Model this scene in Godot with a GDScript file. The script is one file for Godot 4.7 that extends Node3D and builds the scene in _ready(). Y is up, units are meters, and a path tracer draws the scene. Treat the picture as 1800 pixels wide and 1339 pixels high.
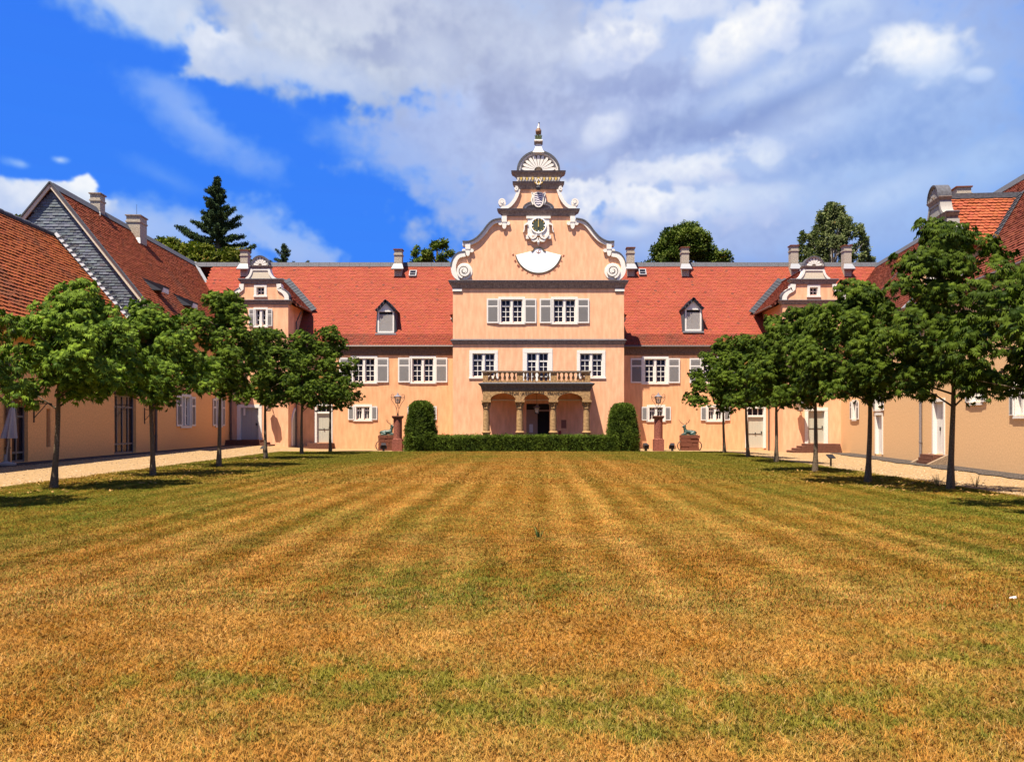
extends Node3D

# ---------------------------------------------------------------- survey helpers
# the courtyard was measured from the eye point: 1.6 m above the lawn, f = 1500 units for an 1800 x 1339 plate
const EYE := 1.6
const F := 1500.0
const CX := 935.0
const HZ := 744.0
const EXPO := 2.5

func ax(p: float, d: float) -> float: return (p - CX) * d / F            # metres across at depth d
func ay(p: float, d: float) -> float: return EYE + (HZ - p) * d / F       # metres up at depth d

var rng := RandomNumberGenerator.new()
func rf(a: float, b: float) -> float: return a + (b - a) * rng.randf()

# ---------------------------------------------------------------- mesh builder
class Shape:
	var mats := []
	var vs := []
	var ns := []
	var cs := []
	var v: PackedVector3Array
	var n: PackedVector3Array
	var c: PackedColorArray
	var k := -1
	var tint := Color.WHITE
	func _init(m: Material) -> void:
		use(m)
	func _store() -> void:
		if k >= 0:
			vs[k] = v
			ns[k] = n
			cs[k] = c
	func use(m: Material) -> Shape:
		_store()
		k = mats.find(m)
		if k < 0:
			mats.append(m)
			vs.append(PackedVector3Array())
			ns.append(PackedVector3Array())
			cs.append(PackedColorArray())
			k = mats.size() - 1
		v = vs[k]
		n = ns[k]
		c = cs[k]
		return self
	func tri(a: Vector3, b: Vector3, d: Vector3) -> void:
		var g := (d - a).cross(b - a)
		if g.length_squared() < 1e-14:
			return
		g = g.normalized()
		v.append(a); v.append(b); v.append(d)
		n.append(g); n.append(g); n.append(g)
		c.append(tint); c.append(tint); c.append(tint)
	func tri_n(a: Vector3, b: Vector3, d: Vector3, na: Vector3, nb: Vector3, nd: Vector3) -> void:
		var g := (d - a).cross(b - a)
		if g.length_squared() < 1e-14:
			return
		if g.dot(na + nb + nd) < 0.0:
			v.append(a); v.append(d); v.append(b)
			n.append(na); n.append(nd); n.append(nb)
		else:
			v.append(a); v.append(b); v.append(d)
			n.append(na); n.append(nb); n.append(nd)
		c.append(tint); c.append(tint); c.append(tint)
	func quad(a: Vector3, b: Vector3, d: Vector3, e: Vector3) -> void:
		tri(a, b, d); tri(a, d, e)
	# quad that faces the side «to»
	func face(a: Vector3, b: Vector3, d: Vector3, e: Vector3, to: Vector3) -> void:
		if (d - a).cross(b - a).dot(to) < 0.0:
			quad(a, e, d, b)
		else:
			quad(a, b, d, e)
	func tri_to(a: Vector3, b: Vector3, d: Vector3, to: Vector3) -> void:
		if (d - a).cross(b - a).dot(to) < 0.0:
			tri(a, d, b)
		else:
			tri(a, b, d)
	func hexa(p: Array) -> void:   # eight corners: 0-3 bottom ring, 4-7 top ring
		var m := Vector3.ZERO
		for q in p:
			m += q
		m /= 8.0
		for f in [[0, 1, 2, 3], [4, 5, 6, 7], [0, 1, 5, 4], [1, 2, 6, 5], [2, 3, 7, 6], [3, 0, 4, 7]]:
			var ctr: Vector3 = (p[f[0]] + p[f[1]] + p[f[2]] + p[f[3]]) / 4.0
			face(p[f[0]], p[f[1]], p[f[2]], p[f[3]], ctr - m)
	func box(x0: float, x1: float, y0: float, y1: float, z0: float, z1: float, t := Transform3D()) -> void:
		hexa([t * Vector3(x0, y0, z0), t * Vector3(x1, y0, z0), t * Vector3(x1, y0, z1), t * Vector3(x0, y0, z1), t * Vector3(x0, y1, z0), t * Vector3(x1, y1, z0), t * Vector3(x1, y1, z1), t * Vector3(x0, y1, z1)])
	func bar(a: Vector3, b: Vector3, w: float, h: float, up := Vector3.UP) -> void:   # a square bar from a to b
		var d := (b - a).normalized()
		var s := d.cross(up)
		if s.length() < 0.01:
			s = d.cross(Vector3.RIGHT)
		s = s.normalized() * w * 0.5
		var u := s.cross(d).normalized() * h * 0.5
		hexa([a - s - u, a + s - u, a + s + u, a - s + u, b - s - u, b + s - u, b + s + u, b - s + u])
	func tube(pts: Array, rad: Array, sides := 8, caps := true) -> void:
		var rings := []
		var ref := Vector3.UP
		for i in pts.size():
			var d: Vector3 = (pts[mini(i + 1, pts.size() - 1)] - pts[maxi(i - 1, 0)]).normalized()
			var s := d.cross(ref)
			if s.length() < 0.15:
				s = d.cross(Vector3(0.3, 0.1, 1))
			s = s.normalized()
			var u := s.cross(d).normalized()
			var ring := []
			for j in sides:
				var a := TAU * j / sides
				var o := s * cos(a) + u * sin(a)
				ring.append([pts[i] + o * rad[i], o])
			rings.append(ring)
		for i in pts.size() - 1:
			for j in sides:
				var a = rings[i][j]
				var b = rings[i][(j + 1) % sides]
				var e = rings[i + 1][(j + 1) % sides]
				var f = rings[i + 1][j]
				tri_n(a[0], b[0], e[0], a[1], b[1], e[1])
				tri_n(a[0], e[0], f[0], a[1], e[1], f[1])
		if caps:
			for q in [[0, 1], [pts.size() - 1, pts.size() - 2]]:
				var out: Vector3 = pts[q[0]] - pts[q[1]]
				for j in range(1, sides - 1):
					tri_to(rings[q[0]][0][0], rings[q[0]][j][0], rings[q[0]][j + 1][0], out)
	# profile points (radius, height) turned round the vertical through «at»
	func lathe(prof: Array, at := Vector3.ZERO, sides := 14, squash := 1.0) -> void:
		for i in prof.size() - 1:
			var p: Vector2 = prof[i]
			var q: Vector2 = prof[i + 1]
			if p.distance_to(q) < 1e-5:
				continue
			var e := (q - p).normalized()
			for j in sides:
				var a0 := TAU * j / sides
				var a1 := TAU * (j + 1) / sides
				var d0 := Vector3(cos(a0), 0, sin(a0) * squash)
				var d1 := Vector3(cos(a1), 0, sin(a1) * squash)
				var n0 := (d0 * e.y + Vector3.UP * -e.x).normalized()
				var n1 := (d1 * e.y + Vector3.UP * -e.x).normalized()
				var a := at + d0 * p.x + Vector3.UP * p.y
				var b := at + d1 * p.x + Vector3.UP * p.y
				var cc := at + d1 * q.x + Vector3.UP * q.y
				var f := at + d0 * q.x + Vector3.UP * q.y
				tri_n(a, b, cc, n0, n1, n1)
				tri_n(a, cc, f, n0, n1, n0)
	# extruded outline in the plane of t, from z0 to z1
	func prism(poly: PackedVector2Array, z0: float, z1: float, t := Transform3D()) -> void:
		var idx := Geometry2D.triangulate_polygon(poly)
		var zo := t.basis.z
		for i in range(0, idx.size(), 3):
			var a := poly[idx[i]]
			var b := poly[idx[i + 1]]
			var d := poly[idx[i + 2]]
			tri_to(t * Vector3(a.x, a.y, z1), t * Vector3(b.x, b.y, z1), t * Vector3(d.x, d.y, z1), zo)
			tri_to(t * Vector3(a.x, a.y, z0), t * Vector3(b.x, b.y, z0), t * Vector3(d.x, d.y, z0), -zo)
		var turn := -1.0 if Geometry2D.is_polygon_clockwise(poly) else 1.0
		for i in poly.size():
			var a := poly[i]
			var b := poly[(i + 1) % poly.size()]
			var o := Vector2((b - a).y, -(b - a).x) * turn
			face(t * Vector3(a.x, a.y, z0), t * Vector3(b.x, b.y, z0), t * Vector3(b.x, b.y, z1), t * Vector3(a.x, a.y, z1), t.basis * Vector3(o.x, o.y, 0))
	# a band of given half widths along a line in the plane of t
	func ribbon(pts: PackedVector2Array, hw: Array, z0: float, z1: float, t := Transform3D()) -> void:
		var L := PackedVector2Array()
		var R := PackedVector2Array()
		for i in pts.size():
			var d := (pts[mini(i + 1, pts.size() - 1)] - pts[maxi(i - 1, 0)]).normalized()
			var s := Vector2(-d.y, d.x) * float(hw[mini(i, hw.size() - 1)])
			L.append(pts[i] + s)
			R.append(pts[i] - s)
		for i in pts.size() - 1:
			hexa([t * Vector3(L[i].x, L[i].y, z0), t * Vector3(R[i].x, R[i].y, z0), t * Vector3(R[i].x, R[i].y, z1), t * Vector3(L[i].x, L[i].y, z1), t * Vector3(L[i + 1].x, L[i + 1].y, z0), t * Vector3(R[i + 1].x, R[i + 1].y, z0), t * Vector3(R[i + 1].x, R[i + 1].y, z1), t * Vector3(L[i + 1].x, L[i + 1].y, z1)])
	# moulding: rings [height, half width, front, back] joined one above the other
	func stack(rings: Array, t := Transform3D()) -> void:
		for i in rings.size() - 1:
			var a = rings[i]
			var b = rings[i + 1]
			hexa([t * Vector3(-a[1], a[0], a[3]), t * Vector3(a[1], a[0], a[3]), t * Vector3(a[1], a[0], a[2]), t * Vector3(-a[1], a[0], a[2]), t * Vector3(-b[1], b[0], b[3]), t * Vector3(b[1], b[0], b[3]), t * Vector3(b[1], b[0], b[2]), t * Vector3(-b[1], b[0], b[2])])
	# wall sheet x0..x1, y0..y1 at z = 0 of t with rectangular openings whose reveals go back by «deep»
	func wall(x0: float, x1: float, y0: float, y1: float, holes: Array, deep: float, t := Transform3D()) -> void:
		var xs := [x0, x1]
		var ys := [y0, y1]
		for h in holes:
			xs.append_array([h.position.x, h.end.x])
			ys.append_array([h.position.y, h.end.y])
		xs.sort()
		ys.sort()
		for i in xs.size() - 1:
			for j in ys.size() - 1:
				if xs[i + 1] - xs[i] < 1e-4 or ys[j + 1] - ys[j] < 1e-4 or xs[i] < x0 - 1e-4 or xs[i + 1] > x1 + 1e-4:
					continue
				var m := Vector2(xs[i] + xs[i + 1], ys[j] + ys[j + 1]) * 0.5
				var open := false
				for h in holes:
					open = open or h.has_point(m)
				if not open:
					face(t * Vector3(xs[i], ys[j], 0), t * Vector3(xs[i + 1], ys[j], 0), t * Vector3(xs[i + 1], ys[j + 1], 0), t * Vector3(xs[i], ys[j + 1], 0), t.basis.z)
		for h in holes:
			var p: Vector2 = h.position
			var q: Vector2 = h.end
			var cx := t.basis.x
			face(t * Vector3(p.x, p.y, 0), t * Vector3(p.x, q.y, 0), t * Vector3(p.x, q.y, -deep), t * Vector3(p.x, p.y, -deep), cx)
			face(t * Vector3(q.x, p.y, 0), t * Vector3(q.x, q.y, 0), t * Vector3(q.x, q.y, -deep), t * Vector3(q.x, p.y, -deep), -cx)
			face(t * Vector3(p.x, q.y, 0), t * Vector3(q.x, q.y, 0), t * Vector3(q.x, q.y, -deep), t * Vector3(p.x, q.y, -deep), -t.basis.y)
			face(t * Vector3(p.x, p.y, 0), t * Vector3(q.x, p.y, 0), t * Vector3(q.x, p.y, -deep), t * Vector3(p.x, p.y, -deep), t.basis.y)
	func mesh() -> ArrayMesh:
		_store()
		var m := ArrayMesh.new()
		for i in mats.size():
			if vs[i].is_empty():
				continue
			var a := []
			a.resize(Mesh.ARRAY_MAX)
			a[Mesh.ARRAY_VERTEX] = vs[i]
			a[Mesh.ARRAY_NORMAL] = ns[i]
			a[Mesh.ARRAY_COLOR] = cs[i]
			m.add_surface_from_arrays(Mesh.PRIMITIVE_TRIANGLES, a)
			m.surface_set_material(m.get_surface_count() - 1, mats[i])
		return m

# ---------------------------------------------------------------- nodes
var used := {}
func numbered(s: String) -> String:
	used[s] = used.get(s, 0) + 1
	return s if used[s] == 1 else "%s_%03d" % [s, used[s] - 1]

func thing(called: String, label: String, category: String, at := Vector3.ZERO, turn := 0.0, group := "") -> Node3D:
	var o := Node3D.new()
	o.name = numbered(called)
	add_child(o)
	o.position = at
	o.rotation.y = turn
	tag(o, label, category, group)
	return o

func tag(o: Node, label: String, category: String, group := "") -> void:
	o.set_meta("label", label)
	o.set_meta("category", category)
	if group != "":
		o.set_meta("group", group)

func part(called: String, s, parent: Node, t := Transform3D()) -> MeshInstance3D:
	var o := MeshInstance3D.new()
	o.name = called
	o.mesh = s.mesh() if s is Shape else s
	o.transform = t
	parent.add_child(o, true)
	return o

func struct(called: String, s) -> MeshInstance3D:
	var o := MeshInstance3D.new()
	o.name = numbered(called)
	o.mesh = s.mesh() if s is Shape else s
	add_child(o)
	o.set_meta("kind", "structure")
	return o

func many(called: String, mesh: Mesh, where: Array, tint: PackedColorArray, parent: Node) -> MultiMeshInstance3D:
	var mm := MultiMesh.new()
	mm.transform_format = MultiMesh.TRANSFORM_3D
	mm.use_colors = true
	mm.mesh = mesh
	mm.instance_count = where.size()
	for i in where.size():
		mm.set_instance_transform(i, where[i])
		mm.set_instance_color(i, tint[i])
	var o := MultiMeshInstance3D.new()
	o.name = called
	o.multimesh = mm
	o.set_meta("kind", "stuff")
	parent.add_child(o, true)
	return o

# ---------------------------------------------------------------- materials
var M := {}
func noise_tex(freq: float, oct: int, lo: Color, hi: Color, seed_: int, size := 512, kind := FastNoiseLite.TYPE_SIMPLEX_SMOOTH, mid = null) -> NoiseTexture2D:
	var f := FastNoiseLite.new()
	f.noise_type = kind
	f.frequency = freq
	f.fractal_octaves = oct
	f.seed = seed_
	var g := Gradient.new()
	g.offsets = PackedFloat32Array([0.0, 1.0])
	g.colors = PackedColorArray([lo, hi])
	if mid != null:
		g.add_point(0.5, mid)
	var t := NoiseTexture2D.new()
	t.width = size
	t.height = size
	t.seamless = true
	t.noise = f
	t.color_ramp = g
	return t

func mat(called: String, lin: Color, rough: float, tex: Texture2D = null, scale := 0.5, bump: Texture2D = null, bump_cm := 0.5, spec := 0.5) -> StandardMaterial3D:
	var m := StandardMaterial3D.new()
	m.resource_name = called
	m.albedo_color = lin.linear_to_srgb()
	m.roughness = rough
	m.metallic_specular = spec
	m.cull_mode = BaseMaterial3D.CULL_DISABLED
	if tex:
		m.albedo_texture = tex
	if bump:
		m.heightmap_enabled = true
		m.heightmap_texture = bump
		m.heightmap_scale = bump_cm
	if tex or bump:
		m.uv1_triplanar = true
		m.uv1_world_triplanar = true
		m.uv1_scale = Vector3.ONE * scale
	M[called] = m
	return m

func grey(a: float) -> Color: return Color(a, a, a)

func make_materials() -> void:
	var blotch := noise_tex(0.008, 6, Color(0.88, 0.862, 0.845), Color(1.0, 1.0, 1.0), 3, 1024)
	var blotch_rough := noise_tex(0.02, 5, Color(0.88, 0.85, 0.84), Color(1.0, 1.0, 1.0), 4, 1024)
	var fine := noise_tex(0.05, 4, Color(0.82, 0.80, 0.78), Color(1, 1, 1), 5)
	var grain := noise_tex(0.12, 3, grey(0.2), grey(1.0), 7)
	var rough_h := noise_tex(0.04, 4, grey(0.0), grey(1.0), 9)
	var stain := noise_tex(0.012, 5, Color(0.62, 0.60, 0.60), Color(1, 1, 1), 11, 1024)
	var cell := noise_tex(0.05, 1, grey(0.1), grey(1.0), 13, 512, FastNoiseLite.TYPE_CELLULAR)
	mat("plaster", Color(0.80, 0.425, 0.225), 0.9, blotch, 0.16, grain, 0.6, 0.25)
	mat("plaster_pale", Color(0.85, 0.476, 0.285), 0.9, blotch, 0.16, grain, 0.6, 0.25)
	M.plaster.uv1_scale = Vector3(0.42, 0.10, 0.42)   # faint rain streaks run down the walls
	M.plaster_pale.uv1_scale = Vector3(0.42, 0.10, 0.42)
	mat("plaster_shade_house", Color(0.92, 0.50, 0.205), 0.92, blotch_rough, 0.45, grain, 0.25, 0.2)
	mat("white_paint", Color(0.80, 0.79, 0.76), 0.55, fine, 0.8, null, 0, 0.4)
	mat("white_stone", Color(0.86, 0.84, 0.79), 0.8, fine, 0.7, grain, 0.4, 0.3)
	mat("cream_stone", Color(0.70, 0.63, 0.50), 0.85, fine, 0.6, grain, 0.4, 0.3)
	mat("louvre", Color(0.30, 0.295, 0.30), 0.65, fine, 1.5)
	mat("cornice", Color(0.36, 0.295, 0.255), 0.85, stain, 0.5, grain, 0.4, 0.3)
	mat("eave_board", Color(0.21, 0.125, 0.075), 0.85, stain, 0.5)
	mat("lead", Color(0.095, 0.100, 0.120), 0.8, stain, 0.6)
	mat("zinc", Color(0.27, 0.285, 0.315), 0.55, fine, 0.6)
	mat("plaster_tan", Color(0.76, 0.50, 0.265), 0.92, blotch_rough, 0.5, grain, 0.25, 0.2)
	mat("finial_brown", Color(0.20, 0.105, 0.05), 0.6)
	mat("chimney_plaster", Color(0.56, 0.50, 0.40), 0.9, stain, 1.0, grain, 0.5, 0.25)
	mat("grey_and_gable_shade", Color(0.36, 0.345, 0.325), 0.85, fine, 0.7, grain, 0.4, 0.3)  # parasol grey; on the gable it holds painted shade and grey metal covers
	mat("louvre_pale", Color(0.55, 0.54, 0.54), 0.6, fine, 1.5)
	mat("step_cheek", Color(0.34, 0.24, 0.15), 0.9, stain, 1.0)
	mat("zinc_bright", Color(0.55, 0.57, 0.60), 0.5, fine, 0.6)
	mat("sandstone", Color(0.52, 0.33, 0.155), 0.9, stain, 0.5, grain, 0.6, 0.25)
	mat("sandstone_dark", Color(0.22, 0.165, 0.12), 0.9, stain, 0.6, grain, 0.6, 0.25)
	mat("red_sandstone", Color(0.35, 0.125, 0.09), 0.9, stain, 0.8, grain, 0.5, 0.25)
	mat("step_stone", Color(0.20, 0.09, 0.06), 0.9, stain, 0.8, grain, 0.5, 0.25)
	mat("plinth_brick", Color(0.25, 0.095, 0.06), 0.92, stain, 1.2, grain, 0.6, 0.2)
	mat("glass_dark", Color(0.010, 0.009, 0.018), 0.12, null, 0.5, null, 0, 0.27)
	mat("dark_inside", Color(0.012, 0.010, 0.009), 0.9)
	mat("door_paint", Color(0.52, 0.51, 0.42), 0.6, fine, 0.9)
	mat("door_grey", Color(0.40, 0.42, 0.45), 0.6, fine, 0.9)
	mat("door_brown", Color(0.34, 0.24, 0.19), 0.65, fine, 0.9)
	mat("slit_wood", Color(0.11, 0.035, 0.022), 0.7, fine, 1.0)
	mat("iron", Color(0.025, 0.022, 0.022), 0.5)
	mat("frame_steel", Color(0.10, 0.105, 0.12), 0.45)
	mat("black_metal", Color(0.015, 0.015, 0.017), 0.45)
	mat("pipe", Color(0.16, 0.115, 0.10), 0.5, stain, 1.0)
	mat("pipe_zinc", Color(0.30, 0.27, 0.27), 0.45, stain, 1.0)
	mat("bronze", Color(0.065, 0.15, 0.125), 0.5, noise_tex(0.03, 4, Color(0.25, 0.25, 0.22), Color(1, 1, 1), 21), 2.5)
	mat("bronze_dark", Color(0.05, 0.055, 0.045), 0.5)
	mat("gold", Color(0.75, 0.50, 0.12), 0.35)
	M.gold.metallic = 0.4
	mat("dial_green", Color(0.035, 0.05, 0.03), 0.6)
	mat("shield_blue", Color(0.02, 0.03, 0.12), 0.5)
	mat("shield_white", Color(0.80, 0.74, 0.76), 0.5)
	mat("dial_white", Color(0.92, 0.92, 0.91), 0.8)
	mat("dial_border", Color(0.06, 0.055, 0.03), 0.8)
	mat("mark_red", Color(0.30, 0.07, 0.03), 0.8)
	mat("lantern_glass", Color(0.75, 0.72, 0.62, 0.35), 0.1)
	M.lantern_glass.transparency = BaseMaterial3D.TRANSPARENCY_ALPHA
	mat("copper_top", Color(0.16, 0.15, 0.17), 0.45)
	mat("paper", Color(0.50, 0.49, 0.52), 0.8)
	mat("plaque_red", Color(0.22, 0.03, 0.02), 0.6)
	mat("plaque_brown", Color(0.20, 0.08, 0.05), 0.6)
	mat("canvas", Color(0.40, 0.40, 0.45), 0.9, fine, 1.2)
	mat("bark", Color(0.26, 0.205, 0.15), 0.95, noise_tex(0.03, 5, Color(0.45, 0.42, 0.38), Color(1, 1, 1), 23), 1.6, rough_h, 2.5, 0.2)
	mat("bark_pale", Color(0.40, 0.37, 0.33), 0.9, stain, 1.6)
	mat("gravel", Color(0.34, 0.235, 0.125), 0.97, noise_tex(0.02, 6, Color(0.80, 0.77, 0.74), Color(1, 1, 1), 25, 1024), 0.35, grain, 1.5, 0.15)
	mat("cobble", Color(0.33, 0.275, 0.24), 0.9, cell, 0.9, cell, 2.0, 0.2)
	mat("earth", Color(0.12, 0.09, 0.045), 1.0, stain, 0.1)
	mat("tile_bed", Color(0.16, 0.04, 0.022), 0.95)
	mat("slate_bed", Color(0.045, 0.05, 0.062), 0.9)
	for q in [["tile", 0.85], ["slate", 0.5], ["leaf", 0.42], ["needle", 0.6], ["blade", 0.75], ["hedge_leaf", 0.55]]:
		mat(q[0], Color.WHITE, q[1])
		M[q[0]].vertex_color_use_as_albedo = true
	M.tile.metallic_specular = 0.2
	M.blade.metallic_specular = 0.05
	M.leaf.metallic_specular = 0.16
	M.leaf.roughness = 0.5
	M.hedge_leaf.metallic_specular = 0.15
	M.needle.metallic_specular = 0.15
	M.leaf.backlight_enabled = true
	M.leaf.backlight = Color(0.5, 0.62, 0.2)
	M.hedge_leaf.backlight_enabled = true
	M.hedge_leaf.backlight = Color(0.3, 0.4, 0.15)
	M.blade.backlight_enabled = true
	M.blade.backlight = Color(0.3, 0.3, 0.2)
const CLOUDS := [
	[14.75, 19.65, 22.86, 12.93, 0, 0.90, 0.50, 158, 177, 224, 190, 206, 240],
	[25.17, 14.02, 10.32, 8.99, 0, 0.45, 0.70, 140, 180, 238, 165, 200, 245],
	[-3.24, 19.40, 8.57, 7.25, 25, 0.85, 0.50, 176, 190, 230, 204, 214, 242],
	[3.24, 20.58, 9.90, 6.48, 0, 0.70, 0.60, 160, 174, 218, 192, 203, 236],
	[17.22, 12.36, 19.52, 3.10, 0, 0.55, 0.60, 160, 186, 236, 176, 200, 242],
	[9.28, 12.03, 11.16, 2.26, 0, 0.50, 0.60, 160, 178, 226, 185, 200, 240],
	[-9.28, 16.80, 7.07, 1.58, 24, 0.50, 0.70, 150, 180, 240, 165, 192, 244],
	[-21.47, 18.17, 4.96, 1.49, 27, 0.66, 0.80, 150, 182, 246, 190, 208, 248],
	[-23.27, 14.82, 3.06, 0.70, 20, 0.36, 0.90, 130, 170, 246, 150, 186, 250],
	[-22.62, 10.60, 8.46, 3.00, 6, 0.72, 0.60, 160, 184, 238, 180, 202, 244],
	[-16.87, 11.85, 4.37, 1.68, 28, 0.72, 0.60, 170, 192, 240, 196, 212, 246],
	[-26.10, 11.64, 4.31, 2.06, 0, 0.50, 0.70, 175, 198, 242, 200, 216, 248],
	[-11.13, 24.73, 13.24, 4.20, 4, 1.00, 0.50, 176, 186, 214, 206, 214, 234],
	[-14.04, 22.77, 8.99, 2.96, 4, 0.95, 0.50, 172, 186, 216, 214, 222, 238],
	[-24.86, 23.80, 5.66, 2.08, 14, 0.95, 0.60, 186, 204, 236, 214, 226, 246],
	[-20.47, 22.28, 2.21, 1.72, 10, 0.95, 0.40, 196, 208, 234, 236, 241, 252],
	[-15.46, 21.53, 6.39, 1.33, 6, 0.80, 0.60, 182, 200, 236, 206, 218, 242],
	[-2.10, 24.81, 8.77, 4.58, 0, 0.85, 0.50, 164, 176, 212, 198, 208, 232],
	[-1.72, 21.10, 2.86, 2.37, 10, 0.42, 0.60, 152, 164, 206, 160, 172, 212],
	[-6.65, 22.45, 2.26, 1.90, 0, 0.50, 0.70, 200, 212, 238, 214, 224, 244],
	[-29.97, 12.82, 3.58, 1.39, -4, 1.00, 0.30, 186, 204, 240, 232, 238, 250],
	[-27.68, 13.80, 1.38, 1.01, 0, 1.00, 0.22, 214, 226, 246, 253, 254, 255],
	[-28.99, 15.11, 0.58, 0.30, 0, 0.80, 0.70, 196, 216, 250, 216, 230, 252],
	[-30.94, 14.61, 1.01, 0.36, 0, 0.60, 0.70, 180, 206, 250, 200, 220, 250],
	[12.59, 18.99, 9.10, 1.34, -4, 0.65, 0.60, 128, 148, 204, 146, 166, 214],
	[19.63, 21.08, 8.81, 1.44, -8, 0.50, 0.60, 136, 160, 214, 150, 174, 222],
	[7.03, 21.95, 6.77, 1.29, 0, 0.60, 0.60, 148, 164, 212, 160, 176, 220],
	[22.62, 17.55, 7.81, 2.12, 0, 0.35, 0.80, 130, 160, 220, 142, 172, 230],
	[6.28, 24.00, 3.77, 1.75, -6, 1.00, 0.42, 196, 208, 240, 255, 255, 255],
	[13.13, 23.45, 3.62, 2.16, -14, 1.00, 0.42, 196, 210, 242, 255, 255, 255],
	[15.64, 24.44, 2.13, 1.77, -20, 1.00, 0.42, 206, 218, 246, 255, 255, 255],
	[9.28, 25.59, 6.32, 1.28, 0, 0.85, 0.50, 196, 208, 238, 238, 242, 252],
	[19.97, 24.40, 2.36, 1.22, 0, 0.70, 0.60, 190, 208, 244, 226, 238, 252],
	[24.29, 21.73, 3.33, 1.67, 4, 1.00, 0.50, 206, 222, 250, 255, 255, 255],
	[27.68, 19.92, 0.84, 0.41, 10, 0.80, 0.70, 190, 212, 250, 220, 232, 252],
	[16.17, 21.14, 5.99, 1.10, -18, 0.75, 0.55, 170, 192, 238, 214, 226, 248],
	[18.61, 19.61, 3.09, 0.80, -16, 0.50, 0.80, 165, 190, 238, 206, 220, 246],
	[4.95, 18.78, 2.27, 1.14, -30, 0.90, 0.50, 186, 200, 238, 232, 238, 252],
	[10.57, 16.29, 6.09, 1.43, -5, 1.00, 0.42, 186, 200, 238, 238, 243, 253],
	[15.29, 16.61, 1.63, 1.11, 0, 0.90, 0.45, 186, 204, 242, 232, 240, 252],
	[2.86, 14.27, 3.28, 1.53, 0, 1.00, 0.35, 196, 206, 238, 255, 255, 255],
	[8.16, 14.15, 6.36, 1.59, 4, 1.00, 0.38, 186, 200, 238, 248, 250, 255],
	[13.32, 14.27, 6.15, 1.26, 0, 0.70, 0.60, 186, 203, 242, 226, 236, 252],
	[6.65, 12.65, 1.73, 0.61, 0, 0.60, 0.70, 196, 210, 242, 228, 236, 252],
	[22.62, 13.80, 4.23, 1.20, -16, 0.50, 0.70, 170, 200, 246, 206, 224, 252],
	[28.22, 14.93, 2.67, 1.68, -10, 0.45, 0.70, 160, 196, 246, 200, 222, 252],
	[17.92, 18.06, 5.88, 1.45, -12, 0.50, 0.80, 176, 196, 240, 214, 226, 250],
	[0.95, 23.23, 4.58, 2.29, 10, 0.40, 0.80, 196, 208, 238, 226, 234, 250],
]

# ---------------------------------------------------------------- sky
var n_big := FastNoiseLite.new()
var n_det := FastNoiseLite.new()
func sky_setup() -> void:
	n_big.noise_type = FastNoiseLite.TYPE_SIMPLEX_SMOOTH
	n_big.seed = 41
	n_big.frequency = 1.0
	n_big.fractal_octaves = 5
	n_det.noise_type = FastNoiseLite.TYPE_SIMPLEX_SMOOTH
	n_det.seed = 77
	n_det.frequency = 1.0
	n_det.fractal_octaves = 6
	n_det.fractal_gain = 0.55

# colour of the sky in a direction (azimuth from the courtyard's axis, elevation; degrees), as it looks through the lens
func sky_color(az: float, el: float) -> Color:
	var a := deg_to_rad(az)
	var e := deg_to_rad(el)
	var d := Vector3(sin(a) * cos(e), sin(e), cos(a) * cos(e))
	var t := clampf(el / 50.0, 0.0, 1.0)
	var col := Vector3(66, 142, 255).lerp(Vector3(46, 108, 238), t)
	col = col.lerp(Vector3(120, 170, 248), clampf(1.0 - el / 9.0, 0.0, 1.0) * 0.6)
	var p := d * Vector3(9.0, 16.0, 9.0)
	var w := n_big.get_noise_3dv(p)
	var w2 := n_det.get_noise_3dv(d * 26.0)
	var w3 := n_det.get_noise_3dv(d * 60.0 + Vector3(7, 1, 3))
	# clouds over the unseen rest of the sky, made thicker to brighten shaded walls
	var rest := smoothstep(33.0, 46.0, absf(az)) + smoothstep(27.0, 36.0, el)
	if rest > 0.0:
		var q := Vector3(d.x, 0.0, d.z) / (d.y + 0.22)
		var f := n_big.get_noise_3dv(q * 1.3 + Vector3(3, 0, 8)) + 0.25 * w2
		var dens := smoothstep(-0.32, 0.24, f) * minf(rest, 1.0)
		var lit := Vector3(180, 195, 230).lerp(Vector3(240, 244, 253), smoothstep(0.0, 0.5, f + 0.3 * w2))
		col = col.lerp(lit, dens * 0.9)
	var i := 0
	for b in CLOUDS:
		i += 1
		var dx: float = az - b[0]
		var dy: float = el - b[1]
		var rx: float = b[2]
		var ry: float = b[3]
		if absf(dx) > rx * 1.9 + ry or absf(dy) > rx * absf(sin(deg_to_rad(b[4]))) * 1.9 + ry * 1.9:
			continue
		var r: float = deg_to_rad(b[4])
		var u := (dx * cos(r) - dy * sin(r)) / rx
		var v := (dx * sin(r) + dy * cos(r)) / ry
		var soft: float = b[6]
		var rough := 0.56 - 0.44 * minf(soft, 1.0) + (0.12 if ry < 2.0 else 0.0)
		if rx > 9.0:
			rough *= 0.5
		var o := Vector3(i * 3.7, i * 1.3, i)
		var m := sqrt(u * u + v * v) + rough * (1.2 * w + 0.9 * w2 + 0.45 * w3) + (0.25 * w if rx < 9.0 else 0.0)
		var alpha: float = b[5] * (1.0 - smoothstep(1.0 - soft, 1.0 + 0.35 * soft, m))
		if alpha <= 0.002:
			continue
		var lum := clampf(0.5 + 0.45 * v + 0.65 * w + 0.55 * w2 + 0.35 * w3 + 0.25 * (0.7 - m), 0.0, 1.0)
		col = col.lerp(Vector3(b[7], b[8], b[9]).lerp(Vector3(b[10], b[11], b[12]), lum), alpha)
	return Color(col.x / 255.0, col.y / 255.0, col.z / 255.0)

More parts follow.
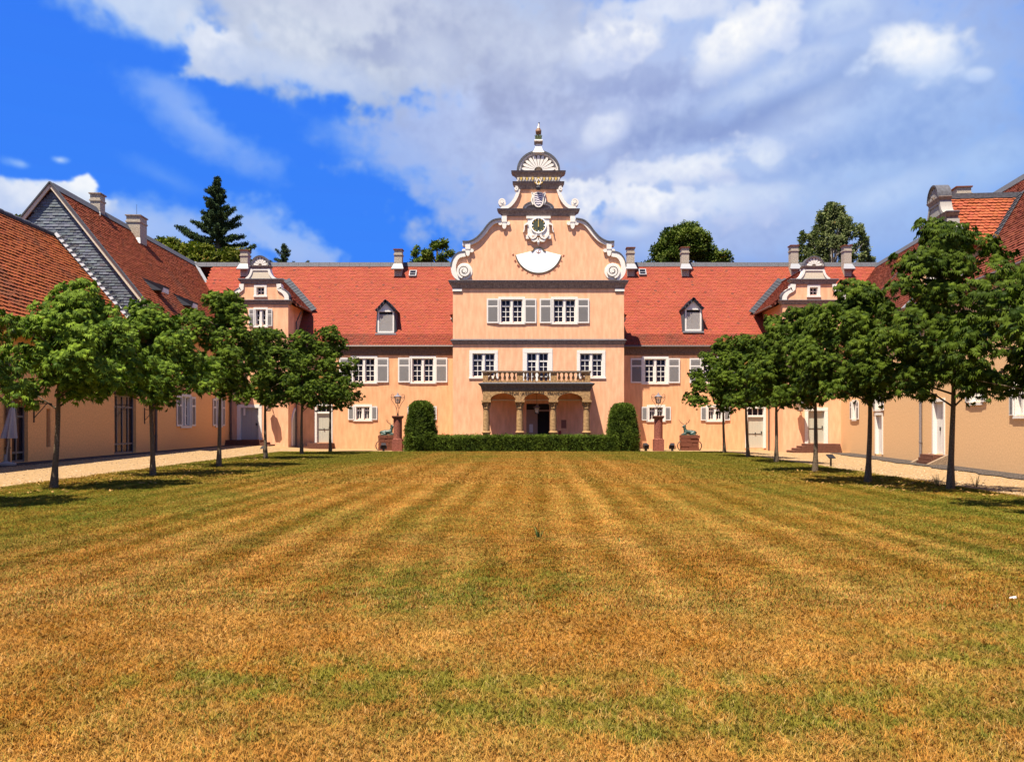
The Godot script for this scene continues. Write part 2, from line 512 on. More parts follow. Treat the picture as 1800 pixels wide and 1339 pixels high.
func make_sky() -> Texture2D:
	sky_setup()
	var W := 4096
	var H := 2048
	var low := Image.create_empty(512, 256, false, Image.FORMAT_RGB8)
	low.fill(Color(0.5, 0.6, 0.85))
	for y in 130:
		for x in 512:
			var az := (x + 0.5) / 512.0 * 360.0
			if az > 180.0:
				az -= 360.0
			low.set_pixel(x, y, sky_color(az, maxf(90.0 - (y + 0.5) / 256.0 * 180.0, 0.0)))
	low.resize(W, H, Image.INTERPOLATE_CUBIC)
	var y0 := int((90.0 - 29.5) / 180.0 * H)
	var y1 := int((90.0 - 5.0) / 180.0 * H)
	for x in range(-400, 400):
		var az := (x + 0.5) / W * 360.0
		for y in range(y0, y1):
			low.set_pixel(posmod(x, W), y, sky_color(az, 90.0 - (y + 0.5) / H * 180.0))
	return ImageTexture.create_from_image(low)

func set_stage() -> void:
	var cam := Camera3D.new()
	cam.name = "camera"
	add_child(cam)
	cam.position = Vector3(0, EYE, 0)
	cam.keep_aspect = Camera3D.KEEP_HEIGHT
	cam.projection = Camera3D.PROJECTION_FRUSTUM
	cam.near = 0.1
	cam.far = 1500.0
	cam.size = 0.1 * 1339.0 / F
	cam.frustum_offset = Vector2((900.0 - CX) / F, (HZ - 669.5) / F) * 0.1
	cam.current = true
	var env := Environment.new()
	env.background_mode = Environment.BG_SKY
	var sm := PanoramaSkyMaterial.new()
	sm.panorama = make_sky()
	var sky := Sky.new()
	sky.sky_material = sm
	env.sky = sky
	env.background_energy_multiplier = 1.0 / EXPO
	env.tonemap_mode = Environment.TONE_MAPPER_LINEAR
	env.tonemap_exposure = EXPO
	env.sdfgi_enabled = true
	env.ssao_enabled = true
	env.ssil_enabled = true
	var we := WorldEnvironment.new()
	we.name = "world_environment"
	we.environment = env
	add_child(we)
	var sun := DirectionalLight3D.new()
	sun.name = "sun"
	add_child(sun)
	sun.look_at_from_position(Vector3.ZERO, Vector3(0.24, -1.0, -0.33), Vector3.FORWARD)
	sun.light_energy = 1.6
	sun.light_color = Color(1.0, 0.95, 0.87)
	sun.light_angular_distance = 0.5
	sun.shadow_enabled = true

# ---------------------------------------------------------------- ground
func rise(x: float) -> float:   # the courtyard floor climbs a little to the shaded house and falls to the sunlit one
	return 0.28 * smoothstep(-13.2, -16.6, x) - 0.12 * smoothstep(10.6, 15.0, x)

func wall_x(d: float) -> float: return -15.49 - 0.057 * d   # foot of the shaded houses
func lawn_left(d: float) -> float: return -12.75 - 0.035 * clampf(d - 18.0, -8.0, 40.0)
const LAWN_RIGHT := 10.4
const LAWN_END := 47.2

var g1 := FastNoiseLite.new()
var g2 := FastNoiseLite.new()
func grass_color(x: float, d: float) -> Vector3:
	var big := g1.get_noise_2d(x * 0.5, d * 0.28)
	var mid := g1.get_noise_2d(x * 1.6 + 40.0, d * 1.1)
	var small := g2.get_noise_2d(x * 7.0, d * 5.0)
	var side := smoothstep(3.3, 7.8, absf(x + 0.8))
	var far := smoothstep(26.0, 42.0, d)
	var green := 0.09 + 0.52 * side + 0.36 * far + 0.34 * big + 0.32 * mid + 0.34 * small
	for q in [[-2.3, 4.9, 1.3, 0.55], [-1.35, 5.25, 0.7, 0.3], [1.05, 4.85, 1.3, 0.45], [1.9, 4.5, 1.2, 0.4], [-1.1, 8.1, 1.0, 0.9], [3.2, 5.7, 0.5, 0.22], [4.2, 6.2, 1.2, 0.5]]:
		var r := Vector2((x - q[0]) / q[2], (d - q[1]) / q[3]).length_squared()
		if r < 4.0:
			green += 0.55 * (1.0 - r / 4.0) * (0.7 + 1.2 * small)
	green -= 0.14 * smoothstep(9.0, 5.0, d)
	# mower lanes run towards the gabled front
	var wob := 0.16 * g2.get_noise_2d(x * 0.2, d * 0.12)
	var lane := sin((x + wob) * TAU / 0.76 + 0.8 * sin(x * 1.1)) * 0.9 + 0.35 * sin((x + wob) * TAU / 1.9 + 1.2)
	var keep := smoothstep(5.0, 10.0, d) * (1.0 - 0.5 * smoothstep(34.0, 46.0, d)) * clampf(0.85 + 1.3 * g1.get_noise_2d(x * 1.2 + 7.0, d * 0.16), 0.0, 1.4)
	var straw := Vector3(0.432, 0.240, 0.064)
	var brown := Vector3(0.285, 0.132, 0.022)
	var c := brown.lerp(straw, clampf(0.48 + 0.60 * mid + 0.45 * small - 0.27 * lane * keep, 0.0, 1.0))
	var g := Vector3(0.115, 0.112, 0.014).lerp(Vector3(0.185, 0.172, 0.024), clampf(0.5 + small, 0.0, 1.0))
	c *= Vector3(0.92, 0.86, 0.84)
	g *= 0.80
	return c.lerp(g, clampf(green * 1.15 + 0.12 * lane * keep, 0.0, 0.92)) * (1.0 - 0.12 * clampf(lane, -1.0, 1.0) * keep) * (1.0 + 0.32 * g2.get_noise_2d(x * 2.6 + 11.0, d * 2.2))

func make_ground() -> void:
	g1.seed = 5
	g1.frequency = 0.35
	g1.fractal_octaves = 4
	g2.seed = 6
	g2.frequency = 0.6
	g2.fractal_octaves = 3
	# one wide sheet of earth to the horizon
	var s := Shape.new(M.earth)
	var xs := [-600.0, -60.0, -17.5, -13.0, 10.5, 19.0, 60.0, 600.0]
	for i in xs.size() - 1:
		for j in [[-600.0, -30.0], [-30.0, 70.0], [70.0, 900.0]]:
			s.face(Vector3(xs[i], rise(xs[i]) - 0.06, -j[0]), Vector3(xs[i + 1], rise(xs[i + 1]) - 0.06, -j[0]), Vector3(xs[i + 1], rise(xs[i + 1]) - 0.06, -j[1]), Vector3(xs[i], rise(xs[i]) - 0.06, -j[1]), Vector3.UP)
	struct("ground", s)
	# gravel path: along both houses and across in front of the palace
	s = Shape.new(M.gravel)
	for i in 64:
		var a := -20.0 + 40.0 * i / 64.0
		var b := -20.0 + 40.0 * (i + 1) / 64.0
		var d0 := -20.0 if (a < -11.5 or b > 9.4) else 46.0
		s.face(Vector3(a, rise(a), -d0), Vector3(b, rise(b), -d0), Vector3(b, rise(b), -55.0), Vector3(a, rise(a), -55.0), Vector3.UP)
	struct("gravel_path", s)
	# cobbled gutters at the foot of the houses
	s = Shape.new(M.cobble)
	for i in 40:
		var d0 := 5.0 + 47.1 * i / 40.0
		var d1 := 5.0 + 47.1 * (i + 1) / 40.0
		var w0 := wall_x(d0) + 0.95 + 0.12 * g1.get_noise_2d(d0 * 2.0, 3.0)
		var w1 := wall_x(d1) + 0.95 + 0.12 * g1.get_noise_2d(d1 * 2.0, 3.0)
		s.face(Vector3(wall_x(d0) - 0.1, rise(-19.0) + 0.012, -d0), Vector3(w0, rise(w0) + 0.012, -d0), Vector3(w1, rise(w1) + 0.012, -d1), Vector3(wall_x(d1) - 0.1, rise(-19.0) + 0.012, -d1), Vector3.UP)
	struct("cobbled_gutter", s)
	s = Shape.new(M.cobble)
	for i in 40:
		var d0 := 8.0 + 41.0 * i / 40.0
		var d1 := 8.0 + 41.0 * (i + 1) / 40.0
		var a0 := 13.655 + 0.095 * d0
		var a1 := 13.655 + 0.095 * d1
		var w0 := a0 - 1.3 + 0.4 * g1.get_noise_2d(d0 * 1.5, 9.0)
		var w1 := a1 - 1.3 + 0.4 * g1.get_noise_2d(d1 * 1.5, 9.0)
		s.face(Vector3(a0 + 0.1, rise(a0) + 0.03, -d0), Vector3(w0, rise(w0) + 0.03, -d0), Vector3(w1, rise(w1) + 0.03, -d1), Vector3(a1 + 0.1, rise(a1) + 0.03, -d1), Vector3.UP)
	struct("cobbled_gutter", s)
	# the lawn: a sheet whose colour follows the dead and green patches and the mower's lanes
	var w := 704
	var h := 1344
	var x0 := -14.4
	var dd := 56.0
	var im := Image.create_empty(w, h, false, Image.FORMAT_RGB8)
	for j in h:
		var d := LAWN_END + 0.3 - dd * (j + 0.5) / h
		for i in w:
			var c := grass_color(x0 + 25.2 * (i + 0.5) / w, d) * lerpf(0.6, 0.9, smoothstep(6.0, 24.0, d))  # darkened near the viewer: shade between the tufts put into the sheet
			im.set_pixel(i, j, Color(c.x, c.y, c.z).linear_to_srgb())
	var m := StandardMaterial3D.new()
	m.albedo_texture = ImageTexture.create_from_image(im)
	m.roughness = 1.0
	m.metallic_specular = 0.1
	m.cull_mode = BaseMaterial3D.CULL_DISABLED
	var st := SurfaceTool.new()
	st.begin(Mesh.PRIMITIVE_TRIANGLES)
	st.set_material(m)
	var rows := 56
	for j in rows:
		var d0 := -8.0 + (LAWN_END + 8.0) * j / rows
		var d1 := -8.0 + (LAWN_END + 8.0) * (j + 1) / rows
		var q := [Vector2(lawn_left(d0), d0), Vector2(LAWN_RIGHT, d0), Vector2(LAWN_RIGHT, d1), Vector2(lawn_left(d1), d1)]
		for k in [0, 3, 2, 0, 2, 1]:
			st.set_normal(Vector3.UP)
			st.set_uv(Vector2((q[k].x - x0) / 25.2, (LAWN_END + 0.3 - q[k].y) / dd))
			st.add_vertex(Vector3(q[k].x, 0.03, -q[k].y))
	struct("lawn", st.commit())

func blade_tuft(n: int, h: float, spread: float, wide: float) -> ArrayMesh:
	var s := Shape.new(M.blade)
	for i in n:
		var a := rf(0, TAU)
		var r := spread * sqrt(rng.randf())
		var p := Vector3(cos(a) * r, 0, sin(a) * r)
		var lean := Vector3(rf(-1, 1), 0, rf(-1, 1)) * h * 1.25
		var hh := h * rf(0.5, 1.15)
		var f := rf(0, TAU)
		var side := Vector3(cos(f), 0, sin(f)) * wide * 0.5
		var g := rf(0.70, 1.25)
		var kind := rng.randf()
		s.tint = Color(g, g * rf(0.93, 1.07), g * rf(0.8, 1.2))
		if kind < 0.22:
			s.tint = Color(g * 0.55, g * 0.95, g * 0.75)
		elif kind > 0.90:
			s.tint = Color(g * 1.35, g * 1.55, g * 2.0)
		var mid := p + Vector3.UP * hh * 0.6 + lean * 0.3
		s.quad(p - side, p + side, mid + side * 0.8, mid - side * 0.8)
		s.tri(mid - side * 0.8, mid + side * 0.8, p + Vector3.UP * hh + lean)
	return s.mesh()

# small stones on the gravel, thicker towards its edges, and a few dry leaves under the trees
func make_litter() -> void:
	rng.seed = 92
	var s := Shape.new(M.blade)
	s.lathe([Vector2(0, -0.4), Vector2(0.8, -0.2), Vector2(1.0, 0.1), Vector2(0.6, 0.5), Vector2(0, 0.6)], Vector3.ZERO, 6)
	var pebble := s.mesh()
	var where := []
	var tint := PackedColorArray()
	for i in 15000:
		var d := rf(14.0, 50.0)
		var left := rng.randf() < 0.5
		var a := wall_x(d) + 0.9 if left else LAWN_RIGHT
		var b := lawn_left(d) if left else 13.0 + 0.095 * d
		var k := rng.randf()
		if rng.randf() < 0.5:
			k = k * k * 0.35 if rng.randf() < 0.5 else 1.0 - k * k * 0.35
		var x := lerpf(a, b, k)
		var r := rf(0.008, 0.024)
		where.append(Transform3D(Basis.from_euler(Vector3(rf(-0.4, 0.4), rf(0, TAU), rf(-0.4, 0.4))).scaled(Vector3(r, r * 0.7, r * rf(0.7, 1.3))), Vector3(x, rise(x) + 0.004, -d)))
		var g := rf(0.18, 0.55)
		tint.append(Color(g, g * 0.74, g * 0.50))
	var o := many("gravel_stones", pebble, where, tint, self)
	o.set_meta("label", "loose small stones on the pale gravel path")
	o.set_meta("category", "gravel")
	s = Shape.new(M.blade)
	s.quad(Vector3(-0.5, 0, 0), Vector3(0, 0.12, -1), Vector3(0.5, 0.02, 0), Vector3(0, 0.15, 1))
	var dry := s.mesh()
	where = []
	tint = PackedColorArray()
	for q in [[-11.4, 20.7], [-11.3, 25.5], [-11.2, 30.8], [-11.6, 37.5], [10.0, 20.3], [9.0, 22.6], [9.2, 27.6], [-11.6, 15.7]]:
		for i in 120:
			var r := 2.2 * sqrt(rng.randf())
			var a := rf(0, TAU)
			var z := rf(0.03, 0.06)
			where.append(Transform3D(Basis.from_euler(Vector3(rf(-0.5, 0.5), rf(0, TAU), rf(-0.5, 0.5))).scaled(Vector3.ONE * z), Vector3(q[0] + cos(a) * r, 0.07, -q[1] + sin(a) * r)))
			tint.append(Color(0.24, 0.14, 0.05) * rf(0.5, 1.3))
	o = many("dry_leaves", dry, where, tint, self)
	o.set_meta("label", "scattered dry brown leaves under the chestnut trees")
	o.set_meta("category", "leaves")

func make_grass() -> void:
	rng.seed = 91
	var root := Node3D.new()
	var bands := [[3.3, 7.0, 950.0, 0.026, 0.075, 0.0046, 15], [7.0, 12.0, 440.0, 0.030, 0.10, 0.0065, 15], [12.0, 22.0, 200.0, 0.032, 0.15, 0.008, 18], [22.0, 47.1, 60.0, 0.045, 0.26, 0.016, 22]]
	for b in bands:
		var mesh := blade_tuft(b[6], b[3], b[4], b[5])
		var where := []
		var tint := PackedColorArray()
		var d: float = b[0]
		while d < b[1]:
			var step := 0.10
			var lo := maxf(ax(-40.0, d) - 1.2, lawn_left(d) - 0.12)
			var hi := minf(ax(1840.0, d) + 1.2, LAWN_RIGHT + 0.12)
			var n := int((hi - lo) * step * b[2])
			for i in n:
				var x := rf(lo, hi)
				var dz := d + rf(0, step)
				var c := grass_color(x, dz) * (rf(0.72, 1.22) if d < 12.0 else rf(0.88, 1.12))
				var odd := rng.randf()
				if odd < (0.13 if d < 8.0 else 0.03):
					c = c.lerp(Vector3(0.12, 0.15, 0.03), rf(0.3, 0.8))
				elif odd > (0.86 if d < 8.0 else 0.97):
					c = c.lerp(Vector3(0.50, 0.33, 0.13), rf(0.1, 0.5))
				var sc := rf(0.7, 1.25)
				where.append(Transform3D(Basis(Vector3.UP, rf(0, TAU)).scaled(Vector3(1, sc, 1)), Vector3(x, 0.028, -dz)))
				tint.append(Color(c.x, c.y, c.z))
			d += step
		var o := many("grass", mesh, where, tint, self)
		o.set_meta("label", "short dry grass of the mown courtyard lawn")
		o.set_meta("category", "grass")
	root.free()

# ---------------------------------------------------------------- building kit
var cache := {}

func tile_mesh(e: float, w: float, round_end: bool, m: Material, thick := 0.016) -> ArrayMesh:
	var key := "tile%.3f%.3f%s%.3f" % [e, w, m.resource_name, thick]
	if not cache.has(key):
		var s := Shape.new(m)
		var h := w * 0.485
		var p := PackedVector2Array([Vector2(-h, e * 1.35), Vector2(-h, 0.045), Vector2(-h * 0.6, 0.008), Vector2(0, 0), Vector2(h * 0.6, 0.008), Vector2(h, 0.045), Vector2(h, e * 1.35)])
		if not round_end:
			p = PackedVector2Array([Vector2(-h, e * 1.35), Vector2(-h, 0.0), Vector2(h, 0.012), Vector2(h, e * 1.35)])
		s.prism(p, 0.0, thick, Transform3D(Basis(Vector3.RIGHT, -(thick + 0.007) / e), Vector3(0, 0, thick + 0.022)))
		cache[key] = s.mesh()
	return cache[key]

# tiles laid in courses over an outline on the plane (o, u, v); a bed of boards lies under them
func tiles(parent: Node, o: Vector3, u: Vector3, v: Vector3, poly: PackedVector2Array, base: Color, vary: float, moss: float, e := 0.155, w := 0.17, slate := false, called := "roof", thick := 0.016) -> void:
	u = u.normalized()
	v = v.normalized()
	var n := u.cross(v).normalized()
	if n.y < -0.01 or (absf(n.y) < 0.01 and n.z < 0.0):
		n = -n
	var t := Transform3D(Basis(u, v, n), o)
	var bed := Shape.new(M.slate_bed if slate else M.tile_bed)
	bed.prism(poly, -0.12, 0.0, t)
	var root := part(called, bed, parent)
	var lo := poly[0]
	var hi := poly[0]
	for p in poly:
		lo = lo.min(p)
		hi = hi.max(p)
	var where := []
	var tint := PackedColorArray()
	var j := 0
	var y := lo.y
	while y < hi.y:
		var x := lo.x + (w * 0.5 if j % 2 else 0.0)
		while x < hi.x:
			if Geometry2D.is_point_in_polygon(Vector2(x, y + e * 0.5), poly):
				var b := Basis(u * rf(0.98, 1.02), v, n * rf(0.85, 1.25)) * Basis(Vector3.BACK, rf(-0.012, 0.012))
				where.append(Transform3D(b, o + u * x + v * y))
				var g := 1.0 + vary * (1.1 * g1.get_noise_2d(x * 1.3 + o.x * 3.0, y * 1.7 + o.z) + rf(-0.55, 0.45))
				var c := Color(base.r * g, base.g * g * rf(0.9, 1.1), base.b * g * rf(0.9, 1.1))
				var k := clampf(moss * smoothstep(0.02, 0.45, g1.get_noise_2d(x * 0.8 + 50.0, y * 0.5 + o.x)) * rf(0.3, 1.0), 0.0, 0.75)
				c = c.lerp(Color(0.06, 0.04, 0.03), k)
				if rng.randf() < 0.02:
					c = c.lerp(Color(0.06, 0.035, 0.03), rf(0.2, 0.7))
				tint.append(c)
			x += w
		j += 1
		y += e
	many("slates" if slate else "roof_tiles", tile_mesh(e, w, not slate, M.slate if slate else M.tile, thick), where, tint, root)

func rect_poly(x0: float, y0: float, x1: float, y1: float) -> PackedVector2Array:
	return PackedVector2Array([Vector2(x0, y0), Vector2(x1, y0), Vector2(x1, y1), Vector2(x0, y1)])

func shutter_mesh(w: float, h: float) -> ArrayMesh:
	var key := "shutter%.2f%.2f" % [w, h]
	if not cache.has(key):
		var s := Shape.new(M.white_paint)
		var f := minf(0.085, w * 0.16)
		s.box(-w / 2, -w / 2 + f, 0, h, 0, 0.034)
		s.box(w / 2 - f, w / 2, 0, h, 0, 0.034)
		s.box(-w / 2 + f, w / 2 - f, 0, f * 1.1, 0.002, 0.032)
		s.box(-w / 2 + f, w / 2 - f, h - f * 1.1, h, 0.002, 0.032)
		var mid := h * 0.66 if h > 1.0 else -1.0
		if mid > 0:
			s.box(-w / 2 + f, w / 2 - f, mid, mid + f, 0.002, 0.032)
		s.use(M.louvre)
		s.box(-w / 2 + f, w / 2 - f, f, h - f, 0.008, 0.014)
		var y := f * 1.1 + 0.02
		while y < h - f * 1.1 - 0.02:
			if mid < 0 or y < mid - 0.03 or y > mid + f + 0.01:
				s.bar(Vector3(-w / 2 + f, y, 0.024), Vector3(w / 2 - f, y, 0.024), 0.034, 0.010, Vector3(0, 0.75, 0.65))
			y += 0.042
		cache[key] = s.mesh()
	return cache[key]

# a stone-framed window with casements; t sits at the foot of the opening's middle, z out of the wall
func window(parent: Node, t: Transform3D, w: float, h: float, o := {}) -> MeshInstance3D:
	var lights: int = o.get("lights", 2)
	var pc: int = o.get("cols", 2)
	var rows: int = o.get("rows", 3)
	var head: bool = o.get("head", true)
	var b: float = o.get("surround", 0.17)
	var key := "win%.2f%.2f%.2f" % [w, h, b]
	if not cache.has(key):
		var s := Shape.new(M.white_stone)
		s.box(-w / 2 - b, -w / 2, -0.02, h, 0.0, 0.03)
		s.box(w / 2, w / 2 + b, -0.02, h, 0.0, 0.03)
		s.box(-w / 2 - b, w / 2 + b, h, h + b, 0.0, 0.034)
		s.box(-w / 2 - b - 0.03, w / 2 + b + 0.03, -0.12, -0.02, 0.0, 0.055)
		s.box(-w / 2 + 0.001, -w / 2 + 0.016, 0.0, h, -0.2, -0.001)
		s.box(w / 2 - 0.016, w / 2 - 0.001, 0.0, h, -0.2, -0.001)
		s.box(-w / 2 + 0.016, w / 2 - 0.016, h - 0.016, h - 0.001, -0.2, -0.002)
		cache[key] = s.mesh()
	var win := part("window", cache[key], parent, t)
	if lights == 2:
		var s := Shape.new(M.white_stone)
		s.box(-0.065, 0.065, 0, h, -0.19, -0.01)
		part("mullion", s, win)
	var mull := 0.065 if lights == 2 else 0.0
	var lw := (w - 2.0 * mull) / lights
	var hh := h * 0.27 if head else 0.0
	for i in lights:
		var x0 := -w / 2 + i * (lw + 2.0 * mull)
		var x1 := x0 + lw
		var s := Shape.new(M.white_paint)
		var f := 0.06
		var zb := -0.175
		var zf := -0.115
		s.box(x0, x0 + f, 0, h, zb, zf)
		s.box(x1 - f, x1, 0, h, zb, zf)
		s.box(x0 + f, x1 - f, 0, f, zb, zf - 0.002)
		s.box(x0 + f, x1 - f, h - f, h, zb, zf - 0.002)
		var groups := [[f, h - f - hh, rows]]
		if head:
			s.box(x0 + f, x1 - f, h - f - hh, h - f - hh + 0.09, zb, zf + 0.012)
			groups.append([h - f - hh + 0.09, h - f, 1])
		for g in groups:
			for c in range(1, pc):
				var x := x0 + f + (lw - 2.0 * f) * c / pc
				s.box(x - 0.021, x + 0.021, g[0], g[1], zb + 0.01, zf - 0.012)
			for r in range(1, g[2]):
				var y: float = g[0] + (g[1] - g[0]) * r / g[2]
				s.box(x0 + f, x1 - f, y - 0.021, y + 0.021, zb + 0.012, zf - 0.014)
		part("casement", s, win)
		for g in groups:
			for c in pc:
				for r in g[2]:
					var pw: float = (lw - 2.0 * f) / pc
					var ph: float = (g[1] - g[0]) / g[2]
					var pk := "pane%.3f%.3f" % [pw, ph]
					if not cache.has(pk):
						var q := Shape.new(M.glass_dark)
						q.box(-pw / 2 + 0.003, pw / 2 - 0.003, -ph / 2 + 0.003, ph / 2 - 0.003, -0.004, 0.004)
						cache[pk] = q.mesh()
					part("pane", cache[pk], win, Transform3D(Basis.from_euler(Vector3(rf(-0.012, 0.012), rf(-0.012, 0.012), 0)), Vector3(x0 + f + pw * (c + 0.5), g[0] + ph * (r + 0.5), -0.146)))
	var sh: String = o.get("shutters", "")
	var sw: float = o.get("shutter", w / 2)
	var shh: float = o.get("shutter_high", h + 0.06)
	for side in [["left", -1.0], ["right", 1.0]]:
		if sh == "both" or sh == side[0]:
			var tt := Transform3D(Basis(Vector3.UP, side[1] * rf(0.01, 0.05)), Vector3(side[1] * (w / 2 + b * 0.75 + sw / 2), h / 2 - shh / 2, 0.032))
			part("shutter", shutter_mesh(sw, shh), win, tt)
	return win

func door(parent: Node, t: Transform3D, w: float, h: float, m: Material, o := {}) -> MeshInstance3D:
	var b: float = o.get("surround", 0.17)
	var top: float = o.get("light", 0.0)
	var s := Shape.new(M.white_stone)
	s.box(-w / 2 - b, -w / 2, 0, h, 0.0, 0.035)
	s.box(w / 2, w / 2 + b, 0, h, 0.0, 0.035)
	s.box(-w / 2 - b, w / 2 + b, h, h + b, 0.0, 0.04)
	s.box(-w / 2 + 0.001, -w / 2 + 0.014, 0.0, h, -0.2, -0.001)
	s.box(w / 2 - 0.014, w / 2 - 0.001, 0.0, h, -0.2, -0.001)
	if top > 0:
		s.box(-w / 2, w / 2, h - top - 0.12, h - top, -0.16, -0.02)
	var d := part("door", s, parent, t)
	var lh := h - top - (0.12 if top > 0 else 0.0)
	var n: int = o.get("leaves", 1)
	for i in n:
		var lw := w / n
		var x0 := -w / 2 + lw * i
		s = Shape.new(m)
		var boards := maxi(3, int(lw / 0.16))
		for k in boards:
			var xa := x0 + 0.012 + (lw - 0.024) * k / boards
			s.box(xa + 0.003, xa + (lw - 0.024) / boards - 0.003, 0.02, lh - 0.01, -0.16, -0.11 + 0.003 * (k % 2))
		s.box(x0 + 0.012, x0 + lw - 0.012, 0.015, lh, -0.165, -0.125)
		var leaf := part("door_leaf", s, d)
		s = Shape.new(M.iron)
		if o.get("bar", false):
			s.bar(Vector3(x0 + 0.08, lh * 0.46, -0.095), Vector3(x0 + lw - 0.08, lh * 0.46, -0.095), 0.02, 0.025)
			s.box(x0 + lw * 0.48, x0 + lw * 0.54, lh * 0.44, lh * 0.5, -0.105, -0.06)
			s.box(x0 + lw * 0.86, x0 + lw * 0.92, lh * 0.46, lh * 0.54, -0.105, -0.06)
		else:
			s.box(x0 + lw * 0.82, x0 + lw * 0.9, lh * 0.45, lh * 0.52, -0.108, -0.06)
		part("handle", s, d)
	if top > 0:
		s = Shape.new(M.white_paint)
		for k in 4:
			var x := -w / 2 + w * k / 3.0
			s.box(clampf(x - 0.025, -w / 2, w / 2 - 0.05), clampf(x + 0.025, -w / 2 + 0.05, w / 2), h - top, h, -0.15, -0.1)
		part("transom_bar", s, d)
		for k in 3:
			s = Shape.new(M.glass_dark)
			s.box(-w / 2 + w * k / 3.0 + 0.03, -w / 2 + w * (k + 1) / 3.0 - 0.03, h - top + 0.01, h - 0.01, -0.13, -0.12)
			part("pane", s, d)
	return d

func chimney(parent: Node, at: Vector3, w: float, dp: float, y0: float, y1: float, m: Material) -> MeshInstance3D:
	var s := Shape.new(m)
	s.box(-w / 2, w / 2, y0 - 1.2, y1 - 0.42, -dp / 2, dp / 2)
	s.box(-w / 2 - 0.04, w / 2 + 0.04, y1 - 0.42, y1 - 0.34, -dp / 2 - 0.04, dp / 2 + 0.04)
	s.box(-w / 2, w / 2, y1 - 0.34, y1 - 0.06, -dp / 2, dp / 2)
	s.use(M.plinth_brick if at.x > -4.0 or at.x < -6.0 else M.cornice)
	s.box(-w / 2 - 0.06, w / 2 + 0.06, y1 - 0.06, y1, -dp / 2 - 0.06, dp / 2 + 0.06)
	var c := part("chimney", s, parent, Transform3D(Basis(), at))
	s = Shape.new(M.zinc)
	s.hexa([Vector3(-w / 2 - 0.16, y0 - 0.28, dp / 2 + 0.28), Vector3(w / 2 + 0.16, y0 - 0.28, dp / 2 + 0.28), Vector3(w / 2 + 0.03, y0 + 0.12, dp / 2 + 0.02), Vector3(-w / 2 - 0.03, y0 + 0.12, dp / 2 + 0.02), Vector3(-w / 2 - 0.16, y0 - 0.22, dp / 2 + 0.33), Vector3(w / 2 + 0.16, y0 - 0.22, dp / 2 + 0.33), Vector3(w / 2 + 0.03, y0 + 0.16, dp / 2 + 0.05), Vector3(-w / 2 - 0.03, y0 + 0.16, dp / 2 + 0.05)])
	part("flashing", s, c)
	return c

func spiral(c: Vector2, r0: float, r1: float, a0: float, turns: float, steps := 26) -> PackedVector2Array:
	var p := PackedVector2Array()
	for i in steps + 1:
		var k := float(i) / steps
		var a := a0 + turns * TAU * k
		p.append(c + Vector2(cos(a), sin(a)) * lerpf(r0, r1, k))
	return p

func arc(c: Vector2, rx: float, ry: float, a0: float, a1: float, steps := 16) -> PackedVector2Array:
	var p := PackedVector2Array()
	for i in steps + 1:
		var a := lerpf(a0, a1, float(i) / steps)
		p.append(c + Vector2(cos(a) * rx, sin(a) * ry))
	return p

func flip(p: PackedVector2Array, s: float) -> PackedVector2Array:
	var q := PackedVector2Array()
	for a in p:
		q.append(Vector2(a.x * s, a.y))
	return q

func smooth_line(p: Array, steps := 4) -> PackedVector2Array:
	var q := PackedVector2Array()
	for i in p.size() - 1:
		var a: Vector2 = p[maxi(i - 1, 0)]
		var d: Vector2 = p[mini(i + 2, p.size() - 1)]
		for k in steps:
			q.append(p[i].cubic_interpolate(p[i + 1], a, d, float(k) / steps))
	q.append(p[-1])
	return q

# outline closed by its own mirror image, from a right-hand line that runs upwards
func both_sides(p: PackedVector2Array) -> PackedVector2Array:
	var q := p.duplicate()
	for i in range(p.size() - 1, -1, -1):
		if p[i].x > 0.001:
			q.append(Vector2(-p[i].x, p[i].y))
	return q

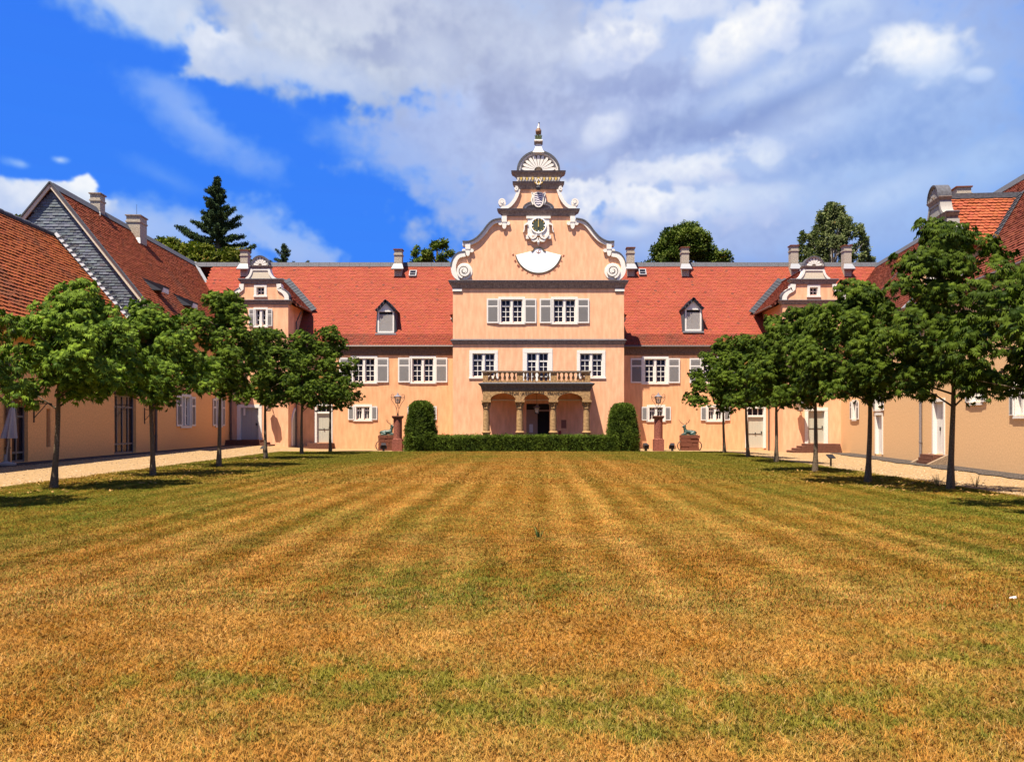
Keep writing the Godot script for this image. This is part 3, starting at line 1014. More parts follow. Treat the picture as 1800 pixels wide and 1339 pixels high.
# the curved gable of the small bays; y is the foot of its cornice
func scroll_gable(parent: Node, t: Transform3D, hw: float, y: float, k: float, plaster: Material, deep := 0.4, stone: Material = null) -> void:
	var sx := hw / 1.57
	if stone == null:
		stone = M.white_stone
	var s := Shape.new(M.cornice)
	s.stack([[y, hw + 0.03, 0.04, -deep], [y + 0.1 * k, hw + 0.1, 0.07, -deep], [y + 0.2 * k, hw + 0.18, 0.12, -deep], [y + 0.245 * k, hw + 0.18, 0.13, -deep]], t)
	s.use(M.lead)
	s.stack([[y + 0.245 * k + 0.001, hw + 0.2, 0.15, -deep], [y + 0.275 * k, hw + 0.16, 0.10, -deep]], t)
	var b := y + 0.25 * k
	part("cornice", s, parent)
	var side := smooth_line([Vector2(1.50, 0.02), Vector2(1.49, 0.2), Vector2(1.40, 0.4), Vector2(1.24, 0.55), Vector2(1.07, 0.64)], 4)
	side.append(Vector2(1.05, 0.93))
	for i in side.size():
		side[i] = Vector2(side[i].x * sx, b + side[i].y * k)
	s = Shape.new(plaster)
	var hole := Vector2(0.3 * sx, 0.0)
	# the gable field leaves a small window open
	var y0 := b + 0.30 * k
	var y1 := b + 0.76 * k
	s.prism(both_sides(PackedVector2Array([Vector2(1.50 * sx, b + 0.02 * k), Vector2(1.47 * sx, y0)])), -deep, 0.0, t)
	var right := PackedVector2Array()
	for p in side:
		if p.y > y0 and p.y < y1:
			right.append(p)
	for f in [1.0, -1.0]:
		var q := PackedVector2Array([Vector2(0.24 * f, y0), Vector2(1.47 * sx * f, y0)])
		q.append_array(flip(right, f))
		q.append(Vector2(1.06 * sx * f, y1))
		q.append(Vector2(0.24 * f, y1))
		s.prism(q, -deep, 0.0, t)
	s.prism(rect_poly(-1.055 * sx, y1, 1.055 * sx, b + 0.93 * k), -deep, 0.0, t)
	part("gable", s, parent)
	window(parent, t * Transform3D(Basis(), Vector3(0, y0, 0)), 0.48, y1 - y0, {"lights": 1, "cols": 2, "rows": 2, "head": false, "surround": 0.15})
	for f in [1.0, -1.0]:
		s = Shape.new(stone)
		var band := flip(side, f)
		s.ribbon(band, [0.13 * sx], -deep - 0.02, 0.07, t)
		s.use(M.lead)
		var top := PackedVector2Array()
		for i in side.size() - 1:
			top.append(Vector2((side[i].x + 0.14 * sx) * f, side[i].y + 0.04))
		s.ribbon(top, [0.02], -deep - 0.04, 0.09, t)
		part("scroll_band", s, parent)
	s = Shape.new(M.cornice)
	s.stack([[b + 0.93 * k, 1.10 * sx, 0.06, -deep], [b + 1.03 * k, 1.12 * sx, 0.08, -deep], [b + 1.16 * k, 1.24 * sx, 0.13, -deep], [b + 1.2 * k, 1.24 * sx, 0.14, -deep]], t)
	s.use(M.lead)
	s.stack([[b + 1.2 * k + 0.001, 1.26 * sx, 0.16, -deep], [b + 1.235 * k, 1.22 * sx, 0.1, -deep]], t)
	part("cornice", s, parent)
	var up := smooth_line([Vector2(0.80, 1.22), Vector2(0.64, 1.36), Vector2(0.53, 1.56), Vector2(0.47, 1.80)], 4)
	for i in up.size():
		up[i] = Vector2(up[i].x * sx, b + up[i].y * k)
	s = Shape.new(M.cream_stone if stone == M.white_stone else stone)
	s.prism(both_sides(up), -deep, 0.02, t)
	part("gable_top", s, parent)
	s = Shape.new(stone)
	for f in [1.0, -1.0]:
		s.ribbon(flip(up, f), [0.07], -deep - 0.01, 0.06, t)
	s.box(-0.44 * sx, 0.44 * sx, b + 1.70 * k, b + 1.79 * k, 0.0, 0.055, t)
	part("gable_border", s, parent)
	s = Shape.new(M.cornice)
	s.stack([[b + 1.8 * k, 0.50 * sx, 0.06, -deep], [b + 1.86 * k, 0.52 * sx, 0.08, -deep], [b + 1.95 * k, 0.60 * sx, 0.12, -deep], [b + 1.98 * k, 0.60 * sx, 0.12, -deep]], t)
	part("cornice", s, parent)
	shell(parent, t, Vector2(0, b + 1.985 * k), 0.49 * sx, 0.54 * k, 7, deep, stone)

# a half-round scallop with ribs and a lead hood
func shell(parent: Node, t: Transform3D, c: Vector2, rx: float, ry: float, ribs: int, deep: float, stone: Material = null) -> void:
	if stone == null:
		stone = M.white_stone
	var s := Shape.new(stone)
	s.prism(arc(c, rx * 0.95, ry * 0.95, 0.0, PI, 20), -deep, 0.0, t)
	s.ribbon(arc(c, rx * 0.94, ry * 0.94, 0.0, PI, 20), [rx * 0.055], 0.0, 0.10, t)
	s.use(M.lead)
	s.ribbon(arc(c, rx, ry, 0.0, PI, 20), [rx * 0.05], -deep - 0.02, 0.14, t)
	s.use(M.sandstone_dark)
	s.prism(arc(c, rx * 0.82, ry * 0.82, 0.03, PI - 0.03, 20), 0.0, 0.012, t)
	s.prism(arc(c, rx * 0.14, ry * 0.16, 0.0, PI, 8), 0.0, 0.12, t)
	var sh := part("shell", s, parent)
	for i in ribs:
		var a := PI * (i + 0.5) / ribs
		var d := Vector2(cos(a) * rx, sin(a) * ry)
		var n := Vector2(-sin(a) * rx, cos(a) * ry) * (PI / ribs) * 0.40
		s = Shape.new(stone)
		var q := PackedVector2Array([c + d * 0.2 - n * 0.2, c + d * 0.2 + n * 0.2, c + d * 0.64 + n * 0.66, c + d * 0.76 + n * 0.6, c + d * 0.82, c + d * 0.76 - n * 0.6, c + d * 0.64 - n * 0.66])
		s.prism(q, 0.012, 0.075, t)
		part("rib", s, sh)

func downpipe(parent: Node, x: float, z: float, y0: float, y1: float, m: Material, r := 0.055, kick := Vector3.ZERO) -> void:
	var s := Shape.new(m)
	var pts := [Vector3(x, y0, z), Vector3(x, y1, z)]
	var rr := [r, r]
	if kick != Vector3.ZERO:
		pts.append(Vector3(x, y1 + 0.15, z) + kick * 0.3)
		pts.append(Vector3(x, y1 + 0.45, z) + kick)
		rr.append_array([r, r])
	s.tube(pts, rr, 8)
	for k in 3:
		var y := lerpf(y0, y1, 0.15 + 0.35 * k)
		s.tube([Vector3(x, y, z), Vector3(x, y + 0.05, z)], [r * 1.25, r * 1.25], 8)
	part("downpipe", s, parent)

func steps(parent: Node, t: Transform3D, w: float, rise_: float, n: int, going: float, out: float, spread: float) -> void:
	# t at the middle of the threshold's foot; steps fall to the side «spread» and outwards
	var root := Node3D.new()
	root.name = "steps"
	root.transform = t
	parent.add_child(root, true)
	for i in n:
		var s := Shape.new(M.step_stone)
		var g := going * (n - 1 - i)
		s.box(-w / 2 - maxf(-spread, 0.0) * g, w / 2 + maxf(spread, 0.0) * g, rise_ * i / n - (0.2 if i == 0 else 0.0), rise_ * (i + 1) / n - 0.003, 0.005, out + 0.3 * g)
		part("step", s, root)

func wall_lantern(parent: Node, t: Transform3D) -> void:
	var s := Shape.new(M.iron)
	s.bar(Vector3(0, 0.75, 0.0), Vector3(0, 0.75, 0.55), 0.03, 0.03)
	s.bar(Vector3(0, 0.35, 0.01), Vector3(0, 0.75, 0.35), 0.02, 0.02)
	s.bar(Vector3(0, 0.2, 0.015), Vector3(0, 0.95, 0.015), 0.04, 0.02)
	var root := part("lantern", s, parent, t)
	lantern_body(root, Vector3(0, 0.0, 0.5), 0.40, 0.62)

func lantern_body(root: Node, at: Vector3, w: float, h: float) -> void:
	var s := Shape.new(M.iron)
	var a := w * 0.30
	var b := w * 0.5
	for q in [[-1, -1], [1, -1], [1, 1], [-1, 1]]:
		s.bar(at + Vector3(q[0] * a, 0, q[1] * a), at + Vector3(q[0] * b, h * 0.68, q[1] * b), 0.024, 0.024)
	for k in 4:
		var c0 := Vector3([-1, 1, 1, -1][k], 0, [-1, -1, 1, 1][k])
		var c1 := Vector3([1, 1, -1, -1][k], 0, [-1, 1, 1, -1][k])
		s.bar(at + c0 * a, at + c1 * a, 0.026, 0.03)
		s.bar(at + c0 * b + Vector3.UP * h * 0.68, at + c1 * b + Vector3.UP * h * 0.68, 0.03, 0.03)
	s.box(at.x - a, at.x + a, at.y - 0.03, at.y + 0.012, at.z - a, at.z + a)
	part("lantern_frame", s, root)
	s = Shape.new(M.copper_top)
	s.lathe([Vector2(b * 1.45, h * 0.68), Vector2(b * 1.25, h * 0.72), Vector2(b * 0.7, h * 0.84), Vector2(b * 0.42, h * 0.88), Vector2(b * 0.42, h * 0.96), Vector2(b * 0.3, h * 1.0), Vector2(0.02, h * 1.06), Vector2(0.03, h * 1.1), Vector2(0.0, h * 1.16)], at, 8)
	part("lantern_roof", s, root)
	s = Shape.new(M.white_paint)
	s.lathe([Vector2(0.0, h * 0.1), Vector2(0.035, h * 0.1), Vector2(0.045, h * 0.3), Vector2(0.03, h * 0.46), Vector2(0.0, h * 0.46)], at, 8)
	part("lamp_bulb", s, root)
	for k in 4:
		s = Shape.new(M.lantern_glass)
		var c0 := Vector3([-1, 1, 1, -1][k], 0, [-1, -1, 1, 1][k])
		var c1 := Vector3([1, 1, -1, -1][k], 0, [-1, 1, 1, -1][k])
		s.quad(at + c0 * a * 0.96 + Vector3.UP * 0.02, at + c1 * a * 0.96 + Vector3.UP * 0.02, at + c1 * b * 0.96 + Vector3.UP * h * 0.67, at + c0 * b * 0.96 + Vector3.UP * h * 0.67)
		part("pane", s, root)

# ---------------------------------------------------------------- the gabled middle building
const PD := 52.0
func px_(p: float) -> float: return (p - 946.5) / 28.85
func py_(p: float) -> float: return EYE + (HZ - p) / 28.85

func at2(x: float, y: float, z := 0.0) -> Transform3D: return Transform3D(Basis(), Vector3(x, y, z))

func make_pavilion() -> void:
	var o := thing("gabled_pavilion", "peach middle building with tall curved gable, clock, sundial and arched stone porch", "building", Vector3(0.4, 0, -PD))
	var hw := 5.22
	var wins := []   # [x, y, w, h, options]
	for p in [899.3, 992.2]:
		wins.append([px_(p), py_(566.5), 1.32, 1.40, {"shutters": "both", "shutter": 0.74, "shutter_high": 1.5, "surround": 0.15}])
	wins.append([px_(850.0), py_(662.0), 1.36, 1.42, {"surround": 0.19}])
	wins.append([px_(1039.2), py_(662.0), 1.36, 1.42, {"surround": 0.19}])
	wins.append([px_(945.0), py_(672.0), 1.30, 1.80, {"surround": 0.26, "rows": 4}])
	var holes := []
	for q in wins:
		holes.append(Rect2(q[0] - q[2] / 2, q[1], q[2], q[3]))
	var dw := 1.40
	var dx := px_(945.5)
	holes.append(Rect2(dx - dw / 2, 0.32, dw, 2.48))
	var s := Shape.new(M.plaster_pale)
	s.wall(-hw, hw, -0.3, 10.28, holes, 0.22)
	for f in [-1.0, 1.0]:
		s.face(Vector3(f * hw, -0.3, 0), Vector3(f * hw, 8.25, 0), Vector3(f * hw, 8.25, -8), Vector3(f * hw, -0.3, -8), Vector3(f, 0, 0))
		s.face(Vector3(f * hw, 8.25, 0), Vector3(f * hw, 10.28, 0), Vector3(f * hw, 10.28, -0.55), Vector3(f * hw, 8.25, -0.55), Vector3(f, 0, 0))
	s.face(Vector3(-hw, 8.0, -0.55), Vector3(hw, 8.0, -0.55), Vector3(hw, 10.28, -0.55), Vector3(-hw, 10.28, -0.55), Vector3(0, 0, -1))
	part("wall", s, o)
	for q in wins:
		window(o, at2(q[0], q[1]), q[2], q[3], q[4])
	# belt course and main cornice
	s = Shape.new(M.cornice)
	s.stack([[6.40, hw + 0.02, 0.03, -3.0], [6.48, hw + 0.05, 0.06, -3.0], [6.60, hw + 0.11, 0.11, -3.0], [6.66, hw + 0.14, 0.13, -3.0]])
	s.use(M.lead)
	s.stack([[6.661, hw + 0.16, 0.15, -3.0], [6.74, hw + 0.04, 0.03, -3.0]])
	part("belt_course", s, o)
	s = Shape.new(M.cornice)
	s.stack([[9.80, hw + 0.02, 0.03, -0.6], [9.88, hw + 0.06, 0.07, -0.6], [10.02, hw + 0.12, 0.12, -0.6], [10.14, hw + 0.22, 0.19, -0.6], [10.27, hw + 0.26, 0.22, -0.6]])
	s.use(M.lead)
	s.stack([[10.271, hw + 0.28, 0.24, -0.6], [10.31, hw + 0.2, 0.16, -0.6]])
	part("cornice", s, o)
	for f in [-1.0, 1.0]:
		s = Shape.new(M.white_stone)
		s.box(f * (hw - 0.27) - 0.29, f * (hw - 0.27) + 0.29, 9.64, 9.80, -0.3, 0.07)
		s.use(M.cornice)
		s.box(f * (hw - 0.27) - 0.27, f * (hw - 0.27) + 0.27, 9.58, 9.64, -0.3, 0.05)
		part("corbel", s, o)
		s = Shape.new(M.cornice)
		s.stack([[7.9, 0.10, 0.2, -0.2], [8.0, 0.18, 0.26, -0.26], [8.12, 0.2, 0.28, -0.28]], at2(f * (hw + 0.05), 0, -1.6))
		s.use(M.white_stone)
		s.box(f * (hw + 0.05) - 0.21, f * (hw + 0.05) + 0.21, 8.12, 8.2, -1.9, -1.3)
		part("corbel", s, o)
	# roof behind the gable
	for f in [-1.0, 1.0]:
		var v := Vector3(-f * 5.4, 4.4, 0)
		tiles(o, Vector3(f * 5.42, 8.2, -0.56), Vector3(0, 0, -1), v, rect_poly(0, 0, 9.0, v.length()), Color(0.24, 0.056, 0.032), 0.25, 0.2)
	# gable field
	var right := PackedVector2Array([Vector2(4.7, 10.29)])
	right.append_array(smooth_line([Vector2(5.02, 10.30), Vector2(5.27, 10.75), Vector2(5.30, 11.2), Vector2(5.16, 11.62), Vector2(4.86, 11.92), Vector2(4.50, 12.02)], 3))
	right.append(Vector2(4.46, 12.02))
	right.append_array(smooth_line([Vector2(4.46, 12.60), Vector2(4.18, 12.63), Vector2(3.71, 12.86), Vector2(3.32, 13.25), Vector2(3.01, 13.66), Vector2(2.70, 13.93), Vector2(2.31, 14.02)], 3))
	right.append(Vector2(2.2, 14.02))
	right.append(Vector2(2.2, 14.22))
	s = Shape.new(M.plaster_pale)
	s.prism(both_sides(right), -0.5, 0.0)
	var up := smooth_line([Vector2(2.05, 14.64), Vector2(1.69, 14.86), Vector2(1.38, 15.32), Vector2(1.24, 15.86)], 4)
	s.prism(both_sides(up), -0.5, 0.0)
	s.box(-1.28, 1.28, 15.86, 16.96, -0.5, -0.001)
	part("gable", s, o)
	for f in [-1.0, 1.0]:
		# big volute at the foot
		s = Shape.new(M.white_stone)
		var c1 := smooth_line([Vector2(4.46, 11.90), Vector2(4.86, 11.80), Vector2(5.08, 11.52), Vector2(5.18, 11.15), Vector2(5.14, 10.78), Vector2(4.96, 10.52), Vector2(4.75, 10.44)], 4)
		s.ribbon(flip(c1, f), [0.15], -0.52, 0.12)
		s.use(M.lead)
		var c2 := smooth_line([Vector2(4.46, 12.07), Vector2(4.92, 11.97), Vector2(5.22, 11.62), Vector2(5.335, 11.15)], 4)
		s.ribbon(flip(c2, f), [0.03], -0.54, 0.15)
		part("volute_band", s, o)
		s = Shape.new(M.white_stone)
		s.ribbon(flip(spiral(Vector2(4.52, 10.86), 0.42, 0.10, -1.3, 1.9, 40), f), [0.058], 0.0, 0.19)
		s.ribbon(flip(arc(Vector2(4.52, 10.86), 0.30, 0.30, 0.0, TAU, 24), f), [0.20], 0.0, 0.03)
		s.prism(flip(arc(Vector2(4.52, 10.86), 0.10, 0.10, 0, TAU * 0.97, 12), f), 0.0, 0.2)
		part("scroll", s, o)
		# pendant brackets
		for q in [Vector2(4.30, 12.55), Vector2(2.08, 14.20)]:
			s = Shape.new(M.white_stone)
			s.box(f * q.x - 0.15, f * q.x + 0.15, q.y - 0.36, q.y, -0.1, 0.16)
			s.box(f * q.x - 0.28, f * q.x + 0.26, q.y - 0.54, q.y - 0.36, -0.05, 0.12)
			s.prism(arc(Vector2(f * q.x, q.y - 0.56), 0.13, 0.22, 0, TAU * 0.97, 14), 0.0, 0.14)
			for e in [-1.0, 1.0]:
				s.prism(arc(Vector2(f * q.x + e * 0.24, q.y - 0.44), 0.12, 0.11, 0, TAU * 0.97, 12), 0.0, 0.13)
			part("bracket", s, o)
		# the S-curve above
		s = Shape.new(M.white_stone)
		var c3 := smooth_line([Vector2(4.62, 12.52), Vector2(4.18, 12.53), Vector2(3.71, 12.76), Vector2(3.32, 13.15), Vector2(3.01, 13.56), Vector2(2.70, 13.83), Vector2(2.25, 13.92)], 4)
		s.ribbon(flip(c3, f), [0.10], -0.52, 0.12)
		s.use(M.lead)
		var c4 := PackedVector2Array()
		for i in c3.size():
			var d := (c3[mini(i + 1, c3.size() - 1)] - c3[maxi(i - 1, 0)]).normalized()
			c4.append(c3[i] + Vector2(d.y, -d.x) * 0.135)
		s.ribbon(flip(c4, f), [0.04], -0.55, 0.20)
		part("scroll_band", s, o)
		# upper scroll
		s = Shape.new(M.white_stone)
		var c5 := smooth_line([Vector2(2.30, 14.74), Vector2(1.98, 14.73), Vector2(1.66, 14.93), Vector2(1.36, 15.36), Vector2(1.20, 15.84)], 4)
		s.ribbon(flip(c5, f), [0.12, 0.12, 0.11, 0.11, 0.10], -0.5, 0.12)
		s.ribbon(flip(spiral(Vector2(2.20, 15.06), 0.21, 0.06, -1.35, 1.6, 26), f), [0.055], -0.3, 0.14)
		s.prism(flip(arc(Vector2(2.2, 15.06), 0.09, 0.09, 0, TAU * 0.97, 10), f), -0.2, 0.16)
		s.box(f * 2.2 - 0.1, f * 2.2 + 0.1, 14.66, 14.85, -0.3, 0.08)
		part("scroll", s, o)
		s = Shape.new(M.white_stone)
		s.ribbon(flip(spiral(Vector2(1.36, 15.88), 0.12, 0.03, 1.2, 1.3, 14), f), [0.04], -0.3, 0.16)
		part("scroll", s, o)
	for q in [[14.22, 2.18, 2.50, 14.64], [15.86, 1.30, 1.56, 16.29], [16.58, 1.32, 1.64, 16.95]]:
		s = Shape.new(M.cornice)
		var h: float = q[3] - q[0]
		s.stack([[q[0], q[1], 0.06, -0.5], [q[0] + h * 0.3, q[1] + 0.06, 0.09, -0.52], [q[0] + h * 0.55, lerpf(q[1], q[2], 0.5), 0.13, -0.56], [q[0] + h * 0.75, q[2] - 0.03, 0.18, -0.6], [q[3], q[2], 0.20, -0.6]])
		s.use(M.lead)
		s.stack([[q[3] + 0.001, q[2] + 0.02, 0.22, -0.6], [q[3] + 0.03, q[2] - 0.1, 0.14, -0.6]])
		part("cornice", s, o)
	# frieze with carved hanging leaves
	s = Shape.new(M.white_stone)
	s.box(-1.32, 1.32, 16.32, 16.58, -0.45, 0.05)
	var fr := part("frieze", s, o)
	for i in 15:
		var x := -1.23 + 2.46 * i / 14.0
		s = Shape.new(M.gold if i % 2 else M.cream_stone)
		s.prism(PackedVector2Array([Vector2(x - 0.075, 16.56), Vector2(x + 0.075, 16.56), Vector2(x + 0.05, 16.44), Vector2(x, 16.345), Vector2(x - 0.05, 16.44)]), 0.05, 0.11 + 0.02 * (i % 3))
		part("carved_drop", s, fr)
	shell(o, Transform3D(), Vector2(0, 16.98), 1.26, 1.16, 11, 0.5)
	s = Shape.new(M.white_stone)
	s.stack([[18.06, 0.36, 0.2, -0.5], [18.22, 0.25, 0.14, -0.42], [18.4, 0.2, 0.08, -0.36], [18.62, 0.16, 0.04, -0.32]])
	s.use(M.cornice)
	s.stack([[18.62, 0.17, 0.06, -0.34], [18.72, 0.26, 0.16, -0.44], [18.78, 0.26, 0.16, -0.44]])
	s.use(M.white_stone)
	s.stack([[18.781, 0.25, 0.15, -0.43], [18.86, 0.24, 0.14, -0.42]])
	part("pedestal", s, o)
	# lunette behind the shield
	s = Shape.new(M.lead)
	s.ribbon(arc(Vector2(0, 14.66), 0.92, 0.44, 0.05, PI - 0.05, 16), [0.045], 0.0, 0.16)
	s.use(M.white_stone)
	s.ribbon(arc(Vector2(0, 14.66), 0.82, 0.34, 0.05, PI - 0.05, 16), [0.05], 0.0, 0.10)
	s.use(M.cornice)
	s.prism(arc(Vector2(0, 14.66), 0.78, 0.30, 0.0, PI, 16), 0.0, 0.03)
	part("lunette", s, o)
	make_shield(o)
	make_clock(o)
	make_sundial(o)
	make_portico(o)
	# the entrance
	s = Shape.new(M.dark_inside)
	s.box(dx - dw / 2, dx + dw / 2, 0.3, 2.85, -0.42, -0.40)
	s.box(dx - dw / 2 - 0.02, dx - dw / 2, 0.3, 2.85, -0.4, -0.22)
	s.box(dx + dw / 2, dx + dw / 2 + 0.02, 0.3, 2.85, -0.4, -0.22)
	s.box(dx - dw / 2, dx + dw / 2, 2.85, 2.87, -0.4, -0.22)
	var dr := part("door", s, o)
	s = Shape.new(M.door_brown)
	s.box(dx - dw / 2, dx - 0.02, 0.33, 2.33, -0.14, -0.09)
	for k in 3:
		s.box(dx - dw / 2 + 0.1, dx - 0.12, 0.48 + k * 0.62, 0.98 + k * 0.62, -0.09, -0.075)
	part("door_leaf", s, dr)
	s = Shape.new(M.door_brown)
	s.box(dx - dw / 2, dx + dw / 2, 2.33, 2.43, -0.16, -0.05)
	s.box(dx - 0.04, dx + 0.04, 2.43, 2.8, -0.16, -0.08)
	part("transom_bar", s, dr)
	for f in [-1.0, 1.0]:
		s = Shape.new(M.dark_inside)
		s.box(dx + f * dw / 4 - 0.3, dx + f * dw / 4 + 0.3, 2.44, 2.79, -0.14, -0.13)
		part("pane", s, dr)
	s = Shape.new(M.paper)
	s.box(px_(930.5), px_(936.8), py_(760), py_(745.5), -0.074, -0.07)
	part("notice", s, dr)
	s = Shape.new(M.plaque_red)
	s.box(px_(981.5), px_(986.5), py_(764.0), py_(757), 0.0, 0.06)
	part("letter_box", s, o)
	s = Shape.new(M.plaque_brown)
	s.box(px_(986.5), px_(995.5), py_(752.5), py_(738), 0.0, 0.02)
	part("plaque", s, o)
	s = Shape.new(M.white_stone)
	s.box(-3.0, 2.75, 2.98, 3.06, 0.0, 0.06)
	part("wall_moulding", s, o)

func make_shield(o: Node) -> void:
	var y := 15.19
	var out := smooth_line([Vector2(0.0, y - 0.45), Vector2(0.16, y - 0.38), Vector2(0.27, y - 0.16), Vector2(0.28, y + 0.1), Vector2(0.24, y + 0.36), Vector2(0.1, y + 0.40), Vector2(0.0, y + 0.44)], 3)
	var poly := both_sides(out)
	var s := Shape.new(M.shield_blue)
	s.prism(poly, 0.05, 0.22)
	var arms := part("coat_of_arms", s, o)
	s = Shape.new(M.white_stone)
	var loop := poly.duplicate()
	loop.append(poly[0])
	s.ribbon(loop, [0.04], 0.04, 0.25)
	part("shield_border", s, arms)
	for i in 5:   # wavy white bars
		s = Shape.new(M.shield_white)
		var yy := y + 0.27 - 0.135 * i
		var wv := PackedVector2Array()
		var half: float = [0.2, 0.225, 0.235, 0.21, 0.15][i]
		for k in 9:
			wv.append(Vector2(lerpf(-half, half, k / 8.0), yy + 0.02 * sin(k * 1.3)))
		s.ribbon(wv, [0.033], 0.22, 0.245)
		part("bar", s, arms)
	for f in [-1.0, 1.0]:
		s = Shape.new(M.white_stone)
		s.ribbon(flip(smooth_line([Vector2(0.30, y + 0.34), Vector2(0.40, y + 0.42), Vector2(0.36, y + 0.2), Vector2(0.42, y - 0.02), Vector2(0.32, y - 0.3)], 4), f), [0.045], 0.02, 0.17)
		part("mantling", s, arms)
	s = Shape.new(M.lead)
	s.lathe([Vector2(0.0, -0.16), Vector2(0.12, -0.13), Vector2(0.17, 0.0), Vector2(0.12, 0.13), Vector2(0, 0.17)], Vector3(0, 15.87, 0.34), 12)
	part("helmet", s, arms)
	s = Shape.new(M.gold)
	for k in 5:
		var a := PI * (0.1 + 0.2 * k)
		s.tube([Vector3(0, 16.02, 0.42), Vector3(cos(a) * 0.2, 16.06 + sin(a) * 0.18, 0.44), Vector3(cos(a) * 0.27, 16.12 + sin(a) * 0.26, 0.43)], [0.03, 0.035, 0.01], 6)
	s.use(M.white_stone)
	for f in [-1.0, 1.0]:
		s.ribbon(flip(smooth_line([Vector2(0.03, 16.02), Vector2(0.13, 16.14), Vector2(0.1, 16.28), Vector2(0.02, 16.36)], 3), f), [0.03], 0.40, 0.5)
	part("crest", s, arms)

func make_clock(o: Node) -> void:
	var y := 13.64
	var s := Shape.new(M.white_stone)
	s.box(-0.66, 0.66, 13.02, 14.18, 0.0, 0.10)
	s.box(-0.74, 0.74, 14.06, 14.2, 0.0, 0.14)
	for f in [-1.0, 1.0]:
		s.ribbon(flip(smooth_line([Vector2(0.64, 13.75), Vector2(0.84, 13.66), Vector2(0.86, 13.40), Vector2(0.92, 13.22)], 4), f), [0.07, 0.07, 0.06, 0.05, 0.04, 0.03], 0.0, 0.17)
		s.ribbon(flip(smooth_line([Vector2(0.60, 13.08), Vector2(0.40, 12.86), Vector2(0.20, 12.92), Vector2(0.12, 13.08)], 4), f), [0.06], 0.05, 0.18)
		s.ribbon(flip(smooth_line([Vector2(0.46, 12.98), Vector2(0.34, 12.72), Vector2(0.14, 12.72), Vector2(0.0, 12.86)], 4), f), [0.065], 0.0, 0.15)
		s.box(f * 0.66 - 0.1, f * 0.66 + 0.1, 12.82, 13.04, 0.0, 0.13)
	s.lathe([Vector2(0, -0.22), Vector2(0.05, -0.14), Vector2(0.09, 0.0), Vector2(0.04, 0.1), Vector2(0, 0.12)], Vector3(0, 12.62, 0.1), 8)
	var c := part("clock", s, o)
	s = Shape.new(M.dial_green)
	s.prism(arc(Vector2(0, y), 0.43, 0.43, 0, TAU * 0.975, 36), 0.10, 0.135)
	part("dial", s, c)
	s = Shape.new(M.dial_white)
	s.ribbon(arc(Vector2(0, y), 0.45, 0.45, 0, TAU, 36), [0.03], 0.1, 0.17)
	part("dial_rim", s, c)
	for k in 12:
		var a := TAU * k / 12.0
		s = Shape.new(M.gold if k % 3 else M.dial_white)
		var d := Vector2(sin(a), cos(a))
		s.ribbon(PackedVector2Array([Vector2(0, y) + d * 0.33, Vector2(0, y) + d * 0.41]), [0.035], 0.135, 0.15)
		part("hour_mark", s, c)
	for q in [[0.36, 0.022, 0.03], [0.25, 0.034, -0.02]]:
		s = Shape.new(M.gold)
		s.ribbon(PackedVector2Array([Vector2(0, y - 0.1), Vector2(q[2] * q[0], y + q[0])]), [q[1], q[1] * 0.5], 0.15 + q[1] * 0.3, 0.17 + q[1] * 0.3)
		part("hand", s, c)

var lettering := SystemFont.new()
func make_sundial(o: Node) -> void:
	var c := Vector2(0, 12.18)
	var R := 1.43
	var a0 := -0.235
	var s := Shape.new(M.dial_white)
	var p := arc(c, R - 0.02, R - 0.02, PI - a0, TAU + a0, 36)   # the lower bow
	p.append_array(PackedVector2Array([Vector2(0.44, 12.08), Vector2(0.33, 12.11), Vector2(0.22, 12.26), Vector2(0.0, 12.30), Vector2(-0.22, 12.26), Vector2(-0.33, 12.11), Vector2(-0.44, 12.08)]))
	s.prism(p, 0.0, 0.02)
	var d := part("sundial", s, o)
	s = Shape.new(M.dial_border)
	s.ribbon(arc(c, R, R, PI - a0 + 0.02, TAU + a0 - 0.02, 40), [0.03], 0.0, 0.035)
	part("border", s, d)
	s = Shape.new(M.dial_border)
	s.ribbon(smooth_line([Vector2(-0.44, 12.08), Vector2(-0.33, 12.11), Vector2(-0.22, 12.26), Vector2(0.0, 12.31), Vector2(0.22, 12.26), Vector2(0.33, 12.11), Vector2(0.44, 12.08)], 3), [0.035], 0.0, 0.05)
	part("border", s, d)
	s = Shape.new(M.mark_red)
	s.ribbon(arc(Vector2(0, 12.08), 0.12, 0.1, PI, TAU, 10), [0.018], 0.02, 0.03)
	s.box(-0.02, 0.02, 11.97, 12.16, 0.02, 0.032)
	part("emblem", s, d)
	s = Shape.new(M.iron)
	s.tube([Vector3(0, 12.1, 0.0), Vector3(0, 11.82, 0.34)], [0.012, 0.008], 6)
	part("gnomon", s, d)
	var nums := ["VI", "VII", "VIII", "IX", "X", "XI", "XII", "I", "II", "III", "IIII", "V", "VI"]
	for i in nums.size():
		var a := PI - a0 + (PI + 2.0 * a0) * i / 12.0 + (0.0 if i != 0 else -0.04)
		var tm := TextMesh.new()
		tm.font = lettering
		tm.text = nums[i]
		tm.font_size = 32
		tm.pixel_size = 0.0045
		tm.depth = 0.012
		tm.material = M.mark_red
		part("numeral", tm, d, Transform3D(Basis(Vector3.BACK, a + PI / 2), Vector3(c.x + cos(a) * (R + 0.15), c.y + sin(a) * (R + 0.15), 0.007)))

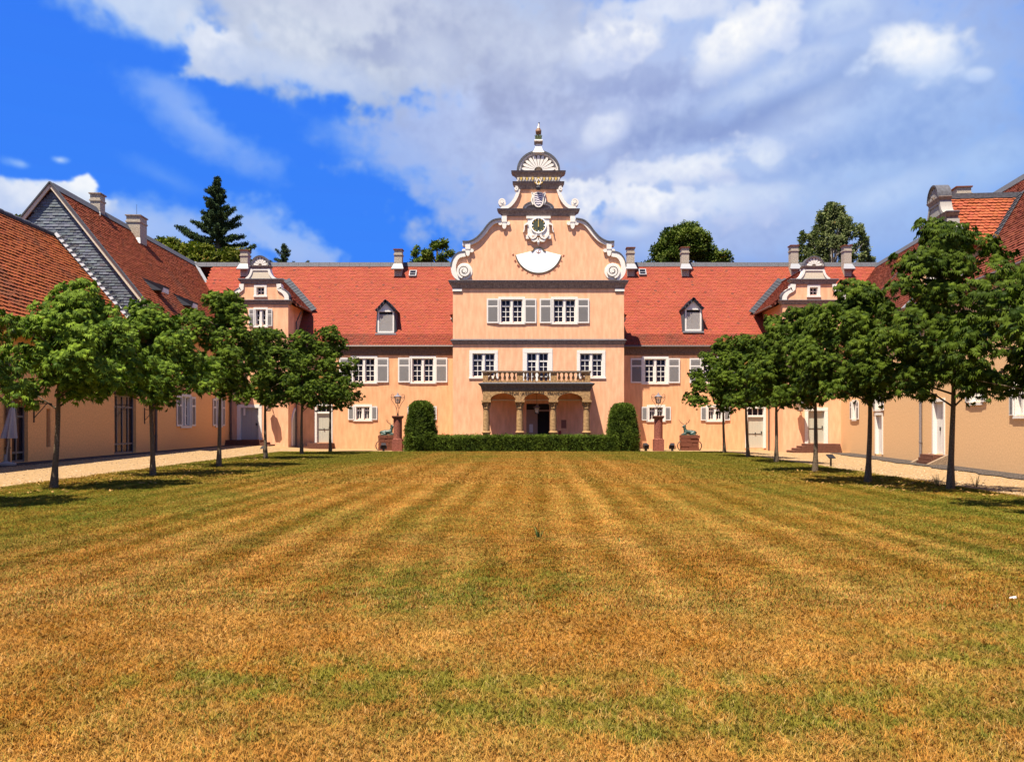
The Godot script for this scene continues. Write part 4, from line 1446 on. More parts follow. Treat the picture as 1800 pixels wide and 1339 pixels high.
func make_portico(o: Node) -> void:
	var zf := 2.4
	var sc := 30.24
	var cx := -0.13
	var X := func(p: float) -> float: return (p - 943.2) / sc + cx
	var y_cap := 2.95
	var y_top := 3.50
	var cols := [854.6, 913.7, 972.8, 1031.7]
	# arcade front: three flat arches
	var s := Shape.new(M.sandstone)
	var hw := 3.13
	var poly := PackedVector2Array([Vector2(cx - hw, y_cap)])
	for i in 3:
		var xa: float = X.call(cols[i]) + 0.24
		var xb: float = X.call(cols[i + 1]) - 0.24
		poly.append(Vector2(xa, y_cap))
		var q := arc(Vector2((xa + xb) / 2, y_cap), (xb - xa) / 2, 0.40, PI, 0.0, 16)
		poly.append_array(q)
	poly.append(Vector2(cx + hw, y_cap))
	poly.append(Vector2(cx + hw, y_top))
	poly.append(Vector2(cx - hw, y_top))
	s.prism(poly, zf - 0.44, zf)
	for f in [-1.0, 1.0]:   # side arches
		var side := PackedVector2Array([Vector2(0.0, y_cap), Vector2(0.2, y_cap)])
		side.append_array(arc(Vector2(1.08, y_cap), 0.88, 0.40, PI, 0.0, 12))
		side.append(Vector2(1.96, y_top))
		side.append(Vector2(0.0, y_top))
		s.prism(side, -0.2, 0.2, Transform3D(Basis(Vector3(0, 0, 1), Vector3.UP, Vector3(-1, 0, 0)), Vector3(cx + f * (hw - 0.21), 0, 0.0)))
	var p := part("portico", s, o)
	s = Shape.new(M.plaster)
	s.box(cx - hw + 0.4, cx + hw - 0.4, y_top - 0.06, y_top - 0.02, 0.01, zf - 0.44)
	part("ceiling", s, p)
	s = Shape.new(M.sandstone_dark)
	var t := at2(cx, 0, 0)
	s.stack([[y_top, hw + 0.0, zf + 0.01, 0.0], [y_top + 0.06, hw + 0.03, zf + 0.03, 0.0], [y_top + 0.22, hw + 0.10, zf + 0.06, 0.0], [y_top + 0.36, hw + 0.24, zf + 0.12, 0.0], [y_top + 0.41, hw + 0.26, zf + 0.14, 0.0]], t)
	s.use(M.lead)
	s.stack([[y_top + 0.411, hw + 0.28, zf + 0.155, 0.0], [y_top + 0.48, hw + 0.05, zf + 0.06, 0.0]], t)
	part("cornice", s, p)
	# inscription standing at the foot of the cornice
	var tm := TextMesh.new()
	tm.font = lettering
	tm.text = "MUSEUM · JAGDSCHLOSS · KRANICHSTEIN"
	tm.font_size = 48
	tm.pixel_size = 0.004
	tm.depth = 0.03
	tm.material = M.iron
	var want := 118.0 / sc
	var width := tm.get_aabb().size.x
	var k := want / width if width > 0.1 else 0.7
	part("inscription", tm, p, Transform3D(Basis().scaled(Vector3(k, 1.0, 1)), Vector3(X.call(943.8), y_top + 0.045, zf + 0.075)))
	# columns
	for c in cols:
		var x: float = X.call(c)
		var z := zf - 0.22
		s = Shape.new(M.sandstone)
		var base := Vector3(x, 0, z)
		s.box(x - 0.25, x + 0.25, 0.25, 0.40, z - 0.25, z + 0.25)
		s.lathe([Vector2(0.24, 0.4), Vector2(0.19, 0.52), Vector2(0.20, 0.75), Vector2(0.22, 1.02)], base, 16)
		var col := part("column", s, p)
		s = Shape.new(M.sandstone)
		s.lathe([Vector2(0.0, 1.02), Vector2(0.25, 1.02), Vector2(0.27, 1.07), Vector2(0.25, 1.12), Vector2(0.20, 1.15)], base, 16)
		s.lathe([Vector2(0.198, 1.15), Vector2(0.20, 1.3), Vector2(0.195, 1.8), Vector2(0.178, 2.42), Vector2(0.178, 2.46)], base, 18)
		part("shaft", s, p)
		s = Shape.new(M.sandstone)
		s.lathe([Vector2(0.178, 2.44), Vector2(0.21, 2.46), Vector2(0.21, 2.51), Vector2(0.175, 2.53), Vector2(0.18, 2.65), Vector2(0.24, 2.80), Vector2(0.25, 2.84), Vector2(0.0, 2.84)], base, 16)
		s.box(x - 0.28, x + 0.28, 2.84, 2.95, z - 0.28, z + 0.28)
		for a in 8:   # carved leaves
			var an := TAU * a / 8.0 + PI / 8
			var d := Vector3(cos(an), 0, sin(an))
			s.tube([base + d * 0.17 + Vector3.UP * 2.54, base + d * 0.21 + Vector3.UP * 2.68, base + d * 0.28 + Vector3.UP * 2.76, base + d * 0.27 + Vector3.UP * 2.70], [0.045, 0.055, 0.035, 0.012], 6)
		part("capital", s, p)
	# balustrade
	var yb := 4.0
	s = Shape.new(M.sandstone)
	s.box(cx - hw, cx + hw, yb - 0.05, yb + 0.07, zf - 0.32, zf - 0.02)
	for f in [-1.0, 1.0]:
		s.box(cx + f * (hw - 0.15) - 0.145, cx + f * (hw - 0.15) + 0.145, yb - 0.05, yb + 0.07, 0.0, zf - 0.321)
	part("balustrade_base", s, p)
	s = Shape.new(M.sandstone_dark)
	s.box(cx - hw - 0.05, cx + hw + 0.05, yb + 0.55, yb + 0.65, zf - 0.36, zf + 0.03)
	for f in [-1.0, 1.0]:
		s.box(cx + f * (hw - 0.15) - 0.18, cx + f * (hw - 0.15) + 0.18, yb + 0.55, yb + 0.648, 0.0, zf - 0.361)
	part("handrail", s, p)
	var posts := [[-hw, 0.30], [X.call(908.3), 0.37], [X.call(968.0), 0.37], [hw + cx - 0.30, 0.30]]
	posts[0][0] = cx - hw
	for q in posts:
		s = Shape.new(M.sandstone)
		s.box(q[0], q[0] + q[1], yb + 0.07, yb + 0.55, zf - 0.31, zf - 0.03)
		part("post", s, p)
	for i in 3:
		var xa: float = posts[i][0] + posts[i][1]
		var xb: float = posts[i + 1][0]
		for j in 6:
			var x := lerpf(xa, xb, (j + 0.5) / 6.0)
			if not cache.has("baluster"):
				var q := Shape.new(M.sandstone)
				q.lathe([Vector2(0.08, 0.0), Vector2(0.08, 0.05), Vector2(0.05, 0.07), Vector2(0.085, 0.16), Vector2(0.075, 0.24), Vector2(0.04, 0.33), Vector2(0.05, 0.37), Vector2(0.05, 0.41), Vector2(0.08, 0.43), Vector2(0.08, 0.48)], Vector3.ZERO, 12)
				cache["baluster"] = q.mesh()
			part("baluster", cache["baluster"], p, at2(x, yb + 0.07, zf - 0.17))
	for f in [-1.0, 1.0]:
		for j in 8:
			part("baluster", cache["baluster"], p, at2(cx + f * (hw - 0.15), yb + 0.07, 0.2 + 0.23 * j))
	s = Shape.new(M.step_stone)
	s.box(cx - hw - 0.5, cx + hw + 0.5, -0.1, 0.15, 0.0, zf + 0.6)
	s.box(cx - hw - 0.1, cx + hw + 0.1, 0.15, 0.30, 0.0, zf + 0.15)
	part("platform", s, p)

func make_porch_lantern() -> void:
	var o := thing("hanging_lantern", "black lantern hanging under the porch arch before the entrance", "lantern", Vector3(ax(943.7, 51.0), 2.2, -51.0))
	lantern_body(o, Vector3(0, 0.0, 0), 0.32, 0.5)
	var s := Shape.new(M.iron)
	s.tube([Vector3(0, 0.55, 0), Vector3(0, 1.26, 0)], [0.012, 0.012], 6)
	part("chain", s, o)

# ---------------------------------------------------------------- the long palace front on both sides of it
const RD := 53.9
const TILE_RED := Color(0.243, 0.056, 0.033)

func dormer(parent: Node, x: float, y0: float, z: float, w: float, h: float) -> void:
	# slate-cheeked dormer with a white front; z is the front plane
	var s := Shape.new(M.white_paint)
	s.box(x - w / 2, x - w / 2 + 0.1, y0, y0 + h, z - 0.1, z)
	s.box(x + w / 2 - 0.1, x + w / 2, y0, y0 + h, z - 0.1, z)
	s.box(x - w / 2 + 0.1, x + w / 2 - 0.1, y0, y0 + 0.1, z - 0.1, z - 0.002)
	s.box(x - w / 2 - 0.04, x + w / 2 + 0.04, y0 + h, y0 + h + 0.09, z - 0.1, z + 0.03)
	s.prism(PackedVector2Array([Vector2(x - w / 2, y0 + h + 0.09), Vector2(x + w / 2, y0 + h + 0.09), Vector2(x, y0 + h + 0.09 + w * 0.58)]), z - 0.1, z)
	var d := part("dormer", s, parent)
	s = Shape.new(M.louvre_pale)
	var y := y0 + 0.12
	s.box(x - w / 2 + 0.1, x + w / 2 - 0.1, y0 + 0.1, y0 + h - 0.1, z - 0.1, z - 0.08)
	while y < y0 + h - 0.16:
		s.bar(Vector3(x - w / 2 + 0.1, y, z - 0.05), Vector3(x + w / 2 - 0.1, y, z - 0.05), 0.05, 0.012, Vector3(0, 0.8, 0.6))
		y += 0.055
	s.use(M.dark_inside)
	s.box(x - w / 2 + 0.1, x + w / 2 - 0.1, y0 + h - 0.15, y0 + h, z - 0.085, z - 0.06)
	part("shutter", s, d)
	s = Shape.new(M.slate_bed)
	for f in [-1.0, 1.0]:
		s.hexa([Vector3(x + f * w / 2, y0, z - 0.02), Vector3(x + f * (w / 2 + 0.16), y0 - 0.05, z - 0.1), Vector3(x + f * (w / 2 + 0.16), y0 + h, z - 2.2), Vector3(x + f * w / 2, y0 + h, z - 2.2), Vector3(x + f * w / 2, y0 + h + 0.06, z - 0.02), Vector3(x + f * (w / 2 + 0.05), y0 + h + 0.02, z - 0.05), Vector3(x + f * (w / 2 + 0.05), y0 + h + 0.02, z - 2.2), Vector3(x + f * w / 2, y0 + h + 0.06, z - 2.2)])
	part("cheek", s, d)
	for f in [-1.0, 1.0]:
		var v := Vector3(-f * (w / 2 + 0.12), w * 0.66, 0)
		tiles(parent, Vector3(x + f * (w / 2 + 0.12), y0 + h + 0.06, z + 0.12), Vector3(0, 0, -1), v, rect_poly(0, 0, 2.3, v.length()), Color(0.055, 0.06, 0.078), 0.35, 0.0, 0.13, 0.2, true, "dormer_roof")
	s = Shape.new(M.zinc)
	s.box(x - w / 2 - 0.14, x + w / 2 + 0.14, y0 - 0.12, y0 - 0.03, z - 0.1, z + 0.1)
	part("sill", s, d)

func range_roof(o: Node, x0: float, x1: float, t0: float, t1: float) -> void:
	# flared foot, main slope, rear slope, ridge; tiles only where they can be seen (t0..t1)
	var e0 := Vector3(x0, 6.50, 0.14)
	var e1 := Vector3(x0, 7.26, -0.36)
	var rd := Vector3(x0, 12.58, -5.1)
	tiles(o, e0, Vector3.RIGHT, e1 - e0, rect_poly(t0 - x0, 0, t1 - x0, (e1 - e0).length()), TILE_RED * 0.74, 0.15, 0.4, 0.155, 0.17)
	tiles(o, e1, Vector3.RIGHT, rd - e1, rect_poly(t0 - x0, 0, t1 - x0, (rd - e1).length()), TILE_RED, 0.10, 0.03, 0.155, 0.17, false, "roof", 0.010)
	var s := Shape.new(M.tile_bed)
	s.hexa([Vector3(x0, 12.58, -5.1), Vector3(x1, 12.58, -5.1), Vector3(x1, 6.5, -10.6), Vector3(x0, 6.5, -10.6), Vector3(x0, 12.66, -5.1), Vector3(x1, 12.66, -5.1), Vector3(x1, 6.58, -10.7), Vector3(x0, 6.58, -10.7)])
	part("rear_roof", s, o)
	s = Shape.new(M.lead)
	var n := int((x1 - x0) / 0.7)
	for i in n:
		var a := lerpf(x0, x1, float(i) / n)
		var b := lerpf(x0, x1, float(i + 1) / n) - 0.012
		s.hexa([Vector3(a, 12.40, -4.86), Vector3(b, 12.40, -4.86), Vector3(b, 12.40, -5.34), Vector3(a, 12.40, -5.34), Vector3(a, 12.72, -5.04), Vector3(b, 12.72, -5.04), Vector3(b, 12.72, -5.16), Vector3(a, 12.72, -5.16)])
	part("ridge", s, o)
	s = Shape.new(M.eave_board)
	s.stack([[5.90, (x1 - x0) / 2, 0.03, -0.3], [5.98, (x1 - x0) / 2, 0.06, -0.3], [6.16, (x1 - x0) / 2, 0.06, -0.3], [6.34, (x1 - x0) / 2, 0.08, -0.3], [6.42, (x1 - x0) / 2, 0.10, -0.3]], at2((x0 + x1) / 2, 0, 0))
	part("eave_cornice", s, o)
	s = Shape.new(M.pipe)
	s.tube([Vector3(x0, 6.45, 0.17), Vector3(x1, 6.45, 0.17)], [0.075, 0.075], 8)
	part("gutter", s, o)

func skylight(o: Node, x: float, y: float) -> void:
	var z := -0.36 - (y - 7.26) * 0.891
	var t := Transform3D(Basis(Vector3.RIGHT, -0.728), Vector3(x, y, z + 0.02))
	var s := Shape.new(M.zinc)
	s.box(-0.25, 0.25, -0.3, -0.24, 0.0, 0.16, t)
	s.box(-0.25, 0.25, 0.24, 0.3, 0.0, 0.16, t)
	s.box(-0.25, -0.19, -0.24, 0.24, 0.0, 0.16, t)
	s.box(0.19, 0.25, -0.24, 0.24, 0.0, 0.16, t)
	s.box(-0.19, 0.19, -0.03, 0.0, 0.0, 0.15, t)
	s.use(M.glass_dark)
	s.box(-0.19, 0.19, -0.24, 0.24, 0.1, 0.11, t)
	part("skylight", s, o)

func make_ranges() -> void:
	var W := func(o: Node, holes: Array, p: float, y: float, w: float, h: float, opt: Dictionary) -> void:
		holes.append([ax(p, RD), ay(y, RD), w, h, opt])
	# the side towards the shaded house
	var o := thing("palace_range", "long red-roofed palace range running from the gabled pavilion towards the slate-gabled house", "building", Vector3(0, 0, -RD))
	var q := []
	var up := {"shutters": "both", "shutter": 0.76, "shutter_high": 1.56, "surround": 0.17}
	var low := {"shutters": "both", "shutter": 0.38, "shutter_high": 0.86, "surround": 0.15, "rows": 1, "head": true}
	for p in [743.0, 639.6]:
		W.call(o, q, p, 671.0, 1.34, 1.48, up)
	W.call(o, q, 637.5, 737.0, 0.86, 0.80, low)
	W.call(o, q, 742.0, 737.0, 0.86, 0.80, low)
	_range_wall(o, -17.5, -4.80, q, [[ax(568.5, RD), 0.38, 0.86, 2.32, 0.36]])
	range_roof(o, -26.0, -4.8, -22.0, -4.84)
	dormer(o, ax(678.0, 54.25), ay(585.0, 54.25), -0.36, 1.05, 1.34)
	chimney(o, Vector3(ax(436.0, 59.0), 0, -4.5), 0.50, 0.6, 12.3, 13.42, M.chimney_plaster)
	chimney(o, Vector3(ax(703.0, 59.0), 0, -4.5), 0.52, 0.6, 12.3, 13.48, M.chimney_plaster)
	skylight(o, ax(725.0, 58.0), 11.75)
	steps(o, at2(ax(566.0, RD), 0.0, 0), 1.55, 0.36, 2, 0.28, 0.7, -1.0)
	# the side towards the sunlit house
	o = thing("palace_range", "long red-roofed palace range running from the gabled pavilion towards the sunlit house", "building", Vector3(0, 0, -RD))
	q = []
	for p in [1152.0, 1255.5]:
		W.call(o, q, p, 672.0, 1.34, 1.48, up)
	W.call(o, q, 1153.5, 738.0, 0.86, 0.80, low)
	W.call(o, q, 1257.5, 738.0, 0.86, 0.80, low)
	_range_wall(o, 5.60, 19.2, q, [[ax(1328.5, RD), 0.04, 1.02, 2.5, 0.42]])
	range_roof(o, 5.6, 27.0, 5.64, 23.6)
	dormer(o, ax(1219.0, 54.25), ay(581.5, 54.25), -0.36, 1.05, 1.34)
	for p in [[1106.5, 13.6], [1201.0, 13.62], [1390.5, 13.75], [1482.5, 13.75]]:
		chimney(o, Vector3(ax(p[0], 59.0), 0, -4.5), 0.50, 0.6, 12.3, p[1], M.chimney_plaster)
	skylight(o, ax(1130.5, 58.0), 11.85)
	skylight(o, ax(1404.0, 58.0), 11.9)

func _range_wall(o: Node, x0: float, x1: float, q: Array, doors: Array) -> void:
	var holes := []
	for a in q:
		holes.append(Rect2(a[0] - a[2] / 2, a[1], a[2], a[3]))
	for d in doors:
		holes.append(Rect2(d[0] - d[2] / 2, d[1], d[2], d[3]))
	var s := Shape.new(M.plaster)
	s.wall(x0, x1, -0.3, 6.2, holes, 0.22)
	s.face(Vector3(x0, -0.3, -10), Vector3(x1, -0.3, -10), Vector3(x1, 6.5, -10), Vector3(x0, 6.5, -10), Vector3(0, 0, -1))
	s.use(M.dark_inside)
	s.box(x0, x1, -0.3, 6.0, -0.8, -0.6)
	part("wall", s, o)
	for a in q:
		window(o, at2(a[0], a[1]), a[2], a[3], a[4])
	for d in doors:
		door(o, at2(d[0], d[1]), d[2], d[3], M.door_paint, {"light": d[4], "bar": true, "surround": 0.14})

# ---------------------------------------------------------------- the two small gabled bays
func make_bay(label: String, d: float, cx: float, hw: float, yc: float, k: float, floor_: float, wing_side: float) -> Node3D:
	var o := thing("gabled_bay", label, "building", Vector3(cx, floor_, -d), 0.0, "")
	var Y := func(y: float) -> float: return y - floor_
	var back := -(RD - d) - 6.0
	var wy := yc - 0.1 - 1.10 * k - floor_
	var ww := 0.62
	var s := Shape.new(M.plaster_pale)
	var wx := 0.02 if cx < 0 else 0.05
	var door_x := (-0.62 if cx < 0 else 0.13) * hw / 1.57
	var door_y := 0.42 if cx < 0 else 0.52
	var dw := 1.12 if cx < 0 else 0.98
	var dh := 1.95 if cx < 0 else 1.95
	var holes := [Rect2(wx - ww / 2, wy, ww, 0.92 * k), Rect2(door_x - dw / 2, door_y, dw, dh)]
	s.wall(-hw - (0.7 if cx < 0 else 0.0), hw, -0.4, yc + 0.02 - floor_ - (0.0 if cx > 0 else 0.0), holes, 0.22)
	for f in [-1.0, 1.0]:
		s.face(Vector3(f * hw, -0.4, 0), Vector3(f * hw, yc + 0.1 - floor_, 0), Vector3(f * hw, yc + 0.1 - floor_, back), Vector3(f * hw, -0.4, back), Vector3(f, 0, 0))
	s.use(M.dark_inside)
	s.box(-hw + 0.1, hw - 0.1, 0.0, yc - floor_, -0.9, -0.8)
	part("wall", s, o)
	window(o, at2(wx, wy), ww, 0.92 * k, {"lights": 2, "cols": 1, "rows": 3, "head": false, "surround": 0.12, "shutters": "both", "shutter": 0.32, "shutter_high": 0.98 * k})
	door(o, at2(door_x, door_y), dw, dh, M.door_paint if cx > 0 else M.door_grey, {"bar": cx > 0, "surround": 0.2})
	steps(o, at2(door_x + (0.1 if cx > 0 else -0.1), 0.0), dw + 1.0, door_y, 4 if cx > 0 else 3, 0.3, 1.0, -1.0 if cx > 0 else 1.0)
	scroll_gable(o, at2(0, -floor_), hw, yc, k, M.plaster_pale)
	# roof running back into the long range
	var rise_ := hw * 1.12
	for f in [-1.0, 1.0]:
		var v := Vector3(-f * (hw + 0.55), rise_ + 0.25, 0)
		tiles(o, Vector3(f * (hw + 0.55), yc + 0.02 - floor_, -0.3), Vector3(0, 0, -1), v, rect_poly(0, 0, RD - d + 4.6, v.length()), TILE_RED * 0.62, 0.25, 0.3)
		s = Shape.new(M.pipe)
		s.tube([Vector3(f * (hw + 0.60), yc - 0.03 - floor_, -0.4), Vector3(f * (hw + 0.60), yc - 0.03 - floor_, -(RD - d) - 1.4)], [0.06, 0.06], 8)
		part("gutter", s, o)
		# slate-lined valley where the bay's roof meets the main slope
		s = Shape.new(M.slate_bed)
		var a := Vector3(f * (hw + 0.62), yc + 0.05, -(RD - d) - 0.36 - (yc - 7.2) * 0.891 + 0.2)
		var b := Vector3(0, yc + rise_ + 0.45, -(RD - d) - 0.36 - (yc + rise_ + 0.35 - 7.2) * 0.891 + 0.2)
		for i in 13:
			var c0 := a.lerp(b, i / 13.0) - Vector3.UP * floor_
			var c1 := a.lerp(b, (i + 1.25) / 13.0) - Vector3.UP * (floor_ - 0.05)
			var w2 := Vector3(f * 0.24, 0.10, 0.0)
			s.hexa([c0 - w2 * 0.6, c0 + w2 * 1.2, c0 + w2 * 1.2 + Vector3(0, 0.03, 0.03), c0 - w2 * 0.6 + Vector3(0, 0.03, 0.03), c1 - w2 * 0.6 - Vector3.UP * 0.05, c1 + w2 * 1.2 - Vector3.UP * 0.05, c1 + w2 * 1.2 - Vector3.UP * 0.03, c1 - w2 * 0.6 - Vector3.UP * 0.03])
		part("valley", s, o)
	s = Shape.new(M.pipe)
	var zd := -(RD - d) + 0.25
	downpipe(o, (hw + 0.1) * -wing_side, minf(zd, -0.5), 0.0, yc - 0.9 - floor_, M.pipe, 0.05, Vector3(-wing_side * 0.3, 0.2, 0))
	wall_lantern(o, at2((0.56 if cx < 0 else -0.80) * hw / 1.57 + (0.0 if cx < 0 else -0.02), ay(722.0, d) - floor_))
	return o

func make_bays() -> void:
	var o := make_bay("narrow peach bay with white scrolled gable in the shaded corner", 52.2, ax(457.4, 52.2), 1.70, 8.86, 1.07, 0.18, -1.0)
	# pointed plank door in its courtyard side
	var t := Transform3D(Basis(Vector3(0, 0, -1), Vector3.UP, Vector3(1, 0, 0)), Vector3(1.70, 0.0, -1.35))
	var s := Shape.new(M.door_paint)
	var p := PackedVector2Array([Vector2(-0.62, 0.02), Vector2(0.62, 0.02), Vector2(0.62, 1.62), Vector2(0.4, 2.0), Vector2(0.0, 2.32), Vector2(-0.4, 2.0), Vector2(-0.62, 1.62)])
	s.prism(p, -0.02, 0.04, t)
	var dr := part("pointed_door", s, o)
	s = Shape.new(M.white_stone)
	var line := p.duplicate()
	line.remove_at(0)
	line.insert(line.size(), p[0])
	s.ribbon(line, [0.07], -0.02, 0.07, t)
	part("door_frame", s, dr)
	s = Shape.new(M.white_paint)
	s.box(-1.04, -0.92, 1.9, 2.35, 0.0, 0.03)
	part("door_sign", s, o)
	make_bay("broad peach bay with white scrolled gable above brown steps and grey-green door", 51.0, 16.86, 1.86, 8.69, 1.036, -0.12, 1.0)

# ---------------------------------------------------------------- houses along the shaded side
const LTURN := 0.057
func make_shaded_houses() -> void:
	var wb := Basis(Vector3(0, 0, -1), Vector3.UP, Vector3(1, 0, 0))
	var D := func(p: float) -> float: return (15.49 / ((CX - p) / F - 0.057) - 26.0) / 0.9984 + 26.0
	# the low house
	var o := thing("low_tiled_house", "low ochre house with mossy orange tile roof and narrow slit windows, in shade", "building", Vector3(wall_x(26.0), 0.28, -26.0), LTURN)
	var base := 26.0
	var holes := []
	var t := Transform3D(wb, Vector3.ZERO)
	var g1_: float = D.call(34.5) - base
	var g2_: float = D.call(220.0) - base
	var slits := [[D.call(84.5) - base, 0.28], [D.call(100.5) - base, 0.34]]
	holes.append(Rect2(g1_ - 0.5, 0.02, 1.0, 1.92))
	holes.append(Rect2(g2_ - 1.12, 0.02, 2.24, 2.52))
	for q in slits:
		holes.append(Rect2(q[0] - q[1] / 2, 0.48, q[1], 1.36))
	var s := Shape.new(M.plaster_shade_house)
	s.wall(-10.0, 14.0, -0.4, 4.3, holes, 0.3, t)
	s.face(Vector3(0, -0.4, 10), Vector3(-10, -0.4, 10), Vector3(-10, 4.5, 10), Vector3(0, 4.5, 10), Vector3(0, 0, 1))
	s.tri_to(Vector3(0, 4.3, 10), Vector3(-9.1, 4.3, 10), Vector3(-4.55, 9.9, 10), Vector3(0, 0, 1))
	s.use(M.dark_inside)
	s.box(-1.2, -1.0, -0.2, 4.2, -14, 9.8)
	part("wall", s, o)
	# glazed doors with steel frames
	for q in [[g1_, 1.0, 1.92, 2, 2], [g2_, 2.24, 2.52, 4, 2]]:
		var tt := t * Transform3D(Basis(), Vector3(q[0], 0.02, -0.16))
		s = Shape.new(M.frame_steel)
		for i in q[3] + 1:
			var x: float = -q[1] / 2 + q[1] * i / q[3]
			s.box(clampf(x - 0.035, -q[1] / 2, q[1] / 2 - 0.07), clampf(x + 0.035, -q[1] / 2 + 0.07, q[1] / 2), 0.0, q[2], -0.04, 0.04, tt)
		for y in [0.0, q[2] * 0.15, q[2] * 0.78, q[2] - 0.08]:
			s.box(-q[1] / 2, q[1] / 2, y, y + 0.07, -0.035, 0.035, tt)
		var gd := part("glazed_door", s, o)
		for i in q[3]:
			for y in [[0.07, q[2] * 0.15], [q[2] * 0.15 + 0.07, q[2] * 0.78], [q[2] * 0.78 + 0.07, q[2] - 0.08]]:
				s = Shape.new(M.glass_dark)
				s.box(-q[1] / 2 + q[1] * i / q[3] + 0.036, -q[1] / 2 + q[1] * (i + 1) / q[3] - 0.036, y[0], y[1], -0.006, 0.006, tt)
				part("pane", s, gd)
		s = Shape.new(M.slit_wood)
		s.box(-q[1] / 2 - 0.06, q[1] / 2 + 0.06, q[2], q[2] + 0.09, 0.1, 0.22, tt)
		part("lintel", s, gd)
	for q in slits:
		s = Shape.new(M.slit_wood)
		s.box(-q[1] / 2, q[1] / 2, 0.0, 1.36, -0.2, -0.12, t * Transform3D(Basis(), Vector3(q[0], 0.48, 0)))
		part("slit_window", s, o)
	for p in [[58.0, 2.0], [253.0, 1.95], [203.0, 2.1]]:   # iron arms for awnings or lamps
		s = Shape.new(M.iron)
		var z: float = -(D.call(p[0]) - base)
		s.bar(Vector3(0.02, p[1] - 0.65, z), Vector3(0.02, p[1] + 0.08, z), 0.035, 0.035)
		s.bar(Vector3(0.02, p[1], z), Vector3(0.62, p[1], z), 0.03, 0.03)
		s.bar(Vector3(0.02, p[1] - 0.5, z), Vector3(0.45, p[1], z), 0.022, 0.022)
		part("wall_bracket", s, o)
	downpipe(o, 0.09, -(D.call(8.0) - base), -0.1, 3.9, M.pipe, 0.07, Vector3(0.25, 0.2, 0))
	var eave := Vector3(0.42, 4.32, 10.2)
	var rd := Vector3(-4.55, 10.02, 10.2)
	tiles(o, eave, Vector3(0, 0, -1), rd - eave, rect_poly(0.0, 0, 24.18, (rd - eave).length()), Color(0.24, 0.066, 0.024), 0.17, 0.55, 0.215, 0.20, false, "roof", 0.028)
	s = Shape.new(M.tile_bed)
	s.hexa([Vector3(-4.55, 10.02, 10.2), Vector3(-4.55, 10.02, -14), Vector3(-9.6, 4.3, -14), Vector3(-9.6, 4.3, 10.2), Vector3(-4.55, 10.1, 10.2), Vector3(-4.55, 10.1, -14), Vector3(-9.7, 4.4, -14), Vector3(-9.7, 4.4, 10.2)])
	part("rear_roof", s, o)
	s = Shape.new(M.lead)
	for i in 34:
		var z0 := 10.2 - 24.18 * i / 34.0
		s.tube([Vector3(-4.55, 10.08, z0), Vector3(-4.55, 10.10, z0 - 24.18 / 34.0 + 0.01)], [0.13, 0.14], 8)
	part("ridge", s, o)
	s = Shape.new(M.pipe)
	s.tube([Vector3(0.5, 4.26, 10.2), Vector3(0.5, 4.26, -14)], [0.075, 0.075], 8)
	part("gutter", s, o)
	# the tall house
	o = thing("slate_gabled_house", "tall ochre house with slate-hung gable above the low roof and steep red tiles", "building", Vector3(wall_x(40.0), 0.28, -40.0), LTURN)
	base = 40.0
	D = func(p: float) -> float: return (15.49 / ((CX - p) / F - 0.057) - 40.0) / 0.9984 + 40.0
	holes = []
	var w1: float = D.call(326.0) - base
	var w2: float = D.call(383.5) - base
	holes.append(Rect2(w1 - 0.62, 1.2, 1.24, 1.5))
	holes.append(Rect2(w2 - 0.5, 1.2, 1.0, 1.5))
	s = Shape.new(M.plaster_shade_house)
	s.wall(0.0, 13.0, -0.4, 6.0, holes, 0.2, t)
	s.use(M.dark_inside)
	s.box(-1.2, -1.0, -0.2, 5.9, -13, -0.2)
	s.use(M.slate_bed)
	s.prism(PackedVector2Array([Vector2(0.0, 0.0), Vector2(0.0, 6.1), Vector2(-4.6, 12.2), Vector2(-9.2, 6.1), Vector2(-9.2, 0.0)]), -0.2, -0.03)
	part("wall", s, o)
	window(o, t * at2(w1, 1.2), 1.24, 1.5, {"shutters": "both", "shutter": 0.66, "cols": 1, "head": false, "rows": 3, "surround": 0.14})
	window(o, t * at2(w2, 1.2), 1.0, 1.5, {"shutters": "both", "shutter": 0.52, "cols": 1, "head": false, "rows": 3, "surround": 0.12})
	# slates of the gable
	var gb := PackedVector2Array([Vector2(0.15, 6.1), Vector2(-4.6, 12.22), Vector2(-9.3, 6.1), Vector2(-9.3, 4.5), Vector2(0.1, 4.5)])
	var mv := PackedVector2Array()
	for p in gb:
		mv.append(p + Vector2(11.0, 0.0))
	tiles(o, Vector3(-11.0, 0, 0.0), Vector3.RIGHT, Vector3.UP, mv, Color(0.085, 0.103, 0.125), 0.40, 0.0, 0.13, 0.27, true, "slate_hanging")
	for f in [1.0, -1.0]:   # verge boards
		s = Shape.new(M.cream_stone)
		var a := Vector3(-4.6 + f * 5.02, 5.92, 0.16)
		var b := Vector3(-4.6 + f * 0.0, 12.38, 0.16)
		s.bar(a, b, 0.07, 0.17, Vector3(0, 0, 1).cross(b - a))
		s.use(M.slate_bed)
		s.bar(a + Vector3(f * 0.10, 0.10, 0.02), b + Vector3(0, 0.13, 0.02), 0.16, 0.06, Vector3(0, 0, 1).cross(b - a))
		part("verge_board", s, o)
	eave = Vector3(0.44, 5.98, 0.1)
	rd = Vector3(-4.6, 12.36, 0.1)
	tiles(o, eave, Vector3(0, 0, -1), rd - eave, rect_poly(0, 0, 21.5, (rd - eave).length()), Color(0.20, 0.052, 0.024), 0.17, 0.45, 0.18, 0.18, false, "roof", 0.026)
	s = Shape.new(M.tile_bed)
